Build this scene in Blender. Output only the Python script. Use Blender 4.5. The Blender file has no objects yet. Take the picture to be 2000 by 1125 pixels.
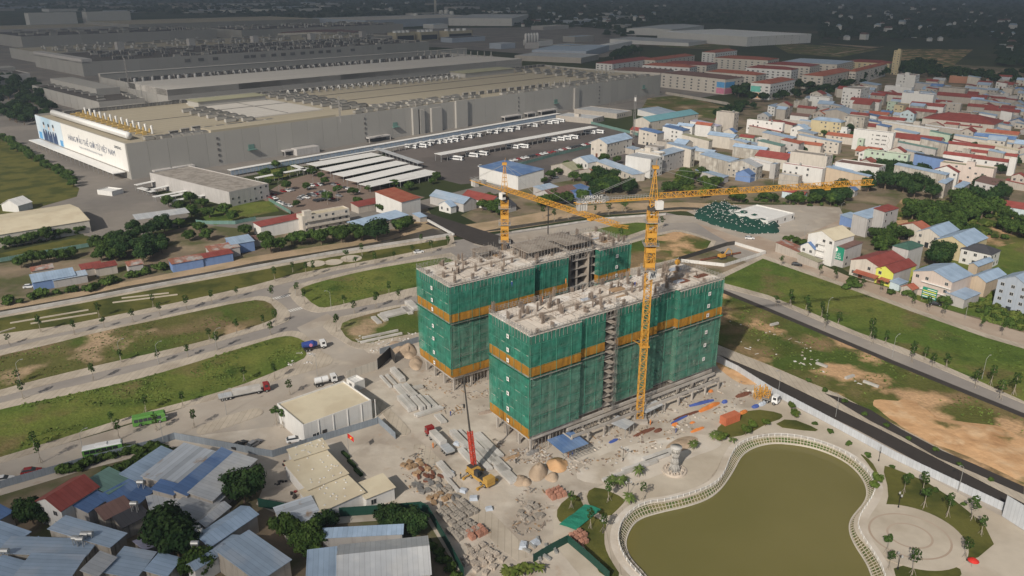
import bpy, math, random
from mathutils import Vector, noise as mnoise
rng = random.Random(7)
R = math.radians
SC = bpy.context.scene
# ---------------- camera, world, sun, exposure ----------------
HC, FP, TH = 120.0, 1550.0, R(20.75)
cam = bpy.data.objects.new('camera', bpy.data.cameras.new('camera'))
SC.collection.objects.link(cam)
cam.location = (0, 0, HC); cam.rotation_euler = (R(90) - TH, 0, 0)
cam.data.sensor_width = 36; cam.data.lens = 36 * FP / 2000
cam.data.clip_start = 1; cam.data.clip_end = 30000
SC.camera = cam
SUN_AZ, SUN_EL = 208.0, 35.0          # sun stands behind the camera, to its left
w = bpy.data.worlds.new('World'); SC.world = w; w.use_nodes = True
wn = w.node_tree.nodes; bg = wn['Background']
sky = wn.new('ShaderNodeTexSky'); sky.sky_type = 'NISHITA'; sky.sun_disc = False
sky.sun_elevation = R(SUN_EL); sky.sun_rotation = R(SUN_AZ)
sky.air_density = 1.0; sky.dust_density = 1.6
w.node_tree.links.new(sky.outputs[0], bg.inputs[0]); bg.inputs[1].default_value = 0.09
sl = bpy.data.lights.new('sun', 'SUN'); sl.energy = 4.0; sl.angle = R(0.6); sl.color = (1, 0.93, 0.82)
so = bpy.data.objects.new('sun', sl); SC.collection.objects.link(so)
SUND = Vector((math.sin(R(SUN_AZ)) * math.cos(R(SUN_EL)), math.cos(R(SUN_AZ)) * math.cos(R(SUN_EL)), math.sin(R(SUN_EL))))
so.rotation_euler = SUND.to_track_quat('Z', 'Y').to_euler(); so.location = SUND * 300
SC.view_settings.view_transform = 'Standard'; SC.view_settings.look = 'None'
SC.view_settings.exposure = 0.0; SC.view_settings.gamma = 1
SC.render.engine = 'CYCLES'
# ---------------- helpers ----------------
COL = SC.collection
CT, ST = math.cos(TH), math.sin(TH)
def P(px, py, z=0.0):
    """point of the plane at height z that is seen at photo pixel (px,py)"""
    v = (py - 562.5) / FP; h = HC - z
    d = ST + v * CT
    return Vector(((px - 1000) / FP * h / d, h * (CT - v * ST) / d, z))
def azv(az): return Vector((math.sin(R(az)), math.cos(R(az)), 0))
def rz_of(az): return R(90 - az)      # rotation that lays local x along compass azimuth az
class MB:
    def __init__(s): s.v = []; s.f = []; s.m = []; s.mi = 0
    def add(s, vs, fs):
        o = len(s.v); s.v += [tuple(p) for p in vs]
        for f in fs: s.f.append([i + o for i in f]); s.m.append(s.mi)
        return s
    def hexa(s, p):      # 8 points: bottom 4 then top 4
        return s.add(p, [(3,2,1,0),(4,5,6,7),(0,1,5,4),(1,2,6,5),(2,3,7,6),(3,0,4,7)])
    def box(s, x0, x1, y0, y1, z0, z1):
        return s.hexa([(x0,y0,z0),(x1,y0,z0),(x1,y1,z0),(x0,y1,z0),(x0,y0,z1),(x1,y0,z1),(x1,y1,z1),(x0,y1,z1)])
    def cbox(s, c, sx, sy, sz, rz=0.0, tilt=0.0):
        a, b = math.cos(rz), math.sin(rz); q = []
        for z in (0, 1):
            for x, y in ((-.5,-.5),(.5,-.5),(.5,.5),(-.5,.5)):
                X, Y = x*sx, y*sy
                q.append((c[0]+X*a-Y*b, c[1]+X*b+Y*a, c[2]+z*sz+X*tilt))
        return s.hexa(q)
    def prism(s, poly, z0, z1):
        n = len(poly); area = sum(poly[i][0]*poly[(i+1)%n][1]-poly[(i+1)%n][0]*poly[i][1] for i in range(n))
        if area < 0: poly = poly[::-1]
        vs = [(p[0],p[1],z0) for p in poly] + [(p[0],p[1],z1) for p in poly]
        return s.add(vs, [list(range(n))[::-1], list(range(n,2*n))] + [(i,(i+1)%n,n+(i+1)%n,n+i) for i in range(n)])
    def bar(s, p, q, r, n=4, r2=None, cap=True):
        p, q = Vector(p), Vector(q); d = q - p
        if d.length < 1e-6: return s
        d.normalize(); u = d.cross(Vector((0,0,1)) if abs(d.z) < .95 else Vector((1,0,0))).normalized(); w_ = d.cross(u)
        r2 = r if r2 is None else r2; vs = []
        for c, rr in ((p, r), (q, r2)):
            for i in range(n):
                a = 2*math.pi*(i+.5)/n; vs.append(c + u*(rr*math.cos(a)) + w_*(rr*math.sin(a)))
        fs = [(i,n+i,n+(i+1)%n,(i+1)%n)[::-1] for i in range(n)]
        if cap: fs += [tuple(range(n))[::-1], tuple(range(n,2*n))]
        return s.add(vs, fs)
    def path(s, pts, r, n=4):
        for a, b in zip(pts, pts[1:]): s.bar(a, b, r, n)
        return s
    def lathe(s, prof, n=16, c=(0,0,0)):
        vs = [(c[0]+r*math.cos(2*math.pi*i/n), c[1]+r*math.sin(2*math.pi*i/n), c[2]+z) for r, z in prof for i in range(n)]
        fs = [(k*n+i, k*n+(i+1)%n, (k+1)*n+(i+1)%n, (k+1)*n+i) for k in range(len(prof)-1) for i in range(n)]
        return s.add(vs, fs + [tuple(range(n))[::-1], tuple(range((len(prof)-1)*n, len(prof)*n))])
    def quad(s, a, b, c, d): return s.add([a,b,c,d], [(0,1,2,3)])
    def mesh(s, name, mats, smooth=False):
        me = bpy.data.meshes.new(name); me.from_pydata(s.v, [], s.f)
        for m in (mats if isinstance(mats, (list, tuple)) else [mats]): me.materials.append(m)
        if max(s.m, default=0): me.polygons.foreach_set('material_index', s.m)
        if smooth: me.polygons.foreach_set('use_smooth', [True]*len(s.f))
        me.update(); return me
def props(o, label=None, cat=None, group=None, kind=None):
    if label: o['label'] = label
    if cat: o['category'] = cat
    if group: o['group'] = group
    if kind: o['kind'] = kind
    return o
def link(name, data, parent=None, loc=(0,0,0), rz=0.0, sc=None):
    o = bpy.data.objects.new(name, data); COL.objects.link(o)
    o.location = loc; o.rotation_euler = (0,0,rz)
    if sc: o.scale = sc
    if parent: o.parent = parent
    return o
def thing(name, label, cat, loc=(0,0,0), rz=0.0, group=None):
    o = link(name, None, None, loc, rz); o.empty_display_size = .3
    return props(o, label, cat, group)
def part(name, mb, mats, parent, smooth=False, **k):
    me = mb.mesh(name, mats, smooth) if isinstance(mb, MB) else mb
    return props(link(name, me, parent), **k)
def solo(name, mb, mats, label, cat, group=None, loc=(0,0,0), rz=0.0, smooth=False, kind=None):
    me = mb.mesh(name, mats, smooth) if isinstance(mb, MB) else mb
    return props(link(name, me, None, loc, rz), label, cat, group, kind)
def kids(o, cache={}):
    return CH.get(o.name, [])
def dup(root, loc, rz=0.0, label=None, group=None, sc=None):
    r = root.copy(); COL.objects.link(r); r.location = loc; r.rotation_euler = (0,0,rz)
    if label: r['label'] = label
    if group: r['group'] = group
    if sc: r.scale = (sc,sc,sc)
    for ch in root.children:
        c = ch.copy(); COL.objects.link(c); c.parent = r
        for g in ch.children:
            d = g.copy(); COL.objects.link(d); d.parent = c
    return r
# ---------------- materials ----------------
MATS = {}
def lin(c): return tuple(((x/255+.055)/1.055)**2.4 if x > 10 else x/3294 for x in c)
def mat(name, col, rough=.8, var=.12, scale=.5, sheet=None, streak=0.0, rand=.06, spec=.3, metal=0.0, col2=None, c2scale=.05, c2lo=.45, c2hi=.6, bump=0.0, bscale=2.0, trans=0.0):
    if name in MATS: return MATS[name]
    m = bpy.data.materials.new(name); m.use_nodes = True; nt = m.node_tree; N = nt.nodes; L = nt.links.new
    b = N['Principled BSDF']; b.inputs['Roughness'].default_value = rough
    b.inputs['Specular IOR Level'].default_value = spec; b.inputs['Metallic'].default_value = metal
    tc = N.new('ShaderNodeTexCoord'); co = tc.outputs['Object']
    def nz(s, det=4, vec=co):
        n = N.new('ShaderNodeTexNoise'); n.inputs['Scale'].default_value = s; n.inputs['Detail'].default_value = det
        L(vec, n.inputs['Vector']); return n.outputs['Fac']
    def mth(op, a, b_=None, c_=None):
        n = N.new('ShaderNodeMath'); n.operation = op
        for i, x in enumerate((a, b_, c_)):
            if x is None: continue
            if isinstance(x, (int, float)): n.inputs[i].default_value = x
            else: L(x, n.inputs[i])
        return n.outputs[0]
    def ramp(f, lo, hi):
        n = N.new('ShaderNodeMapRange'); n.inputs[1].default_value = lo; n.inputs[2].default_value = hi; L(f, n.inputs[0]); return n.outputs[0]
    base = N.new('ShaderNodeRGB'); base.outputs[0].default_value = (*col, 1); c = base.outputs[0]
    if col2:
        cs = col2 if isinstance(col2[0], (tuple, list)) else [(col2, c2scale, c2lo, c2hi)]
        for q, (cc, s_, lo, hi) in enumerate(cs):
            mx = N.new('ShaderNodeMix'); mx.data_type = 'RGBA'; L(c, mx.inputs['A']); mx.inputs['B'].default_value = (*cc, 1)
            sh = N.new('ShaderNodeVectorMath'); sh.operation = 'ADD'; L(co, sh.inputs[0]); sh.inputs[1].default_value = (31.7*q+5, 17.3*q, 0)
            L(ramp(nz(s_, 7, sh.outputs[0]), lo, hi), mx.inputs['Factor']); c = mx.outputs['Result']
    f = mth('ADD', mth('MULTIPLY', mth('SUBTRACT', nz(scale), .5), 2*var), 1.0)
    f = mth('ADD', f, mth('MULTIPLY', mth('SUBTRACT', nz(scale*.13, 3), .5), 1.6*var))
    if sheet:
        sp = N.new('ShaderNodeSeparateXYZ'); L(co, sp.inputs[0])
        ax, wd, am = sheet
        fl = mth('FLOOR', mth('DIVIDE', sp.outputs[ax], wd))
        wnz = N.new('ShaderNodeTexWhiteNoise'); wnz.noise_dimensions = '1D'; L(fl, wnz.inputs['W'])
        f = mth('ADD', f, mth('MULTIPLY', mth('SUBTRACT', wnz.outputs['Value'], .5), am))
        fr = mth('FRACT', mth('DIVIDE', sp.outputs[ax], wd))
        f = mth('MULTIPLY', f, mth('SUBTRACT', 1.0, mth('MULTIPLY', mth('GREATER_THAN', fr, .9), .22)))
    if streak:
        mp = N.new('ShaderNodeMapping'); mp.inputs['Scale'].default_value = (1.3, 1.3, .09); L(co, mp.inputs[0])
        f = mth('MULTIPLY', f, mth('SUBTRACT', 1.0, mth('MULTIPLY', ramp(nz(1.0, 5, mp.outputs[0]), .5, .75), streak)))
    if rand:
        oi = N.new('ShaderNodeObjectInfo')
        f = mth('MULTIPLY', f, mth('ADD', 1.0, mth('MULTIPLY', mth('SUBTRACT', oi.outputs['Random'], .5), 2*rand)))
    vm = N.new('ShaderNodeVectorMath'); vm.operation = 'SCALE'; L(c, vm.inputs[0]); L(f, vm.inputs['Scale'])
    L(vm.outputs[0], b.inputs['Base Color'])
    if bump:
        bp = N.new('ShaderNodeBump'); bp.inputs['Strength'].default_value = .8; bp.inputs['Distance'].default_value = bump
        L(nz(bscale, 6), bp.inputs['Height']); L(bp.outputs[0], b.inputs['Normal'])
    if trans:
        o = N['Material Output']; tr = N.new('ShaderNodeBsdfTransparent'); tl = N.new('ShaderNodeBsdfTranslucent'); L(vm.outputs[0], tl.inputs[0])
        m1 = N.new('ShaderNodeMixShader'); m1.inputs[0].default_value = .25; L(b.outputs[0], m1.inputs[1]); L(tl.outputs[0], m1.inputs[2])
        m2 = N.new('ShaderNodeMixShader'); L(mth('MULTIPLY', ramp(nz(.22, 5), .3, .75), 2*trans), m2.inputs[0]); L(m1.outputs[0], m2.inputs[1]); L(tr.outputs[0], m2.inputs[2])
        L(m2.outputs[0], o.inputs['Surface'])
    MATS[name] = m; return m
M = dict(
 asphalt = mat('asphalt', (.265,.24,.22), .9, .12, .25, rand=0, col2=(.33,.295,.26), c2scale=.03, bump=.02),
 black_asphalt = mat('black_asphalt', (.045,.038,.034), .9, .2, .3, rand=0),
 dark_asphalt = mat('dark_asphalt', (.10,.088,.082), .9, .14, .2, rand=0, col2=(.14,.12,.11), c2scale=.02),
 campus = mat('campus_asphalt', (.185,.168,.152), .9, .14, .2, rand=0, col2=(.235,.21,.185), c2scale=.02),
 concrete_road = mat('concrete_road', (.40,.355,.305), .9, .10, .2, rand=0, col2=[((.33,.28,.23),.04,.45,.65),((.46,.40,.33),.11,.55,.7)]),
 dirt_yard = mat('dirt_yard', (.46,.402,.335), .95, .12, .3, rand=0, col2=[((.33,.28,.23),.05,.48,.66),((.54,.485,.415),.09,.5,.66),((.37,.275,.2),.17,.62,.74)], bump=.15, bscale=.5),
 pavement = mat('pavement', (.46,.40,.325), .9, .14, .6, sheet=(0,1.6,.10), rand=0, col2=(.37,.315,.25), c2scale=.08, bump=.02),
 paving = mat('paving_beige', (.50,.44,.36), .9, .1, .4, rand=0, col2=(.42,.36,.285), c2scale=.06),
 brickpave = mat('brick_paving', (.37,.285,.22), .9, .1, .4, rand=0, col2=(.42,.34,.27), c2scale=.06),
 redpave = mat('red_paving', (.205,.15,.12), .9, .15, .3, rand=0, col2=(.2,.15,.12), c2scale=.06),
 grass = mat('grass', (.085,.128,.024), .95, .45, .9, rand=0, spec=.1, col2=[((.14,.155,.036),.025,.42,.62),((.16,.125,.055),.05,.55,.68),((.048,.082,.016),.09,.57,.72)], bump=.35, bscale=1.2),
 lot_dry = mat('dry_grass', (.11,.11,.034), .95, .4, .8, rand=0, spec=.1, col2=[((.075,.108,.022),.035,.45,.58),((.19,.14,.075),.03,.5,.62),((.38,.275,.175),.045,.56,.65)], bump=.35, bscale=1.2),
 lot_sand = mat('sandy_grass', (.105,.11,.03), .95, .4, .8, rand=0, spec=.1, col2=[((.068,.10,.02),.03,.45,.58),((.22,.155,.08),.035,.5,.6),((.5,.32,.18),.05,.52,.6)], bump=.35, bscale=1.2),
 lawn = mat('lawn', (.115,.112,.03), .95, .22, .7, rand=0, spec=.1, col2=(.06,.07,.018), c2scale=.08, bump=.1),
 field = mat('far_field', (.05,.06,.022), .95, .3, .02, rand=0, spec=.1, col2=[((.03,.042,.016),.004,.42,.58),((.11,.085,.05),.003,.58,.66)]),
 dirt = mat('brown_dirt', (.19,.15,.105), .95, .2, .3, rand=0, spec=.1, col2=[((.10,.105,.045),.06,.45,.6),((.27,.21,.145),.04,.5,.65)], bump=.1),
 dust = mat('pale_dust', (.56,.50,.43), .95, .12, .3, rand=0, col2=[((.43,.37,.3),.08,.5,.65),((.64,.60,.55),.15,.55,.66)], bump=.05),
 weed = mat('weed', (.13,.175,.04), .9, .35, .6, rand=0, spec=.1, col2=(.075,.115,.025), c2scale=.06),
 seam = mat('net_seam', (.075,.28,.20), .8, .2, .6),
 sand = mat('orange_sand', (.56,.345,.185), .95, .14, .35, rand=0, spec=.1, col2=[((.42,.24,.12),.09,.5,.68),((.62,.43,.26),.2,.5,.7),((.15,.13,.045),.07,.6,.66)], bump=.4, bscale=.5),
 heap = mat('sand_heap', (.45,.345,.25), .95, .12, .5, spec=.1, col2=(.37,.28,.2), c2scale=.3, bump=.2, bscale=1),
 bank = mat('bare_bank', (.42,.31,.205), .95, .15, .3, rand=0, spec=.1, col2=(.33,.25,.155), c2scale=.06, bump=.2),
 canal = mat('canal_water', (.06,.05,.035), .3, .2, .2, rand=0),
 concrete = mat('concrete', (.42,.385,.345), .9, .16, .5, col2=(.33,.295,.26), c2scale=.15, streak=.15),
 slab = mat('fresh_slab', (.60,.535,.465), .9, .13, .5, sheet=(0,2.4,.08), col2=[((.44,.375,.31),.12,.52,.66),((.70,.66,.61),.2,.5,.62)]),
 rawconc = mat('raw_concrete', (.34,.295,.25), .9, .2, .8, col2=(.25,.21,.175), c2scale=.3, streak=.3),
 precast = mat('precast', (.50,.48,.455), .85, .1, .6, col2=(.42,.40,.37), c2scale=.25, rand=.1),
 white = mat('white_paint', (.72,.70,.67), .6, .06, .4, streak=.06, rand=.03),
 whitewall = mat('white_wall', (.62,.605,.58), .8, .08, .4, streak=.12, rand=.05),
 cream = mat('cream_wall', (.52,.475,.415), .85, .1, .4, streak=.2, rand=.06),
 beige = mat('beige_wall', (.40,.36,.315), .85, .12, .4, streak=.25, rand=.08),
 grey = mat('grey_wall', (.42,.40,.385), .85, .1, .4, streak=.2, rand=.08),
 aged = mat('aged_wall', (.36,.325,.28), .9, .2, .6, streak=.55, rand=.08, col2=(.46,.43,.38), c2scale=.3),
 yellow = mat('yellow_wall', (.50,.42,.26), .85, .08, .4, streak=.15),
 lime = mat('lime_wall', (.60,.62,.12), .8, .06, .4, streak=.08),
 mint = mat('mint_wall', (.40,.48,.38), .85, .08, .4, streak=.15),
 pink = mat('pink_wall', (.54,.455,.405), .85, .08, .4, streak=.15),
 bluewall = mat('blue_wall', (.15,.23,.42), .8, .1, .4, streak=.15),
 cyanwall = mat('pale_cyan_wall', (.48,.57,.60), .85, .1, .4, streak=.2),
 brickwall = mat('brick_wall', (.40,.20,.13), .9, .15, .8),
 tan = mat('tan_wall', (.46,.37,.275), .85, .1, .4, streak=.15),
 bluegrey = mat('blue_grey_wall', (.36,.40,.46), .85, .1, .4, streak=.15),
 roof_red = mat('red_roof', (.25,.062,.052), .6, .14, .6, sheet=(0,1.1,.12), rand=.12, col2=(.22,.05,.04), c2scale=.25),
 roof_orange = mat('orange_roof', (.34,.115,.07), .65, .14, .6, sheet=(0,1.1,.1), rand=.1, col2=(.31,.085,.05), c2scale=.25),
 roof_blue = mat('blue_roof', (.095,.17,.34), .45, .12, .5, sheet=(0,1.1,.14), rand=.12, col2=(.16,.24,.4), c2scale=.15),
 roof_lblue = mat('pale_blue_roof', (.33,.43,.56), .45, .1, .5, sheet=(0,1.1,.12), rand=.1, col2=(.28,.37,.49), c2scale=.2),
 roof_slate = mat('slate_blue_roof', (.29,.37,.47), .5, .12, .5, sheet=(0,1.1,.10), rand=.12, col2=(.35,.41,.49), c2scale=.15),
 roof_green = mat('green_roof', (.14,.24,.21), .5, .12, .5, sheet=(0,1.1,.1), rand=.1),
 roof_dgreen = mat('dark_green_roof', (.05,.11,.085), .6, .12, .5, sheet=(0,1.1,.1), rand=.1),
 roof_dark = mat('dark_roof', (.06,.06,.068), .6, .15, .5, sheet=(0,1.1,.1), rand=.1),
 roof_brown = mat('brown_roof', (.17,.10,.085), .7, .15, .5, sheet=(0,1.1,.12), rand=.1),
 roof_white = mat('white_roof', (.74,.73,.71), .5, .08, .5, sheet=(0,1.1,.08), rand=.05),
 roof_grey = mat('grey_roof', (.40,.415,.435), .5, .12, .5, sheet=(0,1.1,.10), rand=.1, col2=(.46,.465,.47), c2scale=.2),
 roof_worn = mat('worn_sheet_roof', (.44,.475,.52), .5, .12, .4, sheet=(1,1.3,.35), rand=.06, col2=(.33,.25,.19), c2scale=.3, c2lo=.6, c2hi=.7),
 roof_tan = mat('tan_roof', (.59,.52,.385), .7, .07, .4, rand=.04, col2=(.53,.455,.33), c2scale=.12),
 roof_olive = mat('olive_roof', (.31,.30,.20), .7, .12, .4, sheet=(0,1.1,.1)),
 roof_teal = mat('teal_roof', (.14,.30,.34), .5, .1, .4, sheet=(0,1.1,.1)),
 roof_conc = mat('flat_roof_concrete', (.30,.27,.24), .9, .2, .6, col2=(.22,.195,.17), c2scale=.3, rand=.12),
 roof_rust = mat('rusty_roof', (.29,.12,.08), .8, .2, .6, sheet=(0,1.1,.25), rand=.1, col2=(.36,.33,.31), c2scale=.25),
 factory_wall = mat('factory_panel', (.34,.325,.30), .7, .05, .1, rand=.05, streak=.05),
 factory_roof = mat('factory_roof', (.36,.315,.235), .8, .06, .05, sheet=(1,9.0,.05), rand=.03),
 factory_pale = mat('factory_pale_roof', (.50,.47,.43), .8, .06, .05, sheet=(1,9.0,.05), rand=.03),
 factory_dark = mat('factory_dark_roof', (.09,.08,.072), .9, .2, .1, rand=.1),
 equip = mat('roof_equipment', (.30,.285,.26), .6, .15, .5, rand=.25),
 equip_dark = mat('roof_equipment_dark', (.13,.125,.12), .7, .15, .5, rand=.25),
 duct = mat('pale_duct', (.46,.45,.43), .5, .1, .5, rand=.15),
 coolbeige = mat('cooling_beige', (.42,.37,.26), .7, .1, .3),
 ochre = mat('ochre_duct', (.50,.35,.13), .6, .15, .8, rand=.1),
 crane = mat('crane_yellow', (.55,.28,.045), .5, .12, .8, rand=.03, spec=.4),
 crane_dusty = mat('dusty_yellow', (.42,.25,.06), .6, .2, 1.2),
 crane_red = mat('crane_red', (.50,.06,.035), .5, .15, .8),
 steel = mat('steel', (.25,.24,.23), .5, .2, 1, rand=.15, metal=.3),
 darksteel = mat('dark_steel', (.06,.055,.05), .6, .2, 1),
 galv = mat('galvanised', (.45,.45,.44), .45, .1, 1, metal=.5, rand=.08),
 rust = mat('rust', (.16,.065,.04), .9, .2, 1, rand=.15),
 rebar = mat('rebar', (.27,.215,.175), .9, .25, 1.5, rand=.15),
 scaffold = mat('scaffold', (.30,.28,.26), .7, .2, 1, rand=.1),
 wood = mat('formwork_wood', (.33,.22,.13), .9, .25, 1, rand=.15),
 net = mat('green_netting', (.055,.24,.172), .75, .22, .3, rand=.05, spec=.15, trans=.20, streak=.12, col2=[((.07,.36,.255),.25,.5,.72),((.022,.19,.125),.4,.52,.7)], bump=.1, bscale=.9),
 net_old = mat('faded_netting', (.115,.26,.195), .75, .2, .3, rand=.05, spec=.15, trans=.30, streak=.12, col2=[((.16,.33,.25),.2,.5,.72),((.055,.19,.135),.35,.52,.7)], bump=.1, bscale=.9),
 net_flat = mat('green_net_sheet', (.02,.20,.13), .8, .2, .6, rand=.05, bump=.2, bscale=1.5),
 orange_net = mat('orange_netting', (.46,.225,.035), .75, .14, .4, rand=.06, spec=.15, trans=.06, streak=.2, bump=.06),
 fence_blue = mat('blue_grey_fence', (.22,.25,.285), .5, .12, .5, sheet=(0,.9,.1), rand=.06),
 fence_white = mat('pale_fence', (.47,.49,.52), .5, .1, .5, sheet=(0,.9,.1), rand=.05),
 fence_green = mat('dark_green_fence', (.012,.055,.04), .6, .15, .5, rand=.05),
 glass = mat('window_glass', (.035,.04,.045), .15, .1, .5, spec=.6, rand=.4),
 frame = mat('window_frame', (.5,.48,.45), .6, .05, .5),
 tyre = mat('tyre', (.02,.02,.02), .9, .1, 1),
 car_white = mat('white_car_paint', (.70,.70,.70), .25, .03, 1, spec=.5),
 car_grey = mat('grey_car_paint', (.25,.25,.26), .25, .03, 1, spec=.5),
 car_black = mat('black_car_paint', (.02,.02,.022), .2, .03, 1, spec=.5),
 car_red = mat('red_car_paint', (.25,.02,.02), .25, .03, 1, spec=.5),
 bus_green = mat('green_bus_paint', (.10,.26,.05), .4, .06, 1, spec=.5),
 truck_blue = mat('blue_truck_paint', (.03,.06,.25), .4, .1, 1, spec=.5),
 container = mat('container_orange', (.50,.15,.075), .6, .12, .6, sheet=(0,.5,.06)),
 tarp_orange = mat('orange_tarp', (.60,.20,.05), .6, .15, 1), tarp_blue = mat('blue_tarp', (.06,.10,.32), .6, .15, 1),
 tarp_pale = mat('pale_tarp', (.42,.46,.52), .5, .12, 1, bump=.15),
 bark = mat('bark', (.17,.125,.09), .95, .2, 2), stem = mat('pale_stem', (.30,.26,.21), .95, .2, 2),
 leaf = mat('leaf', (.036,.068,.014), .8, .4, .5, rand=.22, spec=.12, col2=(.065,.105,.022), c2scale=.35),
 leaf_dark = mat('dark_leaf', (.018,.042,.012), .8, .4, .5, rand=.2, spec=.12, col2=(.036,.066,.018), c2scale=.35),
 leaf_lite = mat('light_leaf', (.075,.115,.02), .8, .35, .5, rand=.2, spec=.12, col2=(.11,.135,.03), c2scale=.35),
 palm = mat('palm_frond', (.10,.14,.035), .75, .3, 1, rand=.15, spec=.2),
 forest = mat('far_forest', (.018,.034,.014), .9, .35, .03, rand=0, spec=.05, col2=(.03,.046,.02), c2scale=.01),
 stone = mat('stone', (.44,.38,.32), .9, .2, 1, rand=.15), brickpile = mat('brick_pile', (.40,.20,.14), .9, .2, 1.5, rand=.15),
 tilepile = mat('block_pile', (.33,.295,.255), .9, .2, 1.2, rand=.2),
 statue = mat('statue_stone', (.50,.48,.45), .8, .1, .8), black = mat('black_metal', (.02,.02,.02), .5, .1, 1),
 red = mat('flag_red', (.55,.03,.02), .7, .05, 1), flag_yellow = mat('flag_yellow', (.8,.6,.05), .7, .05, 1),
 sign_green = mat('sign_green', (.02,.22,.14), .5, .05, .5), ink = mat('sign_ink', (.05,.06,.08), .6, .02, 1), ink_pale = mat('sign_ink_pale', (.40,.42,.45), .6, .02, 1), ink_blue = mat('sign_ink_blue', (.12,.14,.20), .6, .02, 1),
 yellow_sign = mat('sign_yellow', (.75,.6,.08), .6, .03, 1),
 purple = mat('lavender_roof', (.36,.36,.48), .5, .1, .5, sheet=(0,1.1,.1)),
 mur_blue = mat('mural_blue', (.10,.30,.55), .8, .2, .4), mur_pink = mat('mural_pink', (.60,.22,.32), .8, .2, .4), mur_teal = mat('mural_teal', (.15,.48,.40), .8, .2, .4), mur_peach = mat('mural_peach', (.65,.40,.25), .8, .2, .4),
 poster_bg = mat('poster_pale_blue', (.55,.63,.70), .6, .1, .05, rand=0, col2=(.36,.5,.62), c2scale=.03), poster_navy = mat('poster_navy', (.035,.06,.13), .6, .1, .2), poster_skin = mat('poster_skin', (.62,.50,.42), .6, .05, .3), poster_shirt = mat('poster_pale', (.62,.66,.70), .6, .05, .3),
)
def water_mat():
    m = mat('pond_water', (.148,.134,.043), .12, .05, .02, rand=0, spec=.35, col2=(.17,.15,.053), c2scale=.015)
    nt = m.node_tree; b = nt.nodes['Principled BSDF']; n = nt.nodes.new('ShaderNodeTexNoise'); n.inputs['Scale'].default_value = .5
    tc = nt.nodes.new('ShaderNodeTexCoord'); nt.links.new(tc.outputs['Object'], n.inputs['Vector'])
    bp = nt.nodes.new('ShaderNodeBump'); bp.inputs['Strength'].default_value = .25; bp.inputs['Distance'].default_value = .03
    nt.links.new(n.outputs['Fac'], bp.inputs['Height']); nt.links.new(bp.outputs[0], b.inputs['Normal']); return m
M['water'] = water_mat()
def smooth_poly(pts, it=2, closed=True):
    for _ in range(it):
        q = []; n = len(pts)
        for i in range(n if closed else n-1):
            a, b = pts[i], pts[(i+1) % n]
            q += [a*.75+b*.25, a*.25+b*.75]
        pts = q if closed else [pts[0]] + q + [pts[-1]]
    return pts
def sheet(name, px, z, m, thick=None, sm=0, kind='structure', lab=None, cat=None):
    pts = [P(x, y, z) for x, y in px]
    if sm: pts = smooth_poly(pts, sm)
    b = MB().prism([(p.x, p.y) for p in pts], z-(thick if thick else .02), z)
    return props(link(name, b.mesh(name, M[m])), lab, cat, None, kind)
# ---------------- ground, roads, lots, pond ----------------
g = MB()
# one sheet to the horizon, with the pond cut out by keeping it a separate near ring
G0 = -9000; G1 = 9000
POND_TOP = [(1500,850),(1443,865),(1425,896),(1415,926),(1393,951),(1317,977),(1253,984),(1218,1012),(1206,1043),(1210,1073),(1228,1103),(1256,1130),(1300,1200),(1420,1300),(1600,1300),(1740,1200),(1730,1125),(1710,1086),(1682,1048),(1672,1017),(1708,967),(1710,941),(1677,903),(1627,873),(1563,854)]
POND_W = [(1500,865),(1451,883),(1431,924),(1400,967),(1355,987),(1284,1002),(1243,1015),(1225,1043),(1220,1068),(1233,1096),(1263,1125),(1310,1195),(1425,1290),(1595,1290),(1720,1190),(1703,1125),(1692,1098),(1667,1063),(1656,1032),(1662,1012),(1690,982),(1695,959),(1682,929),(1652,901),(1601,878),(1551,868)]
WZ = -1.6
ptop = smooth_poly([P(x,y,.12) for x,y in POND_TOP], 2)
pwat = smooth_poly([P(x,y,WZ) for x,y in POND_W], 2)
# ground as a ring of quads around a rectangle that holds the park, so the pond can sit below ground level
xs0, xs1 = min(p.x for p in ptop)-22, max(p.x for p in ptop)+32
ys0, ys1 = min(p.y for p in ptop)-14, max(p.y for p in ptop)+32
for (x0,x1,y0,y1) in ((G0,G1,ys1,14000),(G0,G1,-400,ys0),(G0,xs0,ys0,ys1),(xs1,G1,ys0,ys1)):
    g.quad((x0,y0,0),(x1,y0,0),(x1,y1,0),(x0,y1,0))
props(link('ground', g.mesh('ground', M['field'])), kind='structure')
# park paving: rectangle with the pond outline cut out (bridge to an n-gon with a slit)
def ring(name, outer, inner, z, m):
    # triangulated annulus through bmesh-free ear clipping: keyhole polygon
    o = [Vector((a,b,z)) for a,b in outer]
    i = [Vector((p.x,p.y,z)) for p in inner]
    ar = sum(i[k].x*i[(k+1)%len(i)].y - i[(k+1)%len(i)].x*i[k].y for k in range(len(i)))
    if ar > 0: i = i[::-1]
    k0 = min(range(len(i)), key=lambda k: (i[k]-o[0]).length)
    i = i[k0:] + i[:k0+1]
    from mathutils.geometry import tessellate_polygon
    pts = o + i[:-1]
    tris = tessellate_polygon([o, i[:-1]])
    b = MB(); b.add(pts, [t for t in tris]); me = b.mesh(name, M[m]); return props(link(name, me), kind='structure')
ring('park_paving', [(xs0,ys0),(xs1,ys0),(xs1,ys1),(xs0,ys1)], ptop, .002, 'paving')
b = MB(); b.add([(p.x,p.y,WZ) for p in pwat], [list(range(len(pwat)))])
props(link('pond_water', b.mesh('pond_water', M['water'])), kind='structure')
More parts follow.
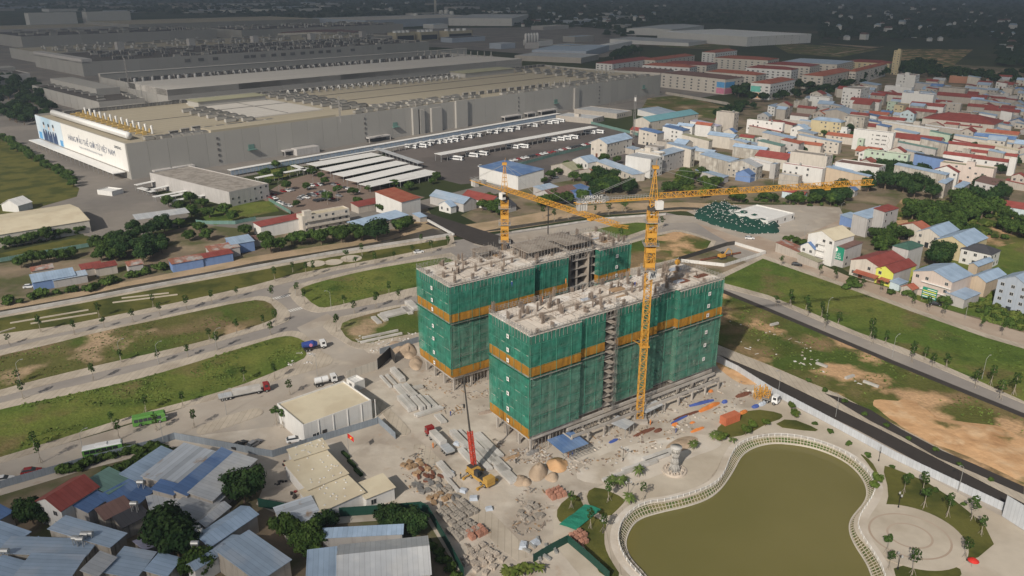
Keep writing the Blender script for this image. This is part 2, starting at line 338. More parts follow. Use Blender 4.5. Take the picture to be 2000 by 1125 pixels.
# embankment between paving edge and water, and its grid of concrete ribs
n = 260
def resample(pts, n):
    q = pts + [pts[0]]; L = [0]
    for a, c in zip(q, q[1:]): L.append(L[-1] + (c-a).length)
    out = []; k = 0
    for i in range(n):
        t = L[-1]*i/n
        while L[k+1] < t: k += 1
        f = (t-L[k])/max(1e-9, L[k+1]-L[k]); out.append(q[k]*(1-f)+q[k+1]*f)
    return out
tp = resample(ptop, n)
wt = []
wq = resample(pwat, 1040)
for p in tp: wt.append(min(wq, key=lambda q: (q.x-p.x)**2+(q.y-p.y)**2))
wt = [Vector(((wt[i-2].x+wt[i-1].x+wt[i].x+wt[(i+1)%n].x+wt[(i+2)%n].x)/5, (wt[i-2].y+wt[i-1].y+wt[i].y+wt[(i+1)%n].y+wt[(i+2)%n].y)/5, WZ-.1)) for i in range(n)]
b = MB()
for i in range(n):
    j = (i+1) % n; b.quad(tp[i]-Vector((0,0,.12)), tp[j]-Vector((0,0,.12)), wt[j], wt[i])
emb = props(link('pond_embankment', b.mesh('pond_embankment', mat('embankment_soil', (.15,.135,.055), .95, .4, 1.2, rand=0, col2=(.06,.09,.02), c2scale=.4, c2lo=.42, c2hi=.55))), kind='structure')
b = MB()
for i in range(n):
    j = (i+1) % n
    up = Vector((0,0,.1))
    b.bar(tp[i]+up*.2-Vector((0,0,.1)), wt[i]+up, .09, 4)
    for f in (.18,.5,.82): b.bar(tp[i].lerp(wt[i], f)+up*.5, tp[j].lerp(wt[j], f)+up*.5, .08, 4)
part('concrete_ribs', b, M['paving'], emb, kind='stuff')
b = MB()
for i in range(n):
    j = (i+1) % n; u = Vector((0,0,.18)); b.bar(wt[i]+u, wt[j]+u, .22, 4); b.bar(tp[i], tp[j], .16, 4)
part('coping', b, M['cream'], emb)
# pale walk round the pond, outside the balustrade
b = MB(); oo = []
for i in range(n):
    t_ = (tp[(i+1)%n]-tp[i-1]).normalized(); nn = Vector((t_.y,-t_.x,0)); q_ = tp[i]+nn*.5
    if (wt[i]-tp[i]).dot(nn) > 0: nn = -nn
    oo.append(tp[i]+nn*1.9)
for i in range(n):
    j = (i+1) % n; u = Vector((0,0,.03)); b.quad(tp[i]+u, tp[j]+u, oo[j]+u, oo[i]+u)
props(link('pond_walk', b.mesh('pond_walk', M['dust'])), kind='structure')
# white balustrade round the pond
b = MB(); r = MB()
bal = thing('balustrade', 'white balustrade with posts and rails winding round the olive pond', 'railing', tp[0])
for i in range(n):
    j = (i+1) % n; a = tp[i]-tp[0]; c = tp[j]-tp[0]
    r.bar(a+Vector((0,0,.8)), c+Vector((0,0,.8)), .06, 4); r.bar(a+Vector((0,0,.45)), c+Vector((0,0,.45)), .03, 4)
    if i % 2 == 0: b.box(a.x-.08, a.x+.08, a.y-.08, a.y+.08, 0, .92)
part('rail', r, M['white'], bal); part('posts', b, M['white'], bal, kind='stuff')
# broad sheets of the development
DEV = [(-200,735),(0,668),(300,575),(560,515),(760,480),(885,462),(1000,455),(1180,430),(1330,420),(1420,470),(1500,500),(1660,560),(2100,705),(2500,900),(2500,1400),(-400,1500)]
sheet('construction_site_ground', [(-60,985),(0,930),(340,850),(520,795),(690,690),(815,600),(1000,500),(1260,520),(1400,600),(1400,690),(1510,760),(1400,850),(1180,945),(1140,965),(1080,1000),(1080,1060),(1180,1180),(900,1400),(400,1250),(0,1180)], .06, 'dirt_yard')
sheet('asphalt_road', [(-200,735),(0,668),(300,595),(560,540),(760,500),(885,470),(1000,452),(1180,425),(1300,415),(1345,425),(1400,455),(1500,500),(1480,520),(1350,470),(1260,520),(1000,560),(815,600),(660,640),(560,660),(300,720),(0,800),(-200,850)], .03, 'asphalt')
sheet('concrete_road', [(-200,960),(0,903),(225,838),(430,774),(640,705),(580,640),(640,612),(690,650),(660,700),(720,690),(830,700),(560,830),(340,856),(0,955),(-200,1010)], .075, 'concrete_road')
sheet('concrete_road', [(600,640),(655,640),(720,690),(760,690),(700,730),(640,712)], .08, 'concrete_road')
# lots with kerbed pavements
def lot(px_walk, px_grass, m='grass', sm=2, name='grass_lot'):
    if px_walk: sheet('pavement', px_walk, .16, 'pavement', .16, sm)
    sheet(name, px_grass, .22, m, .1, sm)
WALL = [(0,619),(160,590),(317,560),(500,526),(640,500),(885,462)]
lot([(-200,712),(-200,660),(0,617),(160,588),(317,558),(500,524),(640,498),(885,460),(890,480),(760,509),(660,527),(500,567),(390,592),(267,615),(140,645),(0,674)],
    [(-200,690),(-200,664),(0,621),(160,592),(317,562),(500,529),(640,503),(880,466),(875,478),(750,503),(660,519),(575,535),(490,558),(375,584),(255,609),(130,634),(0,652)], 'lawn', 0)
lot([(-200,735),(0,683),(135,652),(270,629),(360,607),(500,577),(530,580),(557,597),(570,617),(560,630),(500,646),(310,700),(175,730),(0,774),(-200,828)],
    [(-200,748),(0,694),(92,674),(207,645),(300,626),(490,585),(525,588),(543,610),(537,622),(500,636),(395,667),(285,692),(160,720),(50,747),(0,761),(-200,812)], 'lot_dry', 1)
lot([(-200,840),(0,786),(210,739),(357,700),(500,664),(550,648),(578,645),(597,653),(625,685),(650,697),(650,708),(635,716),(525,747),(430,777),(335,801),(250,827),(0,905),(-200,965)],
    [(-200,850),(0,799),(107,777),(250,745),(342,720),(500,670),(550,656),(577,657),(600,670),(600,690),(592,702),(500,741),(425,767),(262,810),(175,838),(0,893),(-200,950)], 'grass', 1)
lot([(560,567),(575,590),(600,607),(630,611),(815,578),(900,560),(900,490),(820,504),(720,521),(580,554)],
    [(583,567),(597,558),(655,542),(725,526),(812,511),(890,500),(890,545),(812,560),(725,580),(640,601),(617,599)], 'grass', 1)
lot([(630,642),(635,627),(650,621),(812,588),(860,600),(860,640),(715,682),(690,680)],
    [(660,635),(695,619),(812,592),(850,600),(840,645),(760,660),(712,672),(680,664)], 'lot_dry', 1)
sheet('pale_dust', [(1105,935),(1180,882),(1300,852),(1380,846),(1425,868),(1330,900),(1290,930),(1200,950)], .068, 'dust', None, 2)
sheet('village_ground', [(-60,985),(0,968),(165,918),(342,873),(500,897),(515,950),(500,985),(560,1012),(640,1024),(830,1010),(905,1130),(905,1260),(-60,1260)], .09, 'dirt')
# paved islands in the concrete road and yard
sheet('tiled_pavement', [(380,842),(400,827),(490,797),(512,798),(515,808),(490,818),(395,850)], .2, 'pavement', .2, 1)
sheet('tiled_pavement', [(728,775),(742,778),(802,838),(800,848),(775,852),(770,840),(735,790)], .2, 'pavement', .2, 1)
sheet('tiled_pavement', [(800,868),(835,868),(860,900),(1000,1040),(1040,1085),(1000,1100),(900,985),(830,905)], .1, 'pavement', .1, 1)
# middle lots behind the towers
lot([(1060,478),(1140,448),(1230,430),(1290,432),(1300,440),(1200,478),(1120,500)],[(1075,477),(1145,452),(1230,434),(1280,436),(1285,440),(1195,470),(1120,490)],'grass',1)
lot([(1180,485),(1310,448),(1340,450),(1420,478),(1290,520),(1180,540)],[(1190,487),(1310,453),(1335,453),(1408,477),(1290,514),(1190,530)],'lot_sand',1)
sheet('dirt_lane', [(900,470),(1040,452),(1180,428),(1300,418),(1420,428),(1480,440),(1500,452),(1460,470),(1400,448),(1340,430),(1200,450),(1060,480),(1000,500)], .065, 'concrete_road', None, 1)
# right hand lots and streets
sheet('brick_street', [(1345,425),(1450,432),(1660,424),(1700,415),(1710,430),(1560,470),(1520,478),(1600,515),(1670,545),(1730,560),(1800,590),(2000,650),(2300,750),(2300,800),(2000,677),(1925,655),(1782,606),(1720,583),(1650,557),(1500,502),(1440,482),(1390,455)], .05, 'brickpave')
sheet('concrete_yard', [(1340,412),(1440,400),(1560,400),(1640,405),(1650,425),(1530,478),(1480,460),(1400,440)], .085, 'concrete_road')
lot([(1395,540),(1490,498),(1650,553),(1720,578),(1782,601),(1925,651),(2000,673),(2300,780),(2300,918),(2000,788),(1750,685),(1620,635),(1500,584),(1405,560)],
    [(1408,545),(1490,505),(1650,561),(1720,586),(1782,609),(1925,659),(2000,681),(2300,790),(2300,905),(2000,783),(1900,738),(1765,679),(1680,650),(1582,609),(1500,576),(1412,552)], 'grass', 0)
sheet('asphalt_road', [(1390,545),(1500,584),(1620,635),(1750,685),(2000,788),(2300,915),(2300,940),(2000,807),(1750,706),(1500,601),(1395,558)], .04, 'asphalt')
sheet('black_pavement', [(1395,558),(1500,601),(1750,706),(2000,807),(2300,940),(2300,955),(2000,816),(1750,714),(1500,608),(1395,566)], .12, 'black_asphalt', .12)
sheet('sandy_grass_lot', [(1395,566),(1500,608),(1750,714),(2000,816),(2300,955),(2300,1125),(2000,960),(1860,890),(1760,835),(1640,770),(1500,712),(1392,668)], .14, 'lot_sand', .14)
sheet('pavement', [(1388,668),(1500,712),(1640,772),(1760,836),(1870,893),(2010,963),(2300,1128),(2300,1160),(2006,985),(1720,838),(1500,732),(1385,684)], .16, 'pavement', .16)
sheet('black_path', [(1610,768),(1640,776),(1700,800),(1760,838),(1840,880),(1900,905),(2000,950),(2000,966),(1900,922),(1830,893),(1760,852),(1700,822)], .19, 'black_asphalt')
sheet('black_road', [(1385,684),(1500,732),(1720,838),(2006,985),(2300,1160),(2300,1200),(1956,989),(1675,840),(1520,765),(1385,706)], .045, 'black_asphalt')
sheet('kerb_strip', [(1385,706),(1520,765),(1675,840),(1956,989),(2300,1200),(2300,1235),(1950,1005),(1660,848),(1510,775),(1385,714)], .05, 'concrete_road')
# orange sand spread on the lot
def mound(name, px, hgt, m, seed, label, cat, group=None, kind=None, nx=30, steep=2.2):
    pts = smooth_poly([P(x,y,.15) for x,y in px], 2)
    cx = sum(p.x for p in pts)/len(pts); cy = sum(p.y for p in pts)/len(pts); b = MB(); rings = 7; n = len(pts); vs = []
    for k in range(rings):
        f = 1-k/rings
        for p in pts:
            x, y = cx+(p.x-cx)*f, cy+(p.y-cy)*f
            q = mnoise.noise(Vector((x*.22, y*.22, seed)))
            z = 0 if k == 0 else hgt*(1-f**steep)*(.62+.75*q)+.1*mnoise.noise(Vector((x*1.1,y*1.1,seed)))
            u_ = 1+(.10*mnoise.noise(Vector((x*.12,y*.12,seed+5)))+.06*mnoise.noise(Vector((x*.45,y*.45,seed+5)))); x, y = cx+(x-cx)*u_, cy+(y-cy)*u_
            vs.append((x+.5*q-cx, y-cy, max(0 if k == 0 else .06, z)+.0))
    vs.append((0,0,hgt*.8)); fs = []
    for k in range(rings-1):
        for i in range(n): j = (i+1)%n; fs.append((k*n+i, k*n+j, (k+1)*n+j, (k+1)*n+i))
    for i in range(n): fs.append(((rings-1)*n+i, (rings-1)*n+(i+1)%n, rings*n))
    b.add(vs, fs); o = link(name, b.mesh(name, M[m], True), None, (cx,cy,.14)); return props(o, label, cat, group, kind)
mound('sand_spread', [(1697,787),(1740,778),(1790,782),(1800,800),(1850,822),(1960,832),(2010,862),(2100,960),(2010,950),(1940,912),(1870,885),(1800,852),(1740,822)], .8, 'sand', 3, 'wide spread of bright orange sand beside the black road', 'sand')
# lawns of the park and its round plaza
def LA(px, s=1): sheet('park_lawn', px, .09, 'lawn', .09, s)
RB = lambda L: [(1000+x/3.948, 840+y/3.948) for x, y in L]
RC = lambda L: [(1500+x/3.948, 840+y/3.948) for x, y in L]
LA(RB([(350,590),(470,490),(530,520),(565,610),(420,730),(345,690)]))
LA(RB([(570,480),(660,430),(880,530),(850,575),(740,680),(600,600)]))
LA(RB([(480,770),(600,650),(735,710),(705,800),(730,950),(860,1140),(700,1140),(590,950)]))
LA(RC([(880,270),(960,290),(1300,430),(1800,830),(1560,1030),(1440,930),(1370,800),(1200,680),(905,600),(935,480)]))
LA(RC([(960,1030),(1300,1085),(1400,1030),(1510,1085),(1440,1180),(1000,1180)]))
LA([(1395,842),(1420,818),(1470,798),(1525,806),(1530,816),(1500,826),(1460,848),(1415,856)])
LA([(1508,832),(1540,815),(1600,838),(1590,843)])
LA(RC([(700,170),(800,240),(850,330),(820,330),(760,240)]))
sheet('park_path', RB([(740,700),(790,640),(890,560),(960,555),(870,630),(790,720),(775,830),(800,920),(900,1050),(1000,1150),(860,1150),(760,1000),(715,900),(712,800)]), .1, 'pavement', .1, 1)
sheet('park_path', RB([(520,480),(560,470),(600,590),(660,650),(745,690),(735,712),(640,670),(570,610),(530,540)]), .11, 'pavement', .1, 1)
c = P(1771, 1046, .1); e = []
for i in range(48):
    a = 2*math.pi*i/48; e.append((c.x+.7+12.2*math.cos(a), c.y+12.0*math.sin(a)))
props(link('round_plaza', MB().prism([p for p in e], .0, .12).mesh('round_plaza', M['paving'])), kind='structure')
for rr in (4.6, 8.6):
    b = MB()
    for i in range(48):
        a0, a1 = 2*math.pi*i/48, 2*math.pi*(i+1)/48; f = lambda r_, a: (c.x+.7+r_*math.cos(a), c.y+r_*.93*math.sin(a), .126)
        b.quad(f(rr,a0), f(rr,a1), f(rr+.5,a1), f(rr+.5,a0))
    props(link('paving_ring', b.mesh('paving_ring', M['brickpave'])), kind='structure')
# promenade paving along the pond
sheet('promenade', RB([(1040,540),(1250,500),(1430,440),(1560,340),(1640,170),(1690,170),(1600,380),(1470,480),(1260,545),(1050,570)]), .05, 'pavement', .05, 1)
# canal and its bank, factory campus, car parks, fields
sheet('canal_bank', [(-200,650),(0,600),(250,550),(500,500),(640,478),(760,462),(840,432),(900,440),(960,432),(1080,410),(1180,398),(1330,395),(1470,400),(1640,410),(1645,425),(1500,425),(1330,412),(1180,420),(1000,448),(885,462),(640,500),(317,560),(0,619),(-200,665)], .02, 'bank', None, 0)
sheet('canal_water', [(-200,654),(0,606),(150,580),(247,559),(435,526),(500,512),(640,489),(760,468),(845,446),(880,452),(885,459),(760,480),(640,496),(500,520),(320,553),(150,586),(0,613),(-200,658)], .04, 'canal')
sheet('canal_water', [(925,455),(1000,441),(1180,415),(1330,404),(1420,408),(1420,412),(1330,409),(1180,420),(1000,447)], .04, 'canal')
wl = thing('canal_wall', 'long low pale concrete wall along the canal bank', 'wall', P(0,617))
b = MB(); pp = [P(x,y-2) for x,y in [(-200,664)] + WALL]
for a, q in zip(pp, pp[1:]): b.bar(a-P(0,617)+Vector((0,0,.8)), q-P(0,617)+Vector((0,0,.8)), .8, 4)
part('wall', b, M['precast'], wl)
FA, FB = azv(44.3), azv(-45.7); FO = P(257.5, 351)
def FW(a, b_, z=0): return FO + FA*a + FB*b_ + Vector((0,0,z))
def fsheet(name, a0, a1, b0, b1, z, m):
    return props(link(name, MB().prism([FW(*p)[:2] for p in ((a0,b0),(a1,b0),(a1,b1),(a0,b1))], z-.02, z).mesh(name, M[m])), kind='structure')
fsheet('factory_campus_ground', -330, 740, -45, 1900, .015, 'campus')
sheet('canal_lane', [(-200,560),(0,515),(174,485),(240,470),(380,440),(500,430),(640,415),(830,400),(850,430),(760,462),(640,478),(500,502),(250,552),(0,602),(-200,655)], .012, 'dirt')
sheet('gate_plaza', [(0,340),(60,280),(110,265),(262,352),(370,420),(350,440),(230,470),(165,460),(90,380)], .035, 'campus')
sheet('verge', [(-250,270),(0,262),(60,296),(110,335),(155,368),(150,384),(85,402),(60,415),(0,432),(-250,500)], .06, 'lawn', .06)
sheet('verge', [(0,495),(60,482),(170,460),(182,474),(100,490),(0,508)], .06, 'lawn', .06)
sheet('verge', [(390,425),(440,400),(530,392),(545,412),(480,425),(420,440)], .06, 'grass', .06)
sheet('verge', [(500,335),(560,318),(590,325),(560,345),(520,352)], .06, 'grass', .06)
sheet('brick_car_park', [(505,385),(560,352),(640,330),(745,365),(830,385),(800,398),(700,408),(640,425),(560,415)], .04, 'redpave')
sheet('bus_park', [(735,312),(780,290),(1095,228),(1400,290),(1240,318),(1000,352),(900,360),(840,345)], .05, 'dark_asphalt')
sheet('street', [(400,440),(500,425),(640,412),(820,392),(930,365),(1130,330),(1180,340),(1000,372),(830,408),(700,428),(520,450)], .025, 'campus')
sheet('site_back_ground', [(1180,480),(1300,450),(1345,425),(1420,465),(1500,502),(1405,560),(1380,600),(1180,560)], .025, 'dirt')
sheet('town_ground', [(940,440),(900,420),(1100,330),(1250,262),(1400,215),(1480,190),(1560,160),(1760,120),(2100,140),(2600,250),(2600,900),(2300,760),(2000,655),(1800,592),(1670,540),(1560,470),(1640,405),(1470,395),(1200,398)], .012, 'dirt')
sheet('works_yard', [(560,90),(700,60),(880,55),(1130,52),(1240,62),(1250,95),(1180,112),(1060,108),(960,100),(850,92)], .02, 'campus')
sheet('vacant_field', [(1250,218),(1265,192),(1330,185),(1440,215),(1400,232)], .03, 'lot_dry')
sheet('overgrown_lot', [(1690,560),(1800,520),(2000,470),(2000,640),(1930,625),(1800,590)], .03, 'grass')
sheet('overgrown_lot', [(1720,440),(1760,390),(1850,395),(2010,420),(2010,500),(1900,480),(1790,470)], .028, 'lot_sand')
sheet('far_road', [(1600,84),(1720,92),(1730,90),(1640,102),(1620,108),(1700,94)], .05, 'bank')
sheet('bare_field', [(1500,82),(1720,96),(1640,112),(1540,104)], .03, 'lot_dry')
sheet('bare_field', [(1760,96),(1900,97),(1860,130),(1790,140),(1740,115)], .03, 'lot_sand')
sheet('bare_field', [(1260,78),(1420,85),(1430,98),(1290,92)], .03, 'lot_dry')
# white edging strips in the canal-side park and precast circles
for a, q in (((20,632),(173,606)),((60,633),(190,612)),((238,583),(330,573)),((220,592),(347,576)),((0,650),(30,641)),((420,540),(470,528))):
    A, Q = P(*a,.22), P(*q,.22)
    solo('edging_strip', MB().bar((0,0,.2), Q-A+Vector((0,0,.2)), .35, 4), M['paving'], 'long pale concrete edging strip lying in the canal side lawn', 'kerb', 'edging strips in the canal side lawn', A)
for x, y, r_ in ((617,515,4.4),(652,512,4.2),(686,505,5)):
    p = P(x,y,.22); solo('round_paving', MB().lathe([(r_,0),(r_,.12)], 28), M['paving'], 'pale round paved disc in the lawn beside the canal road', 'paving', 'round paved discs', p)
# painted crossings
def zebra(px, py, az, n, ln):
    o = P(px,py,.034); d = azv(az); e = azv(az+90); b = MB()
    for i in range(n):
        q = e*(i-n/2)*.95; b.quad(*(q+d*s*ln/2+e*t for s,t in ((-1,0),(1,0),(1,.5),(-1,.5))))
    solo('zebra_crossing', b, M['white'], 'worn white zebra crossing at the road junction', 'road marking', 'zebra crossings at the junction', o, 0)
zebra(553,579,-40,9,2.6); zebra(578,604,-40,10,2.6); zebra(622,652,-38,11,2.6)
# ---------------- the two towers under construction ----------------
FLZ = [5.4 + 3.08*i for i in range(11)]          # slab levels, the last one is the working deck
TOPZ = FLZ[-1]
def net_sheet(x0, x1, y, z0, z1, axis, seed, out, mi=0):
    """hanging net: a rippled grid in the plane y=const (axis 0) or x=const (axis 1); out = outward sign"""
    b = MB(); L = x1-x0; nx = max(2, int(L/.75)); nz = max(2, int((z1-z0)/.8)); vs = []
    for k in range(nz+1):
        for i in range(nx+1):
            s = x0+L*i/nx; z = z0+(z1-z0)*k/nz
            d = .16*mnoise.noise(Vector((s*.9, z*.22, seed)))+.10*mnoise.noise(Vector((s*.25, z*.5, seed+9)))
            # the net is tied in at every floor
            ph = ((z-5.4) % 3.08)/3.08; d += .10*math.sin(math.pi*ph)
            vs.append((s, y+out*d, z) if axis == 0 else (y+out*d, s, z))
    fs = []
    for k in range(nz):
        for i in range(nx):
            a = k*(nx+1)+i; fs.append((a, a+1, a+nx+2, a+nx+1))
    return b.add(vs, fs)
def tower(label, origin, W, D, segs, back_open, seed, exposed=()):
    rg = random.Random(seed)
    t = thing('apartment_tower', label, 'building', origin, rz_of(55))
    # slabs, each a part
    for i, z in enumerate(FLZ):
        b = MB()
        for s in segs: b.box(s[0], s[1], s[2]+.9, D-.9, z-.22, z)
        part('floor_slab', b, M['slab' if i == 10 else 'concrete'], t)
    # structural columns
    xs = [1.6] + [1.6+(W-3.2)*k/11 for k in range(1, 12)]
    cb = MB().box(-.35,.35,-.25,.25,0,1); cme = cb.mesh('column', M['concrete'])
    for x in xs:
        off = next(s[2] for s in segs if s[0] <= x <= s[1]+.01)
        for y in (off+1.5, D*.36, D*.66, D-1.5):
            o = link('column', cme, t, (x,y,0), 0, (1,1,TOPZ))
    # interior partition walls so that the nets do not show daylight
    b = MB(); b.box(2.5, W-2.5, D*.5-.1, D*.5+.1, 5.2, TOPZ-.3)
    for k in range(1, 9): b.box(W*k/9-.1, W*k/9+.1, 3.2, D-2.2, 5.2, TOPZ-.3)
    part('partition_wall', b, M['rawconc'], t)
    # ground floor: beams and podium edge
    b = MB()
    for y in (.9, D-.9): b.box(.9, W-.9, y-.25, y+.25, 4.3, 5.2)
    for x in (.9, W-.9): b.box(x-.25, x+.25, .9, D-.9, 4.3, 5.17)
    part('transfer_beam', b, M['concrete'], t)
    # nets: segments of the long front, the two ends and the back
    def nets(x0, x1, y, axis, out, sd, lowband=True, old=True):
        part('net_panel', net_sheet(x0, x1, y, 26.9, TOPZ-.35, axis, sd, out), M['net'], t)
        part('orange_net_band', net_sheet(x0, x1, y+out*.03, 24.2, 26.9, axis, sd+3, out), M['orange_net'], t)
        z0 = 8.3 if lowband else 6.2
        part('net_panel', net_sheet(x0, x1, y, z0, 23.5, axis, sd+5, out), M['net_old' if old else 'net'], t)
        if lowband: part('orange_net_band', net_sheet(x0, x1, y+out*.03, 5.5, 8.3, axis, sd+7, out), M['orange_net'], t)
        # fold-up catch platform under the upper band
        b = MB(); o = .95
        if axis == 0: b.hexa([(x0,y,23.55),(x1,y,23.55),(x1,y+out*o,23.95),(x0,y+out*o,23.95),(x0,y,23.63),(x1,y,23.63),(x1,y+out*o,24.03),(x0,y+out*o,24.03)])
        else: b.hexa([(y,x0,23.55),(y,x1,23.55),(y+out*o,x1,23.95),(y+out*o,x0,23.95),(y,x0,23.63),(y,x1,23.63),(y+out*o,x1,24.03),(y+out*o,x0,24.03)])
        part('catch_platform', b, M['net_flat' if axis else 'scaffold'], t)
    for i, s in enumerate(segs):
        if s[3] == 'net': nets(s[0], s[1], s[2], 0, -1, seed+i*11, s[4])
        if i and segs[i-1][2] != s[2]:     # return net where the facade steps
            y0, y1 = sorted((segs[i-1][2], s[2]))
            if y1-y0 > .2:
                for z0, z1, mm in ((26.9, TOPZ-.35, 'net'), (24.2,26.9,'orange_net'), (6.2,23.5,'net_old')):
                    part('net_panel', MB().quad((s[0],y0,z0),(s[0],y1,z0),(s[0],y1,z1),(s[0],y0,z1)), M[mm], t)
    nets(0, D, 0, 1, -1, seed+70, True, False)
    nets(0, D, W, 1, 1, seed+80, False)
    if not back_open: nets(0, W, D, 0, 1, seed+90, False)
    # seams and floor ties of the nets
    b = MB()
    for s in segs:
        if s[3] != 'net': continue
        x = s[0]+.1
        while x <= s[1]:
            b.bar((x,s[2]-.22,6.4),(x,s[2]-.22,TOPZ-.4),.05,4,None,False); x += rg.uniform(2.6,6.5)
        for z in FLZ[1:-1]: b.bar((s[0],s[2]-.16,z+rg.uniform(-.1,.1)),(s[1],s[2]-.16,z+rg.uniform(-.1,.1)),.035,4,None,False)
    for y in (.1,3.6,7,10.5,14,17.5,D-.1): b.bar((-.22,y,6.4),(-.22,y,TOPZ-.4),.05,4,None,False)
    for z in FLZ[1:-1]: b.bar((-.16,0,z),(-.16,D,z+rg.uniform(-.15,.15)),.035,4,None,False)
    part('net_seams', b, M['seam'], t, kind='stuff')
    # white floor boards with a dark mark
    bm = MB(); bm.box(-.55,.55,-.05,0,-.6,.6); bm.mi = 1; bm.box(-.3,.3,-.07,-.051,-.08,.08); bm.box(-.3,-.12,-.07,-.051,-.3,.3)
    bme = bm.mesh('floor_sign', [M['white'], M['ink']])
    for z in (32.6, 28.6, 25.5, 19.8, 15.4, 10.6, 6.9):
        o = link('floor_sign', bme, t, (-.42, D*.5, z), R(-90))
        if z < 34 and z > 9: link('floor_sign', bme, t, (W-6, segs[-1][2]-.45, z), 0)
    # perimeter scaffold of the top storeys: posts rising above deck, rails
    b = MB(); pr = MB(); pts = []
    for s in segs:
        k = int((s[1]-s[0])/1.3)
        for i in range(k): pts.append((s[0]+(s[1]-s[0])*i/k+.3, s[2]-.12, 0))
    for i in range(int(D/1.3)): pts.append((-.12, i*1.3+.2, 1)); pts.append((W+.12, i*1.3+.2, 1))
    for i in range(int(W/1.3)): pts.append((i*1.3+.2, D+.12, 0))
    for x, y, ax in pts:
        top = TOPZ+rg.uniform(.9, 1.9)
        b.bar((x,y,TOPZ-2.6), (x,y,top), .055, 4)
        if rg.random() < .8: b.bar((x,y,TOPZ-.9),(x+(1.2 if not ax else 0), y+(1.2 if ax else 0), TOPZ+1.0), .04, 4)
        ix, iy = min(max(x,1.0),W-1.0), min(max(y,1.0),D-1.0)
        b.bar((x,y,TOPZ-.4),(ix,iy,TOPZ-.4), .05, 4)
    for z in (TOPZ+.15, TOPZ+.7, TOPZ+1.15):
        for s in segs: pr.bar((s[0],s[2]-.12,z),(s[1],s[2]-.12,z), .05, 4)
        for a, q in (((-.12,0,z),(-.12,D,z)),((W+.12,0,z),(W+.12,D,z)),((0,D+.12,z),(W,D+.12,z))): pr.bar(a, q, .05, 4)
    part('scaffold_posts', b, M['scaffold'], t, kind='stuff'); part('guard_rail', pr, M['galv'], t)
    # pale plank strip on the outer scaffold
    b = MB(); b.box(-.15,.35,-.1,D,TOPZ-.32,TOPZ-.22)
    for s in segs: b.box(s[0],s[1],s[2]-.15,s[2]+.3,TOPZ-.31,TOPZ-.21)
    part('scaffold_planks', b, M['slab'], t)
    # starter bars of the columns above the deck
    def bundle(h):
        b = MB()
        for i in range(5):
            for j in range(3):
                x, y = -.6+i*.3, -.3+j*.3
                b.bar((x,y,0),(x+rg.uniform(-.06,.06),y+rg.uniform(-.06,.06),h*rg.uniform(.8,1)), .045, 4, None, False)
        for z in (.3,.7,1.1,1.5,1.9):
            if z < h: b.box(-.64,.64,-.34,.34,z,z+.07)
        return b.mesh('starter_bars', M['rebar'])
    bms = [bundle(h) for h in (2.6, 3.2, 1.9, 1.2)]
    for x in xs:
        off = next(s[2] for s in segs if s[0] <= x <= s[1]+.01)
        for y in (off+1.5, D*.36, D*.66, D-1.5):
            if rg.random() < .86:
                link('starter_bars', rg.choice(bms), t, (x+rg.uniform(-1.4,1.4), y+rg.uniform(-.9,.9), TOPZ), rg.choice((0, R(90)))+rg.uniform(-.1,.1), (rg.uniform(.55,1.05),rg.uniform(.6,1.1),rg.uniform(.75,1.1)))
    for k in range(34): link('starter_bars', rg.choice(bms), t, (rg.uniform(2,W-2), rg.uniform(4.2,D-2), TOPZ), rg.uniform(0,1.6), (rg.uniform(.4,.9),rg.uniform(.4,.9),rg.uniform(.7,1.25)))
    # beams cast proud of the deck, formwork panels, rust plates, stacks
    for k in range(1, 9):
        b = MB(); x = W*k/9+rg.uniform(-1,1); b.box(x-.2, x+.2, 3.4, D*.52, TOPZ, TOPZ+.28)
        part('deck_beam', b, M['concrete'], t)
    b = MB(); b.box(2, W-2, D*.5-.25, D*.5+.25, TOPZ, TOPZ+.34); part('deck_beam', b, M['rawconc'], t)
    for k in range(26):
        x, y = rg.uniform(2, W-5), rg.uniform(4.5, D-3.5); sx, sy = rg.uniform(1.5, 5), rg.uniform(.7, 2.6)
        if abs(y-D*.5) < sy/2+.4: continue
        b = MB(); b.cbox((x+sx/2, y, TOPZ+.01), sx, sy, rg.uniform(.08,.5), rg.choice((0,0,0,.06,-.05)))
        part('formwork_stack', b, M[rg.choice(('wood','slab','rust','slab','precast','rawconc','tarp_pale'))], t)
    # thin loose rebar, props and rails standing on the deck, and flat clutter
    b = MB()
    for k in range(420):
        x, y = rg.uniform(1,W-1), rg.uniform(4.0,D-1.2)
        if mnoise.noise(Vector((x*.13,y*.2,seed))) < -.1: continue
        if rg.random() < .75: b.bar((x,y,TOPZ),(x+rg.uniform(-.1,.1),y+rg.uniform(-.1,.1),TOPZ+rg.uniform(.7,2.4)),.035,4,None,False)
        else:
            q = rg.choice((0,1.57)); L = rg.uniform(1,4); b.bar((x,y,TOPZ+.08),(min(W-1,x+L*math.cos(q)),min(D-1.2,y+L*math.sin(q)),TOPZ+.1),.06,4)
    part('deck_clutter', b, M['rebar'], t, kind='stuff')
    # unfinished upper frames
    for (x0, x1, y0, y1, h) in exposed:
        b = MB(); b.box(x0,x1,y0,y1,TOPZ+h-.2,TOPZ+h); part('upper_slab', b, M['rawconc'], t)
        b = MB()
        x = x0
        while x <= x1:
            y = y0
            while y <= y1:
                b.bar((x,y,TOPZ),(x,y,TOPZ+h), .06, 4); b.bar((x,y,TOPZ+h),(x,y,TOPZ+h+rg.uniform(.5,1.8)), .04, 4); y += 1.3
            x += 1.3
        part('shoring_props', b, M['scaffold'], t, kind='stuff')
    b = MB(); b.box(3,W-3,4.2,4.5,0,4.2); b.box(3,W-3,D-4.5,D-4.2,0,4.2); part('ground_wall', b, M['rawconc'], t)
    # props and scaffold in the open ground storey
    b = MB()
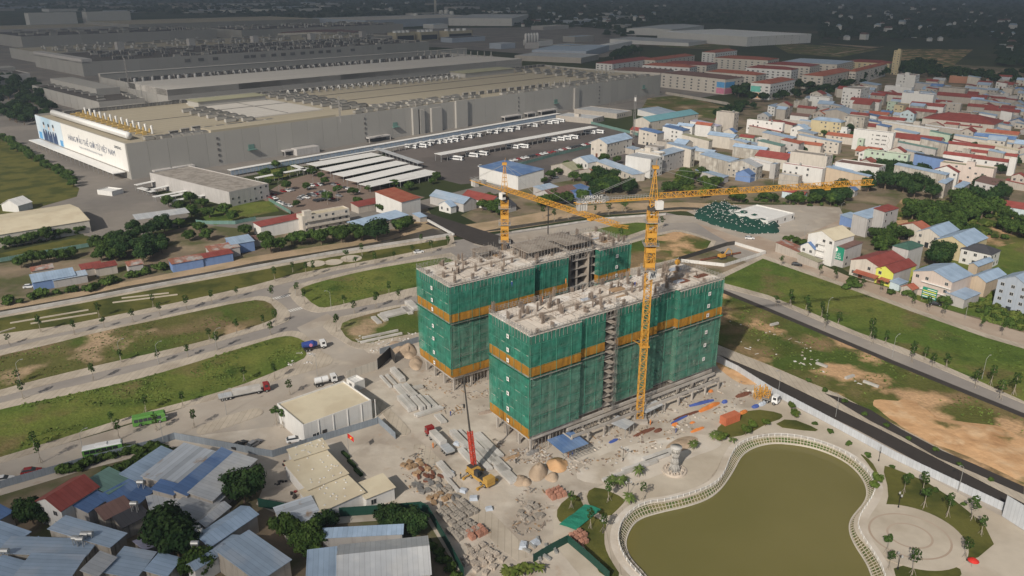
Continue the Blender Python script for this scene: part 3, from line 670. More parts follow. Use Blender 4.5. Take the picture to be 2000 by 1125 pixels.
    for x in [1.5+1.25*k for k in range(int((W-3)/1.25))]:
        for y in (1.2, 3, 8, 14, 17.6):
            if y < D: b.bar((x,y,0),(x+.0,y,5.1), .065, 4)
    part('ground_props', b, M['scaffold'], t, kind='stuff')
    return t
SEG2 = [(0,17.2,0,'net',False),(17.2,27,1.3,'net',False),(27,31,1.3,'open',False),(31,47.5,1.3,'net',False),(47.5,55.5,2.4,'net',False),(55.5,74,.6,'net',False)]
SEG1 = [(0,32,0,'net',True),(32,47,1.6,'net',False),(47,60,3,'open',False),(60,74,1.0,'net',False)]
T2 = tower('nearer concrete tower in green netting with orange bands, its open hoist bay facing the pond', Vector((4.7,186.6,0)), 74, 19.2, SEG2, True, 21, ())
T1 = tower('farther concrete tower in green netting, its deck crowded with shoring and raw frames', Vector((-18.8,222.6,0)), 74, 20.5, SEG1, True, 57, ((33,46,5,16,2.9),(48,60,4,12,2.9),(46,58,13,19,2.4),(20,28,15,20,2.7)))
# builders hoist in the open bay of the near tower
h = thing('builders_hoist', 'slim grey lattice hoist mast in the open bay of the near tower', 'hoist', T2.matrix_basis @ Vector((29.6,-.5,0)), rz_of(55))
def lattice(b, p, q, wd, nseg, rc=.07, rd=.045, up=None, tri=False):
    p, q = Vector(p), Vector(q); d = (q-p).normalized()
    u = up or (Vector((1,0,0)) if abs(d.z) > .9 else Vector((0,0,1)))
    s = d.cross(u).normalized(); u = s.cross(d).normalized()
    if tri: cs = [s*wd/2, -s*wd/2, u*wd*.95]
    else: cs = [s*wd/2+u*wd/2, -s*wd/2+u*wd/2, -s*wd/2-u*wd/2, s*wd/2-u*wd/2]
    k = len(cs)
    for c in cs: b.bar(p+c, q+c, rc, 4)
    for i in range(nseg):
        a, e = p.lerp(q, i/nseg), p.lerp(q, (i+1)/nseg)
        for j in range(k):
            c0, c1 = cs[j], cs[(j+1) % k]
            b.bar(a+c0, a+c1, rd, 4, None, False)
            if (i+j) % 2: b.bar(a+c0, e+c1, rd, 4, None, False)
            else: b.bar(a+c1, e+c0, rd, 4, None, False)
    return b
part('mast', lattice(MB(), (0,0,0), (0,0,TOPZ+4), .7, 30, .05, .035), M['steel'], h)
b = MB(); b.box(.4,2.0,-.1,1.3,1.0,3.4); part('cage', b, M['steel'], h)
b = MB()
for z in FLZ[:-1]: b.box(-2.3,-.45,-.1,1.9,z-.16,z-.02)
part('landings', b, M['rawconc'], h)
# podium in front of the near tower: beams on columns
pod = thing('podium_structure', 'low open frame of concrete beams and columns along the foot of the near tower', 'frame', T2.matrix_basis @ Vector((20,-3.4,0)), rz_of(55))
for y, z in ((0,3.3),(2.0,4.6)):
    b = MB(); b.box(-8,52,y-.22,y+.22,z,z+.8); part('beam', b, M['concrete'], pod)
for x in range(-8, 53, 6):
    b = MB(); b.box(x-.25,x+.25,-.25,.25,0,3.3); part('post', b, M['concrete'], pod)
b = MB()
for x in range(-8, 53, 6): b.box(x-.15,x+.15,.24,3.8,2.9,3.28)
part('cross_beams', b, M['concrete'], pod)
# ---------------- tower cranes ----------------
def tower_crane(label, loc, az, hm, jl, cl, zj, ap, sleeve):
    t = thing('tower_crane', label, 'crane', loc, 0)
    part('mast', lattice(MB(), (0,0,0), (0,0,hm), 1.8, int(hm/1.5), .13, .075), M['crane'], t)
    b = MB(); z0 = hm-sleeve
    lattice(b, (0,0,z0), (0,0,hm), 2.5, int(sleeve/1.9), .13, .085)
    for z in [z0+sleeve*k/4 for k in range(4)]:
        b.box(-1.3,1.3,-1.33,-1.2,z+.9,z+2.2); b.box(-1.33,-1.2,-1.3,1.3,z+.9,z+2.2); b.box(-1.3,1.3,1.2,1.33,z+.9,z+2.2); b.box(1.2,1.33,-1.3,1.3,z+.9,z+2.2)
    part('climbing_frame', b, M['crane'], t)
    for f in (.0, .42, .8):
        z = z0+sleeve*f; b = MB(); b.box(-2,2,-2,2,z,z+.08)
        for a in range(4):
            cx, cy = [(-2,-2),(2,-2),(2,2),(-2,2)][a]; ex, ey = [(2,-2),(2,2),(-2,2),(-2,-2)][a]
            for zz in (.5,1.0): b.bar((cx,cy,z+zz),(ex,ey,z+zz), .04, 4)
            b.bar((cx,cy,z),(cx,cy,z+1), .04, 4)
        part('work_platform', b, M['galv'], t)
    b = MB(); b.lathe([(1.5,hm-.2),(1.5,hm+.7)], 14); part('slewing_ring', b, M['darksteel'], t)
    d = azv(az); s = azv(az+90); up = Vector((0,0,1))
    j0 = Vector((0,0,zj))
    b = MB(); lattice(b, j0, (0,0,hm+.6), 1.7, 2, .12, .08)
    # apex (A-frame)
    for sx in (-1,1):
        for sd in (-1,1): b.bar(j0+d*sx*.85+s*sd*.8, Vector((0,0,ap))+s*sd*.25, .12, 4)
    for k in range(1,6):
        f = k/6; q = [ (j0+d*sx*.85+s*sd*.8).lerp(Vector((0,0,ap))+s*sd*.25, f) for sx,sd in ((-1,-1),(1,-1),(1,1),(-1,1))]
        for i in range(4): b.bar(q[i], q[(i+1)%4], .07, 4)
    b.box(-.8,.8,-.8,.8,ap-.1,ap+.6); b.bar((0,0,ap),(.3,0,ap+2.2),.06,4)
    part('apex_frame', b, M['crane'], t)
    b = MB(); lattice(b, j0+d*.9, j0+d*jl, 1.45, int(jl/1.35), .1, .065, None, True)
    part('jib', b, M['crane'], t)
    b = MB(); e = j0-d*cl
    for sd in (-.75,.75): b.bar(j0-d*.9+s*sd, e+s*sd, .17, 4)
    n_ = int(cl/1.6)
    for k in range(n_): b.bar(j0-d*(k*1.6)+s*.75, j0-d*((k+1)*1.6)-s*.75, .06, 4)
    part('counter_jib', b, M['crane'], t)
    b = MB()
    for sd in (-.8,.8):
        for zz in (.6,1.1): b.bar(j0-d*1+s*sd+up*zz, e+s*sd+up*zz, .045, 4)
        for k in range(n_*2): b.bar(j0-d*(k*.8)+s*sd, j0-d*(k*.8)+s*sd+up*1.1, .035, 4)
    part('walkway_rail', b, M['galv'], t)
    for k in range(4):
        b = MB(); c = j0-d*(cl-1-k*.65); b.cbox((c.x,c.y,c.z-1.9), .5, 1.7, 2.2, rz_of(az)); part('counterweight', b, M['precast'], t)
    b = MB(); c = j0-d*(cl*.62); b.cbox((c.x,c.y,c.z+.1), 1.5, 1.2, 1.2, rz_of(az)); part('winch', b, M['galv'], t)
    b = MB(); c = j0+d*1.0+s*1.7-up*2.6; b.cbox((c.x,c.y,c.z), 1.9, 1.4, 2.2, rz_of(az))
    cabin = part('cabin', b, M['white'], t)
    b = MB(); c = j0+d*1.99+s*1.7-up*1.7; b.cbox((c.x,c.y,c.z), .05, 1.2, 1.0, rz_of(az)); part('cabin_window', b, M['glass'], cabin)
    b = MB(); A = Vector((0,0,ap))
    for f in (.32,.72): b.bar(A, j0+d*jl*f+up*1.3, .05, 4)
    b.bar(A+s*.25, e+s*.7, .05, 4); b.bar(A-s*.25, e-s*.7, .05, 4)
    part('tie_bars', b, M['galv'], t)
    b = MB(); c = j0+d*jl*.78; b.cbox((c.x,c.y,c.z-.7), 1.6, 1.6, .5, rz_of(az)); part('trolley', b, M['crane'], t)
    # company board on the mast with its black peaked mark
    b = MB(); zb = z0-1.2; b.box(-1.45,1.45,-1.62,-1.5,zb-1.2,zb+1.2); bd = part('company_board', b, M['white'], t)
    b = MB()
    for x0 in (-.95,-.05):
        b.bar((x0,-1.66,zb-.75),(x0+.45,-1.66,zb+.7),.13,4); b.bar((x0+.45,-1.66,zb+.7),(x0+.9,-1.66,zb-.75),.13,4)
    part('logo', b, M['ink'], bd)
    bd.rotation_euler = (0,0,R(35))
    return t
C2 = tower_crane('yellow tower crane on the near tower front, its long jib reaching over the town', Vector((37.6,205.6,0)), 76, 64.6, 67, 22, 67.6, 75.7, 17)
C1 = tower_crane('yellow tower crane behind the far tower, its jib swung out over the deck', Vector((-2.5,261,0)), 143, 53.2, 55, 19.5, 56.2, 65, 15)
b = MB(); b.box(-2.2,2.2,-2.2,2.2,0,1.2); part('footing', b, M['concrete'], C2)
b = MB()
for z in (24.5,): b.box(-1.4,1.4,-1.4,1.4,z,z+.25); b.bar((-1,1,z),(-3.0,4.5,z),.12,4); b.bar((1,1,z),(-1.2,5.2,z),.12,4)
part('wall_tie', b, M['crane'], C2)
# maker's sign on the counter-jib of the near crane: two lines of white letters
def text_mesh(txt, size, m, name='lettering', ext=.02):
    cu = bpy.data.curves.new(name, 'FONT'); cu.body = txt; cu.size = size; cu.extrude = ext; cu.align_x = 'CENTER'; cu.align_y = 'CENTER'; cu.resolution_u = 2
    ob = bpy.data.objects.new(name, cu); COL.objects.link(ob)
    dg = bpy.context.evaluated_depsgraph_get(); me = bpy.data.meshes.new_from_object(ob.evaluated_get(dg))
    bpy.data.objects.remove(ob); me.materials.clear(); me.materials.append(M[m]); return me
def put_text(txt, size, m, parent, loc, rot, name='lettering'):
    o = link(name, text_mesh(txt, size, m, name), parent, loc); o.rotation_euler = rot; return o
d = azv(76); sgc = Vector((0,0,67.6)) - d*17.2 + azv(166)*1.0
b = MB(); 
for z in (-.1, 1.0, 2.1): b.bar(sgc-d*3.4+Vector((0,0,z)), sgc+d*3.4+Vector((0,0,z)), .05, 4)
for k in range(5): b.bar(sgc-d*(3.4-1.7*k)+Vector((0,0,-.3)), sgc-d*(3.4-1.7*k)+Vector((0,0,2.1)), .05, 4)
sf = part('sign_frame', b, M['galv'], C2)
put_text('VIMONT', 1.35, 'white', sf, sgc+Vector((0,0,1.55))+azv(166)*.1, (R(90),0,rz_of(76)))
put_text('COMPLAND', 1.2, 'white', sf, sgc+Vector((0,0,.4))+azv(166)*.1, (R(90),0,rz_of(76)))
# ---------------- factory ----------------
FRZ = rz_of(44.3)           # local x = along the front (a), local y = into depth (b)
def block(name, label, a0, a1, b0, b1, h, wall, roof, panel=0, parapet=.9, deck=None, cat='factory', group=None, side=True):
    t = thing(name, label, cat, FW(a0, b0), FRZ, group); W, D = a1-a0, b1-b0
    deck = h-parapet if deck is None else deck
    b = MB(); b.box(.3,W-.3,.3,D-.3,0,deck-.05); part('core', b, M[wall], t)
    b = MB(); b.box(.3,W-.3,.3,D-.3,deck-.05,deck); part('roof_deck', b, M[roof], t)
    if parapet:
        b = MB(); q = .6
        b.box(0,W,D-q,D,0,h); b.box(W-q,W,.3,D-q,0,h)
        part('wall', b, M[wall], t)
    if panel:
        n = max(1, round(W/panel)); me = MB().box(.06,W/n-.06,0,.55,0,h).mesh('wall_panel', M[wall])
        for i in range(n): link('wall_panel', me, t, (W*i/n,0,0))
        if side:
            n = max(1, round(D/panel)); me = MB().box(0,.55,.56,D/n-.06,0,h).mesh('wall_panel', M[wall])
            for i in range(n): link('wall_panel', me, t, (0,D*i/n,0))
    elif parapet:
        b = MB(); b.box(0,W,0,q,0,h); b.box(0,q,q,D,0,h); part('wall', b, M[wall], t)
    return t
rf = random.Random(5)
UN = {}
def unit_mesh(kind):
    if kind in UN: return UN[kind]
    b = MB()
    if kind == 'ahu':
        b.box(-3.4,3.4,-1.5,1.5,.5,3.0); b.mi = 1; b.box(-3.5,3.5,-1.6,1.6,3.0,3.25); b.lathe([(1.2,0),(1.2,.6)],10,(0,0,0)); m = ['equip','equip_dark']
        b = MB(); b.box(-4.2,4.2,-1.6,1.6,.4,2.9); b.mi = 1; b.box(-4.3,4.3,-1.7,1.7,2.9,3.1)
        b.mi = 0; b.bar((4.2,0,1.6),(5.8,0,1.6),1.15,10); b.bar((5.8,0,1.6),(6.3,0,.2),1.0,10)
        for x in (-3.8,3.8): b.box(x-.15,x+.15,-1.5,1.5,0,.4)
        m = ['equip','equip_dark']
    elif kind == 'box':
        b.box(-3.2,3.2,-2,2,.3,2.4); b.mi = 1; b.box(-3,3,-1.8,1.8,2.4,2.5); m = ['equip','equip_dark']
    elif kind == 'pipe':
        b.bar((0,0,0),(0,0,3.2),.75,8); b.bar((0,0,3.2),(0,2.2,3.9),.75,8); b.bar((0,2.2,3.9),(0,3.6,2.2),.8,8); b.mi = 1; b.box(-1.2,1.2,-1.5,-.6,0,1.6); m = ['duct','equip']
    elif kind == 'rack':
        for x in (-3,0,3): b.box(x-.1,x+.1,-1,1,0,3.0)
        b.box(-3.4,3.4,-1.2,1.2,3.0,3.3); b.mi = 1; b.box(-3,3,-.9,.9,.4,2.6); m = ['equip','equip_dark']
    elif kind == 'ochre':
        b.bar((-7,0,1.6),(3,0,1.6),.55,6); b.box(-2.5,.5,-.9,.9,.2,2.8); b.bar((3,0,1.6),(3,0,4.0),.6,8); b.mi = 1; b.bar((4.6,0,.3),(4.6,0,6.0),.75,8); b.box(3,4.6,-.3,.3,3.2,3.8); m = ['ochre','roof_white']
    elif kind == 'tank':
        b.lathe([(1.6,0),(1.6,4.2),(.9,5.0),(.1,5.2)],12); m = ['duct']
    elif kind == 'stack':
        b.lathe([(.6,0),(.6,6)],8); b.box(-1.2,1.2,-1.2,1.2,0,1.4); m = ['equip']
    UN[kind] = b.mesh({'ahu':'air_handler','box':'rooftop_unit','pipe':'bent_duct','rack':'pipe_rack','ochre':'ochre_exhaust','tank':'rooftop_tank','stack':'exhaust_stack'}[kind], [M[x] for x in (m if len(m) > 1 else m*2)])
    return UN[kind]
def units(t, kind, pts, z, rz=0.0, sc=1.0):
    me = unit_mesh(kind)
    for x, y in pts: link(me.name.split('.')[0], me, t, (x,y,z), rz+rf.choice((0,0,.0)), (sc,)*3)
def rowp(x0,y0,x1,y1,n,j=0.0): return [(x0+(x1-x0)*i/max(1,n-1)+rf.uniform(-j,j), y0+(y1-y0)*i/max(1,n-1)+rf.uniform(-j,j)) for i in range(n)]
F1 = block('factory_hall', 'huge grey panelled factory hall with the white billboard on its end wall', 0, 614, 0, 185, 24, 'factory_wall', 'factory_roof', 13.5, .9, 22.4)
b = MB(); b.box(59,163,.2,16,22,25.6); part('raised_roof_edge', b, M['factory_roof'], F1)
b = MB(); b.box(118,182,48,168,22.45,23.4); part('pale_roof_bay', b, M['factory_pale'], F1)
b = MB(); b.box(114,178,135,156,22,27.5); pe = part('penthouse', b, M['factory_wall'], F1)
b = MB(); b.box(113,179,134,157,27.5,27.9); part('penthouse_roof', b, M['roof_olive'], pe)
b = MB(); b.box(440,520,150,176,22,27.5); pe = part('penthouse', b, M['factory_wall'], F1); b = MB(); b.box(439,521,149,177,27.5,27.9); part('penthouse_roof', b, M['roof_olive'], pe)
b = MB(); b.bar((10,172,25.6),(10,20,25.6),2.4,14); part('main_duct', b, M['roof_white'], F1, True)
units(F1,'ochre', rowp(27,164,27,34,13), 22.4)
units(F1,'ahu', rowp(108,120,108,40,7)+rowp(196,168,196,36,10)+rowp(206,168,206,36,10)+rowp(532,170,532,40,9)+rowp(546,170,546,40,9), 22.4)
units(F1,'rack', rowp(22,176,112,176,14)+rowp(210,172,330,172,16), 22.4)
units(F1,'pipe', rowp(216,158,332,158,15), 22.4)
units(F1,'box', rowp(340,170,430,170,13)+rowp(20,12,56,10,6)+rowp(190,12,330,14,20,2)+rowp(200,22,320,22,14,2)+rowp(360,10,600,10,30,1.5)+rowp(560,30,600,160,10,2)+rowp(450,24,590,24,18,2), 22.4)
units(F1,'stack', rowp(565,60,600,60,6)+rowp(420,18,470,18,7), 22.4)
units(F1,'rack', rowp(40,18,60,26,3)+rowp(330,30,440,26,12,1), 22.4)
units(F1,'rack', rowp(112,176,200,176,12)+rowp(334,178,440,178,14)+rowp(525,180,605,180,11), 22.4)
units(F1,'ahu', rowp(96,118,96,44,6)+rowp(216,150,216,40,8)+rowp(560,150,560,44,7), 22.4)
units(F1,'box', rowp(60,22,118,22,8,1)+rowp(222,30,320,30,12,2)+rowp(345,160,430,160,12,1)+rowp(30,8,58,6,5), 22.4)
units(F1,'pipe', rowp(345,150,430,150,11), 22.4)
# roof seams are real joints: dark upstands across the decks
b = MB(); b.box(34,112,96,96.6,22.42,22.75); b.box(118,182,104,104.6,23.42,23.7); b.box(149,149.6,49,168,23.42,23.7); b.box(212,520,84,84.7,22.42,22.8); b.box(212,520,130,130.7,22.42,22.8); part('roof_joint', b, M['equip_dark'], F1)
# vertical ducts and small things of the long front wall
for a0, a1, h in ((239,245,23),(247,252,21),(260,272,21),(289,303,24.5),(455,462,22)):
    b = MB(); b.box(a0,a1,-2.2,-.02,0,h); part('wall_duct', b, M['factory_wall'], F1)
for a in (62.5,190,372,498):
    for z in (3,7,11,15,19): part('wall_vent', MB().box(a-.7,a+.7,-.5,-.02,z,z+1.5), M['equip_dark'], F1)
for a, z in ((88,8),(221,9),(427,9),(580,11)):
    b = MB(); b.box(a-3.4,a+3.4,-2.6,-.02,z,z+.5); b.box(a-2.4,a+2.4,-.3,-.02,z+.5,z+4); part('wall_platform', b, M['roof_green'], F1)
for a0, a1 in ((14,26),(28,42),(112,120),(190,212),(348,372),(380,392),(400,424)):
    b = MB(); b.box(a0,a1,-5,-.02,3.4,4.4); b.box(a0,a0+.5,-5,-4.5,0,3.4); b.box(a1-.5,a1,-5,-4.5,0,3.4); dk = part('dock_canopy', b, M['grey'], F1)
    part('dock_door', MB().box(a0+1,a1-1,-.3,-.02,0,3.4), M['equip_dark'], dk)
b = MB(); b.box(120,140,-9,-1,0,5); part('annex', b, M['grey'], F1)
# covered loading deck along the billboard wall
b = MB(); b.box(-9,-1.2,6,182,4.2,4.8); cp = part('loading_canopy', b, M['roof_white'], F1)
b = MB()
for y in range(8,182,9): b.box(-8.6,-8.2,y,y+.4,0,4.2)
part('canopy_posts', b, M['galv'], cp)
# billboard
bb = thing('billboard', 'giant white billboard with slogan and three dark suited figures on the factory end wall', 'billboard', FW(-.1,0), FRZ)
b = MB(); b.box(-.35,-.02,1,124,5.2,23.8); pnl = part('white_panel', b, M['white'], bb)
b = MB(); b.box(-.35,-.02,124.2,184,5.2,23.8); ph = part('photo_panel', b, M['poster_bg'], bb)
def disc(b, y, z, ry, rz_, x=-.42, n=14):
    b.add([(x, y+ry*math.cos(2*math.pi*i/n), z+rz_*math.sin(2*math.pi*i/n)) for i in range(n)], [list(range(n))])
for k, y in enumerate((165,154,143)):
    b = MB(); dz = (0,-.4,.1)[k]
    b.add([(-.40,y-5.2,5.3),(-.40,y+5.2,5.3),(-.40,y+5.0,12+dz),(-.40,y+3.6,14.3+dz),(-.40,y-3.6,14.3+dz),(-.40,y-5.0,12+dz)], [(0,1,2,3,4,5)])
    b.mi = 1; disc(b, y, 17.3+dz, 1.75, 2.3, -.43); b.mi = 2; disc(b, y, 18.9+dz, 1.9, 1.4, -.45)
    b.mi = 3; b.add([(-.43,y-1.2,14.2+dz),(-.43,y+1.2,14.2+dz),(-.43,y,10.5+dz)], [(0,1,2)])
    part('printed_figure', b, [M['poster_navy'],M['poster_skin'],M['ink'],M['poster_shirt']], ph)
b = MB(); b.box(-.42,-.36,174,181,5.5,11); b.box(-.42,-.36,126,132,5.5,10); part('printed_block', b, M['mur_blue'], ph)
TR = (R(90),0,R(-90))
put_text('HÀNG ĐẦU THẾ GIỚI TỪ VIỆT NAM', 5.6, 'ink_blue', pnl, (-.45,66,14.6), TR)
put_text('Chung tay vì một Việt Nam tiên phong về công nghệ', 2.1, 'ink_pale', pnl, (-.45,68,10.2), TR)
put_text('SAMSUNG', 2.6, 'ink', pnl, (-.45,14,19.6), TR)
# other halls of the campus
F2 = block('factory_hall', 'long grey hall with a plain white roof and a row of blue ducts behind it', 145, 660, 270, 452, 24, 'factory_wall', 'factory_dark', 26, .2, 19.5)
b = MB(); b.box(0,515,0,96,18,24.1); part('white_roof', b, M['factory_pale'], F2)
b = MB(); b.box(0,570,176,181.5,18,27); part('screen_wall', b, M['factory_wall'], F2)
b = MB(); b.box(-.3,570.3,175.5,182,27,27.5); part('screen_coping', b, M['factory_pale'], F2)
units(F2,'pipe', rowp(110,128,330,128,24,1), 19.5, 0, 1.15); units(F2,'tank', rowp(20,130,100,130,9,2)+rowp(335,134,500,134,12,2), 19.5)
units(F2,'rack', rowp(15,150,505,150,40), 19.5, 0, 1.3)
units(F2,'stack', rowp(455,160,512,60,12), 24, 0, 1.2)
F3 = block('office_block', 'low grey block with dark roof beside the factory street trees', 91, 136, 306, 512, 14, 'factory_wall', 'factory_dark', 20, 1.0)
b = MB(); b.box(20,44,60,205,12,20); b.box(6,14,20,22,12.6,14); part('upper_storey', b, M['factory_wall'], F3)
units(F3,'box', rowp(16,40,16,190,8)+rowp(38,12,42,40,3), 13.05)
F4 = block('factory_hall', 'long grey hall with rows of dark rooftop racks and louvres in its wall', 216, 862, 716, 930, 20, 'factory_wall', 'factory_dark', 27, 1.6)
units(F4,'rack', [(rf.uniform(60,640), rf.uniform(15,190)) for _ in range(150)], 18.4, 0, 1.4); units(F4,'pipe', [(rf.uniform(80,640), rf.uniform(20,200)) for _ in range(30)], 18.4, 0, 1.1); units(F4,'box', [(rf.uniform(60,640), rf.uniform(10,200)) for _ in range(80)], 18.4, 0, 1.5)
for k in range(16):
    a = (150,172,196,250,262,280,300,318,336,356,374,392,408,430,460,520)[k]; part('wall_louvre', MB().box(a,a+9,-.6,-.02,11,15.5), M['equip_dark'], F4)
b = MB(); b.box(0,14,0,214,18,24); part('stair_wing', b, M['grey'], F4)
F5 = block('office_block', 'pale low block with white rooftop plant beside the campus trees', 62, 140, 690, 780, 12, 'grey', 'factory_dark', 0, 1.0)
units(F5,'box', [(rf.uniform(8,60), rf.uniform(10,60)) for _ in range(14)], 11, 0, 1.5)
b = MB(); b.box(30,78,62,90,11,16); part('upper_storey', b, M['factory_wall'], F5)
F6 = block('factory_hall', 'dark roofed hall crowded with pale pipes behind the rack roofed hall', 240, 960, 960, 1150, 18, 'factory_wall', 'factory_roof', 36, 1.5)
units(F6,'pipe', [(rf.uniform(20,700), rf.uniform(10,180)) for _ in range(50)], 16.5, 0, 1.3); units(F6,'box', [(rf.uniform(20,700), rf.uniform(10,180)) for _ in range(70)], 16.5, 0, 2.0); units(F6,'tank', [(rf.uniform(20,700), rf.uniform(10,60)) for _ in range(30)], 16.5, 0, 1.1)
for k in range(5): part('stair_tower', MB().box(120+k*130,132+k*130,4,16,16.5,30), M['grey'], F6)
F7 = block('factory_hall', 'far plain grey hall with a long blank wall', 330, 760, 1400, 1640, 24, 'factory_wall', 'factory_dark', 40, 1.2)
units(F7,'stack', rowp(330,20,425,20,16), 23, 0, 1.6); units(F7,'box', [(rf.uniform(20,400), rf.uniform(10,200)) for _ in range(50)], 23, 0, 2.2)
F8 = block('factory_hall', 'far grey hall crowded with pale rooftop tanks', 800, 1300, 1350, 1560, 22, 'factory_wall', 'factory_dark', 40, 1.2)
units(F8,'tank', [(rf.uniform(20,480), rf.uniform(10,200)) for _ in range(40)], 21, 0, 1.1); units(F8,'box', [(rf.uniform(20,480), rf.uniform(10,200)) for _ in range(60)], 21, 0, 2.2)
block('factory_hall', 'distant slate hall under the hills at the campus edge', 700, 1300, 1780, 2100, 26, 'factory_wall', 'factory_roof', 60, 1.2)
block('factory_hall', 'distant grey hall with pale end wall', 380, 660, 1760, 2000, 24, 'grey', 'factory_roof', 60, 1.2)
block('factory_hall', 'distant long hall with pale blue roof', 1350, 1900, 1600, 1900, 24, 'bluegrey', 'factory_pale', 60, 1.2)
block('office_tower', 'distant white office slab with blue stair core', 620, 760, 2350, 2390, 45, 'whitewall', 'roof_conc', 0, 1.2, cat='building')
block('office_tower', 'distant white office slab with rows of windows beside the blue core', 790, 930, 2350, 2390, 45, 'whitewall', 'roof_conc', 0, 1.2, cat='building')
# lesser halls filling the far works
rg2 = random.Random(77); PL = []
for k in range(70):
    px, py = rg2.uniform(-60,1240), rg2.uniform(6,62)
    if px < 640 and py > 26: py = rg2.uniform(4,26)
    if px > 640 and rg2.random() < .5: py = rg2.uniform(60,104) if px > 860 else rg2.uniform(30,60)
    p = P(px,py); sc_ = p.y/1500; w_, d_, h_ = rg2.uniform(30,90)*sc_, rg2.uniform(18,45)*sc_, rg2.uniform(7,14)
    if any((p.x-a)**2+(p.y-c)**2 < (r_+w_*.6)**2 for a,c,r_ in PL): continue
    q = p-FO; a_, b_ = q.dot(FA), q.dot(FB)
    if -20 < a_ < 1320 and -20 < b_ < 2110 and (b_ < 1160 or b_ > 1340): 
        if a_ < 870 or b_ > 950 and a_ < 1310: continue
    PL.append((p.x,p.y,w_*.6)); wl_ = rg2.choice(('factory_wall','grey','whitewall','beige','bluegrey')); rf3 = rg2.choice(('factory_dark','roof_grey','factory_pale','roof_slate','roof_brown'))
    WN = {'factory_wall':'grey','grey':'pale grey','whitewall':'white','beige':'beige','bluegrey':'blue-grey'}[wl_]; RN = {'factory_dark':'dark','roof_grey':'grey','factory_pale':'pale','roof_slate':'slate','roof_brown':'brown'}[rf3]
    lab = f"low {WN} hall with {RN} roof among the far works"
    block('works_hall', lab, a_, a_+w_, b_, b_+d_, h_, wl_, rf3, 0, .6, cat='hall', group='far works: '+lab)
# ochre cooling tower banks, silos, chimney beyond the halls
for k, (a, bb_) in enumerate(((1010,1010),(1075,1000),(1150,985))):
    t = block('cooling_tower_bank', ('yellow-beige cooling tower bank with white fan stacks', 'middle yellow-beige cooling tower bank beside the halls', 'wide yellow-beige cooling tower bank nearest the town')[k], a, a+(55,55,80)[k], bb_, bb_+34, 20, 'coolbeige', 'roof_grey', 0, 1.0, cat='cooling tower')
    for i in range(4): part('fan_stack', MB().lathe([(5,19),(4.4,22),(5,24)],14,(8+i*(13 if k < 2 else 20),17,0)), M['roof_white'], t)
    part('louvre_face', MB().box(3,(52,52,77)[k],-.3,-.02,2,13), M['glass'], t)
def px_tank(px,py,r,h,label,n=1,m='whitewall',name='storage_tank'):
    p = P(px,py); solo(name, MB().lathe([(r,0),(r,h),(r*.6,h*1.06),(.1,h*1.1)],16), M[m], label, 'tank', None, p, 0, True)
ch = thing('chimney', 'tall slim white chimney beyond the cooling towers', 'chimney', P(851,33)); part('shaft', MB().lathe([(6,0),(4.4,95),(4.2,110)],16), M['whitewall'], ch, True); part('band', MB().lathe([(4.9,70),(4.8,76)],16), M['grey'], ch)
for i, (x, y, r_, hh) in enumerate(((862,33,9,26),(872,33,10,28),(882,34,9,24),(805,42,8,24),(812,43,9,28))): px_tank(x,y,r_,hh,('white domed storage tank nearest the tall chimney','large white domed storage tank in the chimney group','white domed storage tank at the end of the chimney group','short white tank beside the boiler house','taller white tank beside the boiler house')[i])
for i in range(5): px_tank(1027+i*5.5,92-i*.4,3.1,26,'slim white silo in a row on a pale base','silos beyond the factory')
for o in [o for o in bpy.data.objects if o.get('label') == 'slim white silo in a row on a pale base']: o['group'] = 'row of white silos'
solo('silo_base', MB().box(-14,14,-6,6,0,12), M['grey'], 'pale square base building under the white silos', 'building', None, P(1038,94)+Vector((0,-9,0)), rz_of(80))
# covered walkways and bus canopies
def canopy(label, p0, p1, wd, h, m='roof_white', group=None, step=6, name='covered_walkway'):
    a, q = P(*p0,h), P(*p1,h); L = (q-a).length; az = math.degrees(math.atan2(q.x-a.x, q.y-a.y))
    t = thing(name, label, 'canopy', Vector((a.x,a.y,0)), rz_of(az), group)
    b = MB(); b.box(0,L,-wd*.5,wd*.5,h-.25,h); part('roof', b, M[m], t)
    b = MB(); k = 0.3
    while k < L: b.box(k,k+.25,-wd*.4,-wd*.4+.25,0,h-.25); b.box(k,k+.25,wd*.4-.25,wd*.4,0,h-.25); k += step
    part('posts', b, M['galv'], t, kind='stuff'); return t
cw = canopy('long white covered walkway running along the factory front', (447,332), (1092,221), 4.5, 4.5)
b = MB(); 
for i in range(0,118): b.box(3*i+.2,3*i+2.8,-2.0,-1.8,1.0,4.1)
part('side_glazing', b, M['roof_slate'], cw, kind='stuff')
canopy('narrow white walkway roof between the long walkway and the bus park', (625,312), (1085,231), 2.6, 4)
canopy('broad white canopy over the bus bays', (855,301), (1160,247), 8.5, 5.5, name='bus_canopy')
canopy('grey covered walkway beside the white striped car port', (735,289), (822,318), 5, 4.5, 'roof_grey')
canopy('low white walkway roof bending round the hedged garden', (500,347), (600,328), 4, 4)
canopy('short white walkway roof beside the hedged garden', (572,322), (600,332), 4, 4)
canopy('white walkway roof beside the gate building', (265,361), (340,345), 4, 4)
canopy('flat grey roof of the entrance gate', (262,424), (366,410), 12, 7, 'roof_grey', None, 14, 'gate_canopy')
for k, (p0,p1) in enumerate((((272,366),(300,374)),((286,372),(330,362)),((300,384),(390,367)),((315,386),(400,371)),((335,392),(420,377)))):
    canopy(('first short white parking roof by the gate building','white parking roof crossing by the gate building','long white parking roof beside the gate trees','second long white parking roof beside the gate trees','white parking roof against the gate building wall')[k], p0, p1, 3.5, 3.2, 'roof_white', None, 6, 'parking_roof')
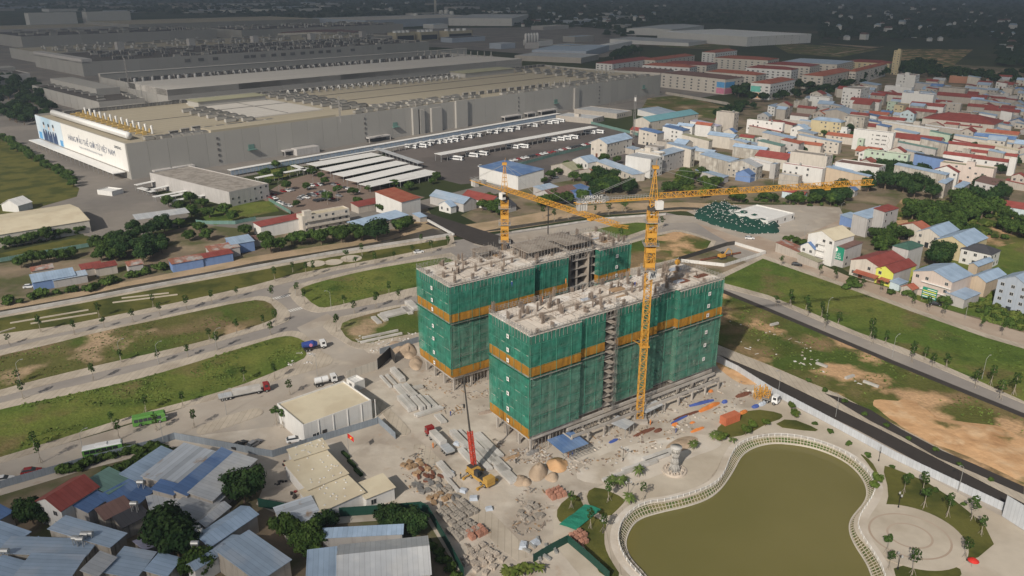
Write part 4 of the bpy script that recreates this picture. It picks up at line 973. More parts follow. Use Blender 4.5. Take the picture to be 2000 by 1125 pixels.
# striped car port
SL = [((608,322),(735,300),13),((635,332),(759,307),13),((660,342),(786,316),13),((687,353),(812,324),13),((712,362),(842,333),12),((778,354),(855,337),4)]
for i, (p0,p1,wd) in enumerate(SL):
    canopy(('white car port roof strip nearest the covered walkway','second white car port strip from the covered walkway','middle white car port strip','white car port strip in front of the middle one','white car port strip nearest the town street','short narrow white car port strip at the street corner')[i], p0, p1, wd, 4, 'roof_white', None, 8, 'car_port')
# modern gate building and others given by three roof corners
# ---------------- houses ----------------
WIN = MB(); WIN.box(-.5,.5,-.06,.0,0,1); WIN.mi = 1; WIN.box(-.42,-.03,-.075,-.061,.07,.93); WIN.box(.03,.42,-.075,-.061,.07,.93)
WINME = WIN.mesh('window', [M['frame'], M['glass']])
DOORME = MB().box(-.5,.5,-.06,0,0,1).mesh('door', M['rust'])
DOOR2 = MB().box(-.5,.5,-.06,0,0,1).mesh('door', M['glass'])
TANK = MB(); TANK.bar((-.8,0,1.3),(.8,0,1.3),.55,12); TANK.box(-.7,-.5,-.4,.4,0,.9); TANK.box(.5,.7,-.4,.4,0,.9)
TANKME = TANK.mesh('water_tank', M['galv'])
WC = {'W':'whitewall','C':'cream','B':'beige','G':'grey','A':'aged','Y':'yellow','L':'lime','T':'mint','K':'pink','U':'bluewall','V':'cyanwall','R':'brickwall','N':'tan','S':'bluegrey'}
WCN = {'W':'white','C':'cream','B':'beige','G':'grey','A':'weathered grey','Y':'yellow','L':'lime yellow','T':'mint green','K':'pink','U':'blue','V':'pale cyan','R':'brick','N':'tan','S':'blue-grey'}
RC_ = {'r':'roof_red','o':'roof_orange','b':'roof_blue','l':'roof_lblue','s':'roof_slate','g':'roof_green','e':'roof_dgreen','d':'roof_dark','n':'roof_brown','w':'roof_white','y':'roof_tan','c':'roof_conc','v':'roof_olive','t':'roof_teal','x':'roof_rust','q':'roof_grey','p':'purple','z':'roof_worn'}
RCN = {'r':'dark red','o':'orange-red','b':'blue','l':'pale blue','s':'slate blue','g':'green','e':'dark green','d':'black','n':'brown','w':'white','y':'tan','c':'flat concrete','v':'olive','t':'teal','x':'rusty','q':'grey','p':'lavender','z':'worn sheet'}
hr = random.Random(11)
LABELS = {}
def build_house(origin, az, w, d, h, wall, roof, rt='shed', win='xy', label=None, name='house', group=None, cat='house', over=.35, rise=None, wall2=None, balc=None, plain=False):
    """origin = near corner; local x runs away to the right (azimuth az), local y away to the left"""
    t = thing(name, label, cat, (origin.x,origin.y,0), rz_of(az), group); wm = M[WC[wall]]; rm = M[RC_[roof]]
    b = MB(); rb = MB(); th = .14; o = over
    if rt == 'flat':
        b.box(0,w,0,d,0,h-.55); q = .22; b.box(0,w,0,q,h-.55,h); b.box(0,w,d-q,d,h-.55,h); b.box(0,q,q,d-q,h-.55,h); b.box(w-q,w,q,d-q,h-.55,h)
        rb.box(q,w-q,q,d-q,h-.55,h-.5)
    elif rt in ('gx','gy'):
        b.box(0,w,0,d,0,h); 
        if rt == 'gx':      # ridge along x
            rs = rise or min(3.2, d*.26)
            b.add([(0,0,h),(0,d,h),(0,d/2,h+rs)],[(0,2,1)]); b.add([(w,0,h),(w,d,h),(w,d/2,h+rs)],[(0,1,2)])
            k = rs/(d/2)
            rb.hexa([(-o,-o,h-o*k),(w+o,-o,h-o*k),(w+o,d/2,h+rs),(-o,d/2,h+rs),(-o,-o,h-o*k+th),(w+o,-o,h-o*k+th),(w+o,d/2,h+rs+th),(-o,d/2,h+rs+th)])
            rb.hexa([(-o,d/2,h+rs),(w+o,d/2,h+rs),(w+o,d+o,h-o*k),(-o,d+o,h-o*k),(-o,d/2,h+rs+th),(w+o,d/2,h+rs+th),(w+o,d+o,h-o*k+th),(-o,d+o,h-o*k+th)])
        else:
            rs = rise or min(3.2, w*.26); k = rs/(w/2)
            b.add([(0,0,h),(w,0,h),(w/2,0,h+rs)],[(0,1,2)]); b.add([(0,d,h),(w,d,h),(w/2,d,h+rs)],[(0,2,1)])
            rb.hexa([(-o,-o,h-o*k),(w/2,-o,h+rs),(w/2,d+o,h+rs),(-o,d+o,h-o*k),(-o,-o,h-o*k+th),(w/2,-o,h+rs+th),(w/2,d+o,h+rs+th),(-o,d+o,h-o*k+th)])
            rb.hexa([(w/2,-o,h+rs),(w+o,-o,h-o*k),(w+o,d+o,h-o*k),(w/2,d+o,h+rs),(w/2,-o,h+rs+th),(w+o,-o,h-o*k+th),(w+o,d+o,h-o*k+th),(w/2,d+o,h+rs+th)])
    elif rt == 'hip':
        b.box(0,w,0,d,0,h); rs = rise or min(5, min(w,d)*.24); m_ = min(w,d)/2*.95
        if w >= d: r0, r1 = (m_, d/2, h+rs), (w-m_, d/2, h+rs)
        else: r0, r1 = (w/2, m_, h+rs), (w/2, d-m_, h+rs)
        c = [(-o,-o,h-.05),(w+o,-o,h-.05),(w+o,d+o,h-.05),(-o,d+o,h-.05)]
        if w >= d: rb.add(c+[r0,r1],[(0,1,5,4),(1,2,5),(2,3,4,5),(3,0,4),(3,2,1,0)])
        else: rb.add(c+[r0,r1],[(0,1,4),(1,2,5,4),(2,3,5),(3,0,4,5),(3,2,1,0)])
    else:                    # single pitch, falling to the front (x face) or low
        rs = rise if rise is not None else min(2.2, d*.1)
        ax = rt == 'shedx'
        zf = lambda x, y: h + rs*((x/w) if ax else (y/d))
        cs = [(0,0),(w,0),(w,d),(0,d)]
        b.hexa([(x,y,0) for x,y in cs]+[(x,y,zf(x,y)) for x,y in cs])
        co = [(-o,-o),(w+o,-o),(w+o,d+o),(-o,d+o)]
        rb.hexa([(x,y,zf(x,y)+.01) for x,y in co]+[(x,y,zf(x,y)+th) for x,y in co])
    mats = [wm]
    part('wall', b, wm, t); rf_ = part('roof', rb, rm, t)
    fl = max(1, round(h/3.4)); fh = h/fl
    if 'x' in win and w > 2:
        n = max(1, min(8, int(w/3.6)))
        for f in range(fl):
            for i in range(n):
                if hr.random() < (.14 if w < 13 else .4): continue
                link('window', WINME, t, (w*(i+.5)/n, 0, f*fh+fh*.3), 0, (min(1.5,w/n*.5),1,fh*.45))
    if 'y' in win and d > 2:
        n = max(1, min(8, int(d/3.4)))
        for f in range(fl):
            for i in range(n):
                y = d*(i+.5)/n
                if f == 0 and i == n//2 and fl > 1: link('door', DOORME if hr.random() < .4 else DOOR2, t, (0,y,0), R(-90), (1.9,1,fh*.75)); continue
                if hr.random() < (.12 if d < 13 else .6): continue
                link('window', WINME, t, (0, y, f*fh+fh*.3), R(-90), (min(1.5,d/n*.5),1,fh*.45))
    if balc:
        for f in range(1, fl):
            b = MB(); z = f*fh
            if balc == 'y': b.box(-1.1,-.01,d*.12,d*.88,z-.15,z); b.box(-1.1,-1.02,d*.12,d*.88,z,z+.9)
            else: b.box(w*.06,w*.94,-1.1,-.01,z-.15,z); b.box(w*.06,w*.94,-1.1,-1.02,z,z+.9)
            part('balcony', b, wm, t)
    if rt == 'flat' and not plain and hr.random() < .45 and w > 4 and d > 4:
        link('water_tank', TANKME, t, (hr.uniform(1.5,w-1.5), hr.uniform(1.5,d-1.5), h-.5), hr.uniform(0,3))
    if rt == 'flat' and not plain and hr.random() < .4 and w > 6 and d > 6:
        x0, y0 = hr.uniform(.5,w*.4), hr.uniform(.5,d*.5); b = MB(); b.box(x0,x0+min(4,w*.4),y0,y0+min(5,d*.4),h-.52,h+2.2); part('stair_head', b, wm, t)
    return t
PLACE = ('on the town edge', 'in the crowded town')
def H(px, py, h, lw, rw, wall, roof, rt='shed', win='xy', az=42, extra='', name='house', label=None, **k):
    o = P(px,py,h); m_ = math.hypot(o.x, o.y)/FP*1.05
    d = max(3.5, lw*m_/math.sin(R(90-az+8 if px > 1000 else 90-az))); w = max(3.5, rw*m_/math.sin(R(az-5 if px > 1000 else az)))
    fl = max(1, round(h/3.4)); s = ('single', 'two', 'three', 'four', 'five', 'six')[min(5,fl-1)]
    lab = label or f"{s}-storey {WCN[wall]} house with {'a flat concrete roof' if roof == 'c' else RCN[roof]+' '+('gabled ' if rt in ('gx','gy') else 'hipped ' if rt == 'hip' else '')+'roof'} {extra}".strip()
    LABELS.setdefault(lab, []); t = build_house(o, az, w, d, h, wall, roof, rt, win, lab, name, **k); LABELS[lab].append(t); return t
def B3(p0, p1, p2, h, wall, roof, rt='shed', win='', label='', name='shed', cat='shed', **k):
    a, q, c = P(*p0,h), P(*p1,h), P(*p2,h); v = q-a; az = math.degrees(math.atan2(v.x, v.y)); w = v.length
    d = abs((c-a).dot(azv(az-90)))
    t = build_house(a, az, w, max(2.5,d), h, wall, roof, rt, win, label, name, None, cat, **k); LABELS.setdefault(label, []).append(t); return t
# town blocks beyond the towers
E1, E2, E3 = 'beside the bus park', 'in the crowded middle of the town', 'on the far side of the town'
TOWN = [
 (1185.6,281,11,30,50,'C','l','gx','xy',E1),(1283.7,261,10.5,33,14,'C','b','shed','y',E1),(1333.5,256,10.5,35,15,'W','b','shed','y',E1),(1384.7,275,9,46,8,'C','v','shed','',E1),
 (1433,269,9.5,43,11,'C','l','gy','x',E1),(1434.5,221,17,29,11,'B','c','flat','x',E1),(1399,247,6,44,12,'W','p','shed','y',E1),(1271,311,13,46,25,'W','q','flat','x','opposite the crane jib'),
 (1288,299.5,14,44,12,'C','w','flat','x',E1),(1296.5,304,12,20,52,'G','s','shed','x','with rows of balconies near the crane'),(1350,292,13,43,9,'C','l','shed','x',E1),(1424.6,316,9,50,22,'A','l','shed','',E1),
 (1478,327,9,48,15,'A','q','gx','xy','with an open timber roof frame'),(1413,347,4,48,12,'G','l','shed','','low along the street trees'),(1466,342,5,24,14,'U','b','gx','','low along the street trees'),
 (1513.9,209,9,11,21,'W','l','shed','xy',E2),(1579,228,6,27,8,'W','n','gy','',E2),(1593,213,6,27,7,'B','r','gy','',E2),(1620.6,191,12,28,9,'W','c','flat','y',E2),(1682,174,20,25,25,'W','c','flat','xy',E3),
 (1610,223,7,16,24,'B','o','gx','y',E2),(1643,239.5,13,43,12,'Y','l','hip','y',E2),(1660,223,9,40,25,'B','s','gx','',E2),(1529.5,241,12,56,5,'W','c','flat','y',E2),(1525,258,5,50,8,'B','r','shed','',E2),
 (1583.6,240,8,44,7,'B','q','flat','y',E2),(1689,229.6,13,28,13,'A','c','flat','xy',E2),(1674.6,270,6,44,9,'C','o','gy','y',E2),(1471,270,8,22,8,'T','r','gy','xy',E2),(1498,272,8,18,8,'G','w','flat','xy',E2),
 (1546.6,271,10,46,13,'B','l','shed','x',E2),(1603.5,285,7,42,8,'C','o','gy','',E2),(1639,278.6,9,60,8,'C','s','shed','y',E2),(1687,272,11,8,5,'T','c','flat','y',E2),
 (1495,294,8,52,10,'A','l','gy','',E2),(1525,285.6,9,36,12,'C','g','shed','',E2),(1537,312.6,7,50,22,'C','r','gy','x',E2),(1508,321,5,38,8,'W','w','shed','',E2),(1515,321,10,8,12,'G','s','flat','x',E2),
 (1607,330,11,60,8,'W','r','flat','y','facing the crane jib'),(1616,305.5,17,55,16,'C','c','flat','x',E2),(1646,321,5,14,16,'B','r','gx','',E2),(1717.5,327.5,11,62,20,'W','n','flat','x',E2),(1662,334,7,30,8,'B','l','shed','',E2),
 (1697.5,345,9,62,8,'N','l','shed','','facing the crane jib'),(1670,372,4,20,9,'G','b','gx','','low beside the street trees'),(1571,380,4,34,8,'V','r','gy','','low beside the street trees'),
 (1774,303,14,59,8,'T','c','flat','y','with long balconies in the town'),(1709,301,10,22,9,'W','r','gx','y',E2),(1766,297,11,20,8,'C','r','gx','',E2),(1835,279,8,78,18,'C','r','gy','',E2),(1828,292,7,50,7,'G','g','shed','',E2),
 (1849.6,281,10,34,6,'A','b','shed','',E2),(1801,301,10,24,7,'B','s','shed','',E2),(1848,342,12,68,12,'A','l','shed','','beside the broad dark trees'),(1871,337,11,30,7,'W','r','gx','y',E2),(1877,318,11,60,7,'U','d','shed','',E2),
 (1942,330,12,66,13,'K','v','flat','y','with long balconies in the town'),(1846.6,359,9,9,30,'B','l','shed','x',E2),(1878,368,9,9,33,'B','l','shed','x','above the scrub'),(1943,362,10,24,30,'G','n','shed','y','above the scrub'),
 (1922,310,8,50,8,'W','r','gy','',E2),(1941,290,8,56,7,'C','r','gy','',E2),(1988.6,294,8,48,8,'C','y','shed','',E2),(1985.6,306,7,58,7,'C','r','gy','',E2),(1978,318,8,48,8,'W','r','gy','y',E2),(1986,310,12,8,5,'W','c','flat','',E2),
 (1982.6,273,7,60,9,'C','b','gy','',E2),(1988.6,263.6,7,38,9,'B','o','gy','',E2),(1976.5,282,6,70,8,'C','l','shed','',E2),(2003,347,8,16,8,'B','r','gx','y','above the scrub'),(2004,361,4,24,10,'B','r','shed','','above the scrub'),(2010,410,5,44,16,'V','r','gy','','at the edge of the scrub'),
 (1789,147,18,24,13,'W','n','flat','xy',E3),(1781,171,12,35,7,'W','c','flat','',E3),(1824,185,17,40,10,'W','b','flat','',E3),(1853,169,7,52,9,'G','s','shed','',E3),(1886,174,10,38,13,'B','c','flat','x',E3),(1891,150,9,22,7,'R','g','flat','',E3),
 (1769,187,8,30,7,'C','r','gy','',E3),(1726,185,7,20,8,'G','s','shed','',E3),(1718,199.6,9,40,8,'W','r','gy','',E3),(1712,167,7,22,16,'B','l','shed','',E3),(1765,206,12,12,18,'Y','c','flat','y',E3),(1750,200,10,11,7,'T','c','flat','y',E3),
 (1843,209,10,42,9,'W','r','gy','x',E3),(1827,220,7,46,8,'A','r','gy','',E3),(1786,222,11,18,8,'V','r','gx','y',E3),(1856,202,7,22,8,'C','r','gy','',E3),(1877,203,11,26,6,'B','s','flat','xy',E3),(1926,193,7,60,10,'B','r','gy','',E3),
 (1949,212,7,36,8,'B','r','gy','',E3),(1990,220,7,40,8,'B','r','gy','',E3),(1988,188,8,32,8,'G','c','flat','',E3),(1985,196,6,42,8,'B','r','shed','',E3),(1971,204,6,40,8,'B','l','shed','',E3),
 (1734,225,7,26,8,'C','o','gy','y',E2),(1765.6,236,6,34,8,'B','r','gy','',E2),(1742,244,6,48,8,'C','b','shed','',E2),(1829,254,8,72,9,'C','w','shed','',E2),(1899,257,6,98,6,'B','w','shed','',E2),(1872,244,9,16,6,'B','r','gy','',E2),(1918,249,6,46,8,'C','r','gy','y',E2),(1856,264,8,26,7,'T','g','shed','',E2),
 (1560,345,7,30,10,'B','q','flat','x',E2),(1590,262,8,24,12,'B','s','shed','y',E2),(1700,205,8,24,14,'B','r','gy','x',E3),(1655,255,7,22,10,'W','s','flat','y',E2),(1790,262,8,30,12,'C','l','shed','y',E2),(1800,245,9,26,12,'B','c','flat','xy',E2),(1905,222,8,22,14,'A','c','flat','x',E3),(1950,180,7,26,12,'C','s','shed','',E3),(1760,278,9,20,12,'B','q','flat','x',E2),(1900,300,8,24,10,'A','c','flat','x',E2),(1960,300,9,18,10,'B','l','shed','x',E2),
]
for r_ in TOWN: H(*r_[:9], extra=r_[9])
# infill of the crowded town: small houses in the gaps of the same street grid
OCC = []
for ts in LABELS.values():
    for t in ts:
        OCC.append((t.location.x, t.location.y, 0))
        for f in ((8,6),(4,14),(14,4)):
            q = azv(42)*f[0]+azv(-48)*f[1]; OCC.append((t.location.x+q.x, t.location.y+q.y, 0))
TP = [(1190,300),(1260,262),(1420,245),(1480,215),(1560,205),(1650,185),(1760,165),(1900,160),(2040,170),(2060,330),(1990,345),(1900,330),(1820,340),(1700,345),(1600,360),(1480,345),(1330,318)]
def inp(x, y, poly):
    c = False; n = len(poly)
    for i in range(n):
        (x1,y1),(x2,y2) = poly[i], poly[(i+1)%n]
        if (y1 > y) != (y2 > y) and x < (x2-x1)*(y-y1)/(y2-y1)+x1: c = not c
    return c
WP = [tuple(P(*p)[:2]) for p in TP]; k = 0; made = 0
while made < 150 and k < 9000:
    k += 1; x = hr.uniform(min(p[0] for p in WP), max(p[0] for p in WP)); y = hr.uniform(min(p[1] for p in WP), max(p[1] for p in WP))
    if not inp(x,y,WP) or any((x-a)**2+(y-c)**2 < 8.5**2 for a,c,_ in OCC): continue
    OCC.append((x,y,0)); OCC.append((x-5,y+6,0)); made += 1; h_ = hr.choice((4,4,4,7,7,10)); wl_ = hr.choice('WCBBGACCB'); rc = hr.choice('rrrrolllsbsqc'); rt = 'flat' if rc == 'c' else hr.choice(('gx','gy','shed','gy'))
    fl = ('single','two','three')[min(2,round(h_/3.4)-1)]; ex = 'squeezed between town houses' if y < 900 else 'squeezed into the far town'
    lab = f"small {fl}-storey {WCN[wl_]} house with {RCN[rc]} roof {ex}"
    t = build_house(Vector((x,y,0)), 42+hr.uniform(-4,4), hr.uniform(6,11), hr.uniform(9,16), h_, wl_, rc, rt, hr.choice(('xy','y','x','')), lab); LABELS.setdefault(lab, []).append(t)
H(1942,244,9,88,38,'C','r','hip','y',label='huge dark red hipped market hall roof in the town',name='market_hall',cat='market')
t = H(1745.6,260,16,54,7,'W','d','flat','',label='tall plain white block with small dark window marks and zigzag stair',name='apartment_block',cat='building')
for z in (12.4,9.2,6.0):
    for y in (5,6.2,7.4,10,11,12,15): link('window', WINME, t, (0,y,z), R(-90), (.9,1,1.1))
b = MB()
for k, z in enumerate((3,6.2,9.4,12.6)): b.hexa([(-.3,2.0+(k%2)*1.6,z),(-.02,2.0+(k%2)*1.6,z),(-.02,3.6-(k%2)*1.6,z-2.6),(-.3,3.6-(k%2)*1.6,z-2.6),(-.3,2.0+(k%2)*1.6,z+.4),(-.02,2.0+(k%2)*1.6,z+.4),(-.02,3.6-(k%2)*1.6,z-2.2),(-.3,3.6-(k%2)*1.6,z-2.2)])
part('zigzag_stair', b, M['grey'], t)
# houses between bus park and canal road
H(1012,344,9,88,46,'W','b','shedx','',az=48,label='long white building with blue roof behind the far crane',cat='building',rise=1.2)
H(1235,341,5,72,24,'C','s','hip','y',az=66,label='wide low house with slate blue hipped roof among trees',cat='house')
H(1170,345,4.5,40,18,'B','x','gx','',az=60,label='low house with rusty red sheet roof among trees')
H(1118,333,4.5,44,20,'B','v','gx','y',az=50,label='low house with olive roof beside the bus park wall')
H(1148,318,5,30,22,'W','l','gx','y',az=50,label='small white house with pale blue roof beside the bus park wall')
H(1080,386,4.5,36,50,'G','n','gx','y',az=50,label='low house with brown sheet roof behind the far crane jib')
H(1128,378,5,30,34,'U','b','shed','',az=50,label='low shed with deep blue roof behind the crane sign')
H(1060,372,4,20,30,'G','s','shed','',az=50,label='low shed with slate roof between the cranes')
H(784,395,9.5,57.5,32,'W','o','shed','',az=42,label='white block with orange-red roof and blue trim above the canal',cat='building')
H(905,398,5,70,24,'G','s','gy','',az=42,label='grey warehouse with slate roof behind the bridge',cat='warehouse',name='warehouse')
H(880,404,4,24,10,'W','l','gx','y',az=42,label='small white hut with pale blue roof beside the grey warehouse')
H(958,396,4.5,58,24,'W','r','gy','',az=42,label='low hall with wide dark red roof beside the far crane mast',cat='hall')
H(990,405,3.5,34,18,'G','d','gx','',az=42,label='small shed with dark roof beside the far crane mast',cat='shed')
H(590,423,9,16,76,'C','y','flat','x',az=52,label='ornate cream three-storey house with bay windows above the canal trees',balc='x')
H(509,443,6,22,81,'W','r','shedx','',az=52,label='white house with long dark red roof above the canal trees')
H(702,444,4.5,30,84,'B','l','shedx','',az=50,label='low shed with wide pale blue roof beside the cream ornate house',cat='shed')
H(820,425,3.5,16,12,'B','l','shed','',az=50,label='small pale blue lean-to under the white block',cat='shed')
H(700,404,4,18,40,'B','r','shed','',az=48,label='low shed with red tiled roof beside the car park',cat='shed')
# sheds along the canal on the left
for (px,py,h,lw,rw,wl_,rf__,lb) in ((336,516,4,14,44,'U','x','canal side shed with rusty roof and blue posts'),(388,506,4,12,50,'U','r','canal side shed with red roof and blue fascia'),(410,492,4.5,16,44,'G','x','grey shed with patchy rust roof above the canal'),(452,478,5,20,34,'U','l','blue shed with pale blue roof above the canal'),(64,552,4,20,52,'U','l','blue walled shed with pale blue roof beside the left canal bend'),(104,548,3.5,12,42,'G','s','slate roofed lean-to beside the blue walled shed'),(62,530,3.5,10,26,'B','x','rusty lean-to behind the blue walled shed'),(160,527,3.5,14,26,'B','r','small dark red shed beside the parked black car'),(186,525,3.8,12,28,'B','r','second dark red shed beside the parked black car'),(250,520,3.5,12,20,'G','x','tiny rusty hut under the canal trees'),(490,470,3.5,12,30,'B','n','brown roofed shed beside the white red-roofed house')):
    H(px,py,h,lw,rw,wl_,rf__,'shed','',az=55,label=lb,name='shed',cat='shed')
# campus gate buildings
gb = B3((447,375),(524,358),(341,328),9,'G','c','flat','x',label='modern grey gate building with dark flat roof',name='gate_building',cat='building',plain=True)
B3((-120,478),(174,430),(-170,445),6.5,'C','y','gx','x',label='long shed with tan ridged roof beside the gate plaza',name='warehouse',cat='warehouse',rise=2.2)
B3((35,402),(62,394),(27,392),4,'W','w','gx','',label='tiny white hut on the grass field by the gate',cat='hut')
B3((218,374),(240,368),(206,366),3,'W','w','flat','',label='small white guard box on the gate plaza',cat='hut')
# dormitories with red roofs
DORM = [((1196,125),(1279,114),(1171,122),15,'r'),((1290,142),(1316,136),(1225,130),15,'n'),((1417,155),(1454,151),(1312,140),18,'n'),((1347,132),(1362,129),(1271,124),15,'o'),((1380,128),(1402,123),(1315,119),15,'r'),((1280,118),(1357,108),(1265,115),15,'o'),((1397,103),(1440,98),(1376,101),17,'o'),((1500,118),(1522,114),(1422,108),17,'o'),((1477,147),(1497,144),(1397,137),15,'o'),((1505,164),(1553,155),(1472,160),18,'o'),((1608,149),(1667,137),(1573,145),17,'o'),((1672,140),(1732,125),(1664,138),17,'o'),((1546,137),(1560,134),(1460,131),17,'r'),((1582,130),(1602,126),(1510,122),17,'r'),((1635,126),(1668,119),(1550,116),17,'s'),((1738,124),(1746,121),(1670,115),14,'r')]
DL = ['behind the factory end','beside the factory end wall','with painted blue and pink end wall','in the second row behind the factory','in the third row behind the factory','long and plain behind the first row','standing apart at the back','at the back beside the trees','beside the one with the painted end','with teal painted gable facing the town','with white windowed gable facing the town','farthest along the tree lined street','in the middle of the estate','behind the middle one of the estate','with a slate roof','with yellow walls at the estate end']
for i, (p0,p1,p2,h_,rc) in enumerate(DORM):
    t = B3(p0,p1,p2,h_,'Y' if i == 15 else 'C' if i % 3 else 'W',rc,'hip','',label=f"long {RCN[rc]} roofed dormitory block {DL[i]}",name='dormitory',cat='dormitory',rise=3)
    a, q, c = P(*p0,h_), P(*p1,h_), P(*p2,h_); w_ = (q-a).length; d_ = abs((c-a).dot(azv(math.degrees(math.atan2((q-a).x,(q-a).y))-90)))
    for ln, ax in ((w_,0),(d_,1)):
        n_ = min(9, max(2, int(ln/7)))
        for f in range(4):
            for k in range(n_):
                s_ = ln*(k+.5)/n_
                if ax == 0: link('window', WINME, t, (s_,-.02,f*h_/5+h_*.12), 0, (3.2,1,1.7))
                else: link('window', WINME, t, (-.02,s_,f*h_/5+h_*.12), R(-90), (3.2,1,1.7))
    if i in (2,9,4,13,14):
        m1, m2 = {2:('mur_blue','mur_pink'),9:('mur_teal','mur_peach'),4:('mur_blue','mur_pink'),13:('mur_pink','mur_peach'),14:('mur_blue','mur_pink')}[i]
        for mm, z0, z1, y0, y1 in ((m1,h_*.45,h_*.8,0,.5),(m2,h_*.05,h_*.4,.1,.6)):
            b = MB()
            if i == 2: b.box(.3,w_*y1,-.12,-.09,z0,z1); b.box(-.12,-.09,.3,d_*.12,z0,z1)
            else: b.box(-.12,-.09,d_*(.98-y1),d_*(.98-y0),z0,z1)
            part('painted_mural', b, M[mm], t)
t = B3((1760,99),(1763,98.5),(1752,97.5),34,'Y','y','flat','y',label='narrow yellow tower beside the bare orange field',name='stair_tower',cat='tower')
# white warehouses and low buildings beyond
B3((1312,58),(1375,50),(1258,52),16,'W','q','gx','x',label='white warehouse with grey roof below the dark woods',name='warehouse',cat='warehouse')
B3((1460,72),(1585,66),(1365,58),20,'W','w','flat','x',label='largest white warehouse with stepped roof below the dark woods',name='warehouse',cat='warehouse',plain=True)
B3((1345,84),(1380,79),(1245,72),7,'W','q','shed','',label='long low white shed in front of the white warehouse',name='warehouse',cat='warehouse')
B3((1000,36),(1032,28),(945,24),24,'W','q','flat','xy',label='white slab building far behind the halls',name='office_block',cat='building')
B3((1135,113),(1170,106),(1072,97),9,'B','q','flat','x',label='beige low building behind the factory end',name='workshop',cat='building')
B3((1145,100),(1190,88),(1110,82),12,'S','s','flat','',label='slate low building behind the beige one',name='workshop',cat='building')
B3((1158,95),(1235,82),(1150,92),9,'W','w','shedx','',label='long white sloping canopy building behind the factory end',name='workshop',cat='building')
B3((573,46),(640,38),(555,40),14,'C','q','gx','',label='pale hall with grey roof far behind the tanks',name='workshop',cat='hall')
B3((630,62),(690,56),(575,52),14,'C','n','gx','x',label='cream hall with brown roof among the far halls',name='workshop',cat='hall')
B3((690,65),(705,60),(622,48),14,'C','n','gx','x',label='cream hall with dark red roof edge among the far halls',name='workshop',cat='hall')
# sports field sheds beside the vacant field
t = B3((1270,238),(1364,222),(1247,232),8,'C','t','gx','x',label='long hall with teal roof and blue gable edge beside the vacant field',name='hall',cat='hall')
B3((1158,232),(1180,226),(1110,219),5,'B','q','flat','x',label='low beige service building beside the bus park fence',name='service_building',cat='building')
B3((1205,222),(1235,216),(1150,207),5,'B','q','flat','x',label='second low beige service building behind the first',name='service_building',cat='building')
B3((1285,224),(1325,219),(1240,218),4,'W','s','shed','',label='low slate lean-to behind the teal roofed hall',name='shed',cat='shed')
# white house with flat roof by the green net
t = B3((1500,432),(1552,416),(1447,408),4,'W','w','flat','xy',label='white single-storey office with flat roof beside the green net mound',name='office',cat='house',plain=True)
# houses along the brick street
S_ = 'beside the brick street'
H(1695,427,10,20,66,'G','l','shed','x',az=54,label='long grey house with pale blue roof above the brick street')
H(1728,414,14,14,34,'G','r','shed','x',az=54,label='tall grey house part with red roof above the brick street')
t = H(1630,470,12.5,37,46,'W','y','gx','y',az=55,label='white four-storey house with gable front and tan roof',balc=None,rise=3)
for z in (3.2,6.4,9.4): part('balcony', MB().box(-1.0,-.02,4.2,8.2,z-.15,z+.8), M['white'], t)
H(1591,487,6.5,20,10,'W','b','gx','y',az=55,label='small white house with blue gable roof beside the tall gabled house',rise=2.5)
t = H(1651,486,9.2,22,40,'G','n','shedx','x',az=55,label='grey shop house with green signboard and brown roof',rise=.6)
b = MB(); b.box(-.35,-.1,.2,8.4,3.4,9.4); sg = part('signboard', b, M['sign_green'], t)
sgl = [('CHUNG CƯ', .95, 6.2), ('CĂN HỘ MẪU', .9, 5.2), ('0988 868 868', 1.1, 4.2)]
for tx, sz, z in sgl: put_text(tx, sz, 'white', sg, (-.42,4.3,z), (R(90),0,R(-90)))
b = MB(); b.add([(-.42,4.3+1.0*math.cos(a),7.9+1.0*math.sin(a)) for a in [2*math.pi*i/14 for i in range(14)]],[list(range(14))]); part('sign_emblem', b, M['white'], sg)
t = H(1721,524,7,40,62,'C','r','gx','y',az=55,label='cream two-storey house with red gable roof and awnings',rise=2.4)
b = MB(); b.hexa([(-3,.2,2.6),(-.05,.2,3.4),(-.05,11,3.4),(-3,11,2.6),(-3,.2,2.7),(-.05,.2,3.5),(-.05,11,3.5),(-3,11,2.7)]); part('awning', b, M['roof_orange'], t)
b = MB(); b.box(8,15,2.4,5.6,8.6,8.8); 
t = H(1745,533,6.6,22,56,'L','r','gx','y',az=55,label='lime yellow house with long red roof',rise=2)
b = MB(); b.hexa([(-2.4,.2,2.6),(-.05,.2,3.3),(-.05,5,3.3),(-2.4,5,2.6),(-2.4,.2,2.7),(-.05,.2,3.4),(-.05,5,3.4),(-2.4,5,2.7)]); part('awning', b, M['roof_orange'], t)
b = MB(); b.box(.4,14,-.06,-.03,0,6.3); part('side_render', b, M['grey'], t)
H(1775,488,11,20,36,'G','e','hip','',az=55,label='grey house with dark green hipped roof behind the red roofed house')
H(1812,455,6,38,20,'C','o','gx','y',az=55,label='low house with orange-red roof and dark solar panels')
H(1836,462,7,28,50,'C','l','gx','y',az=52,label='cream house with pale blue gable roof above the trees')
H(1888,481,8,36,58,'Y','l','gx','y',az=52,label='yellow-green house with pale blue ridged roof and dark seam')
H(1936,498,7,35,28,'W','d','hip','xy',az=50,label='white villa with black hipped roof')
t = H(1860,551,9.5,47,52,'K','l','gx','y',az=55,label='pink and white three-storey house with pale blue roof',rise=2.6)
for z in (3.3,6.5): part('cornice', MB().box(-.8,-.02,-.2,12,z-.12,z+.12), M['white'], t)
H(1910,520,6,10,40,'N','l','gx','',az=55,label='blue roofed rear wing behind the pink and white house')
H(1926,551,7.5,20,52,'N','l','gx','',az=55,label='tan house with pale blue roof and dark blue seam')
H(1884,585,4,22,40,'G','l','shed','',az=55,label='low shed with curved pale blue roof beside the pink house',cat='shed')
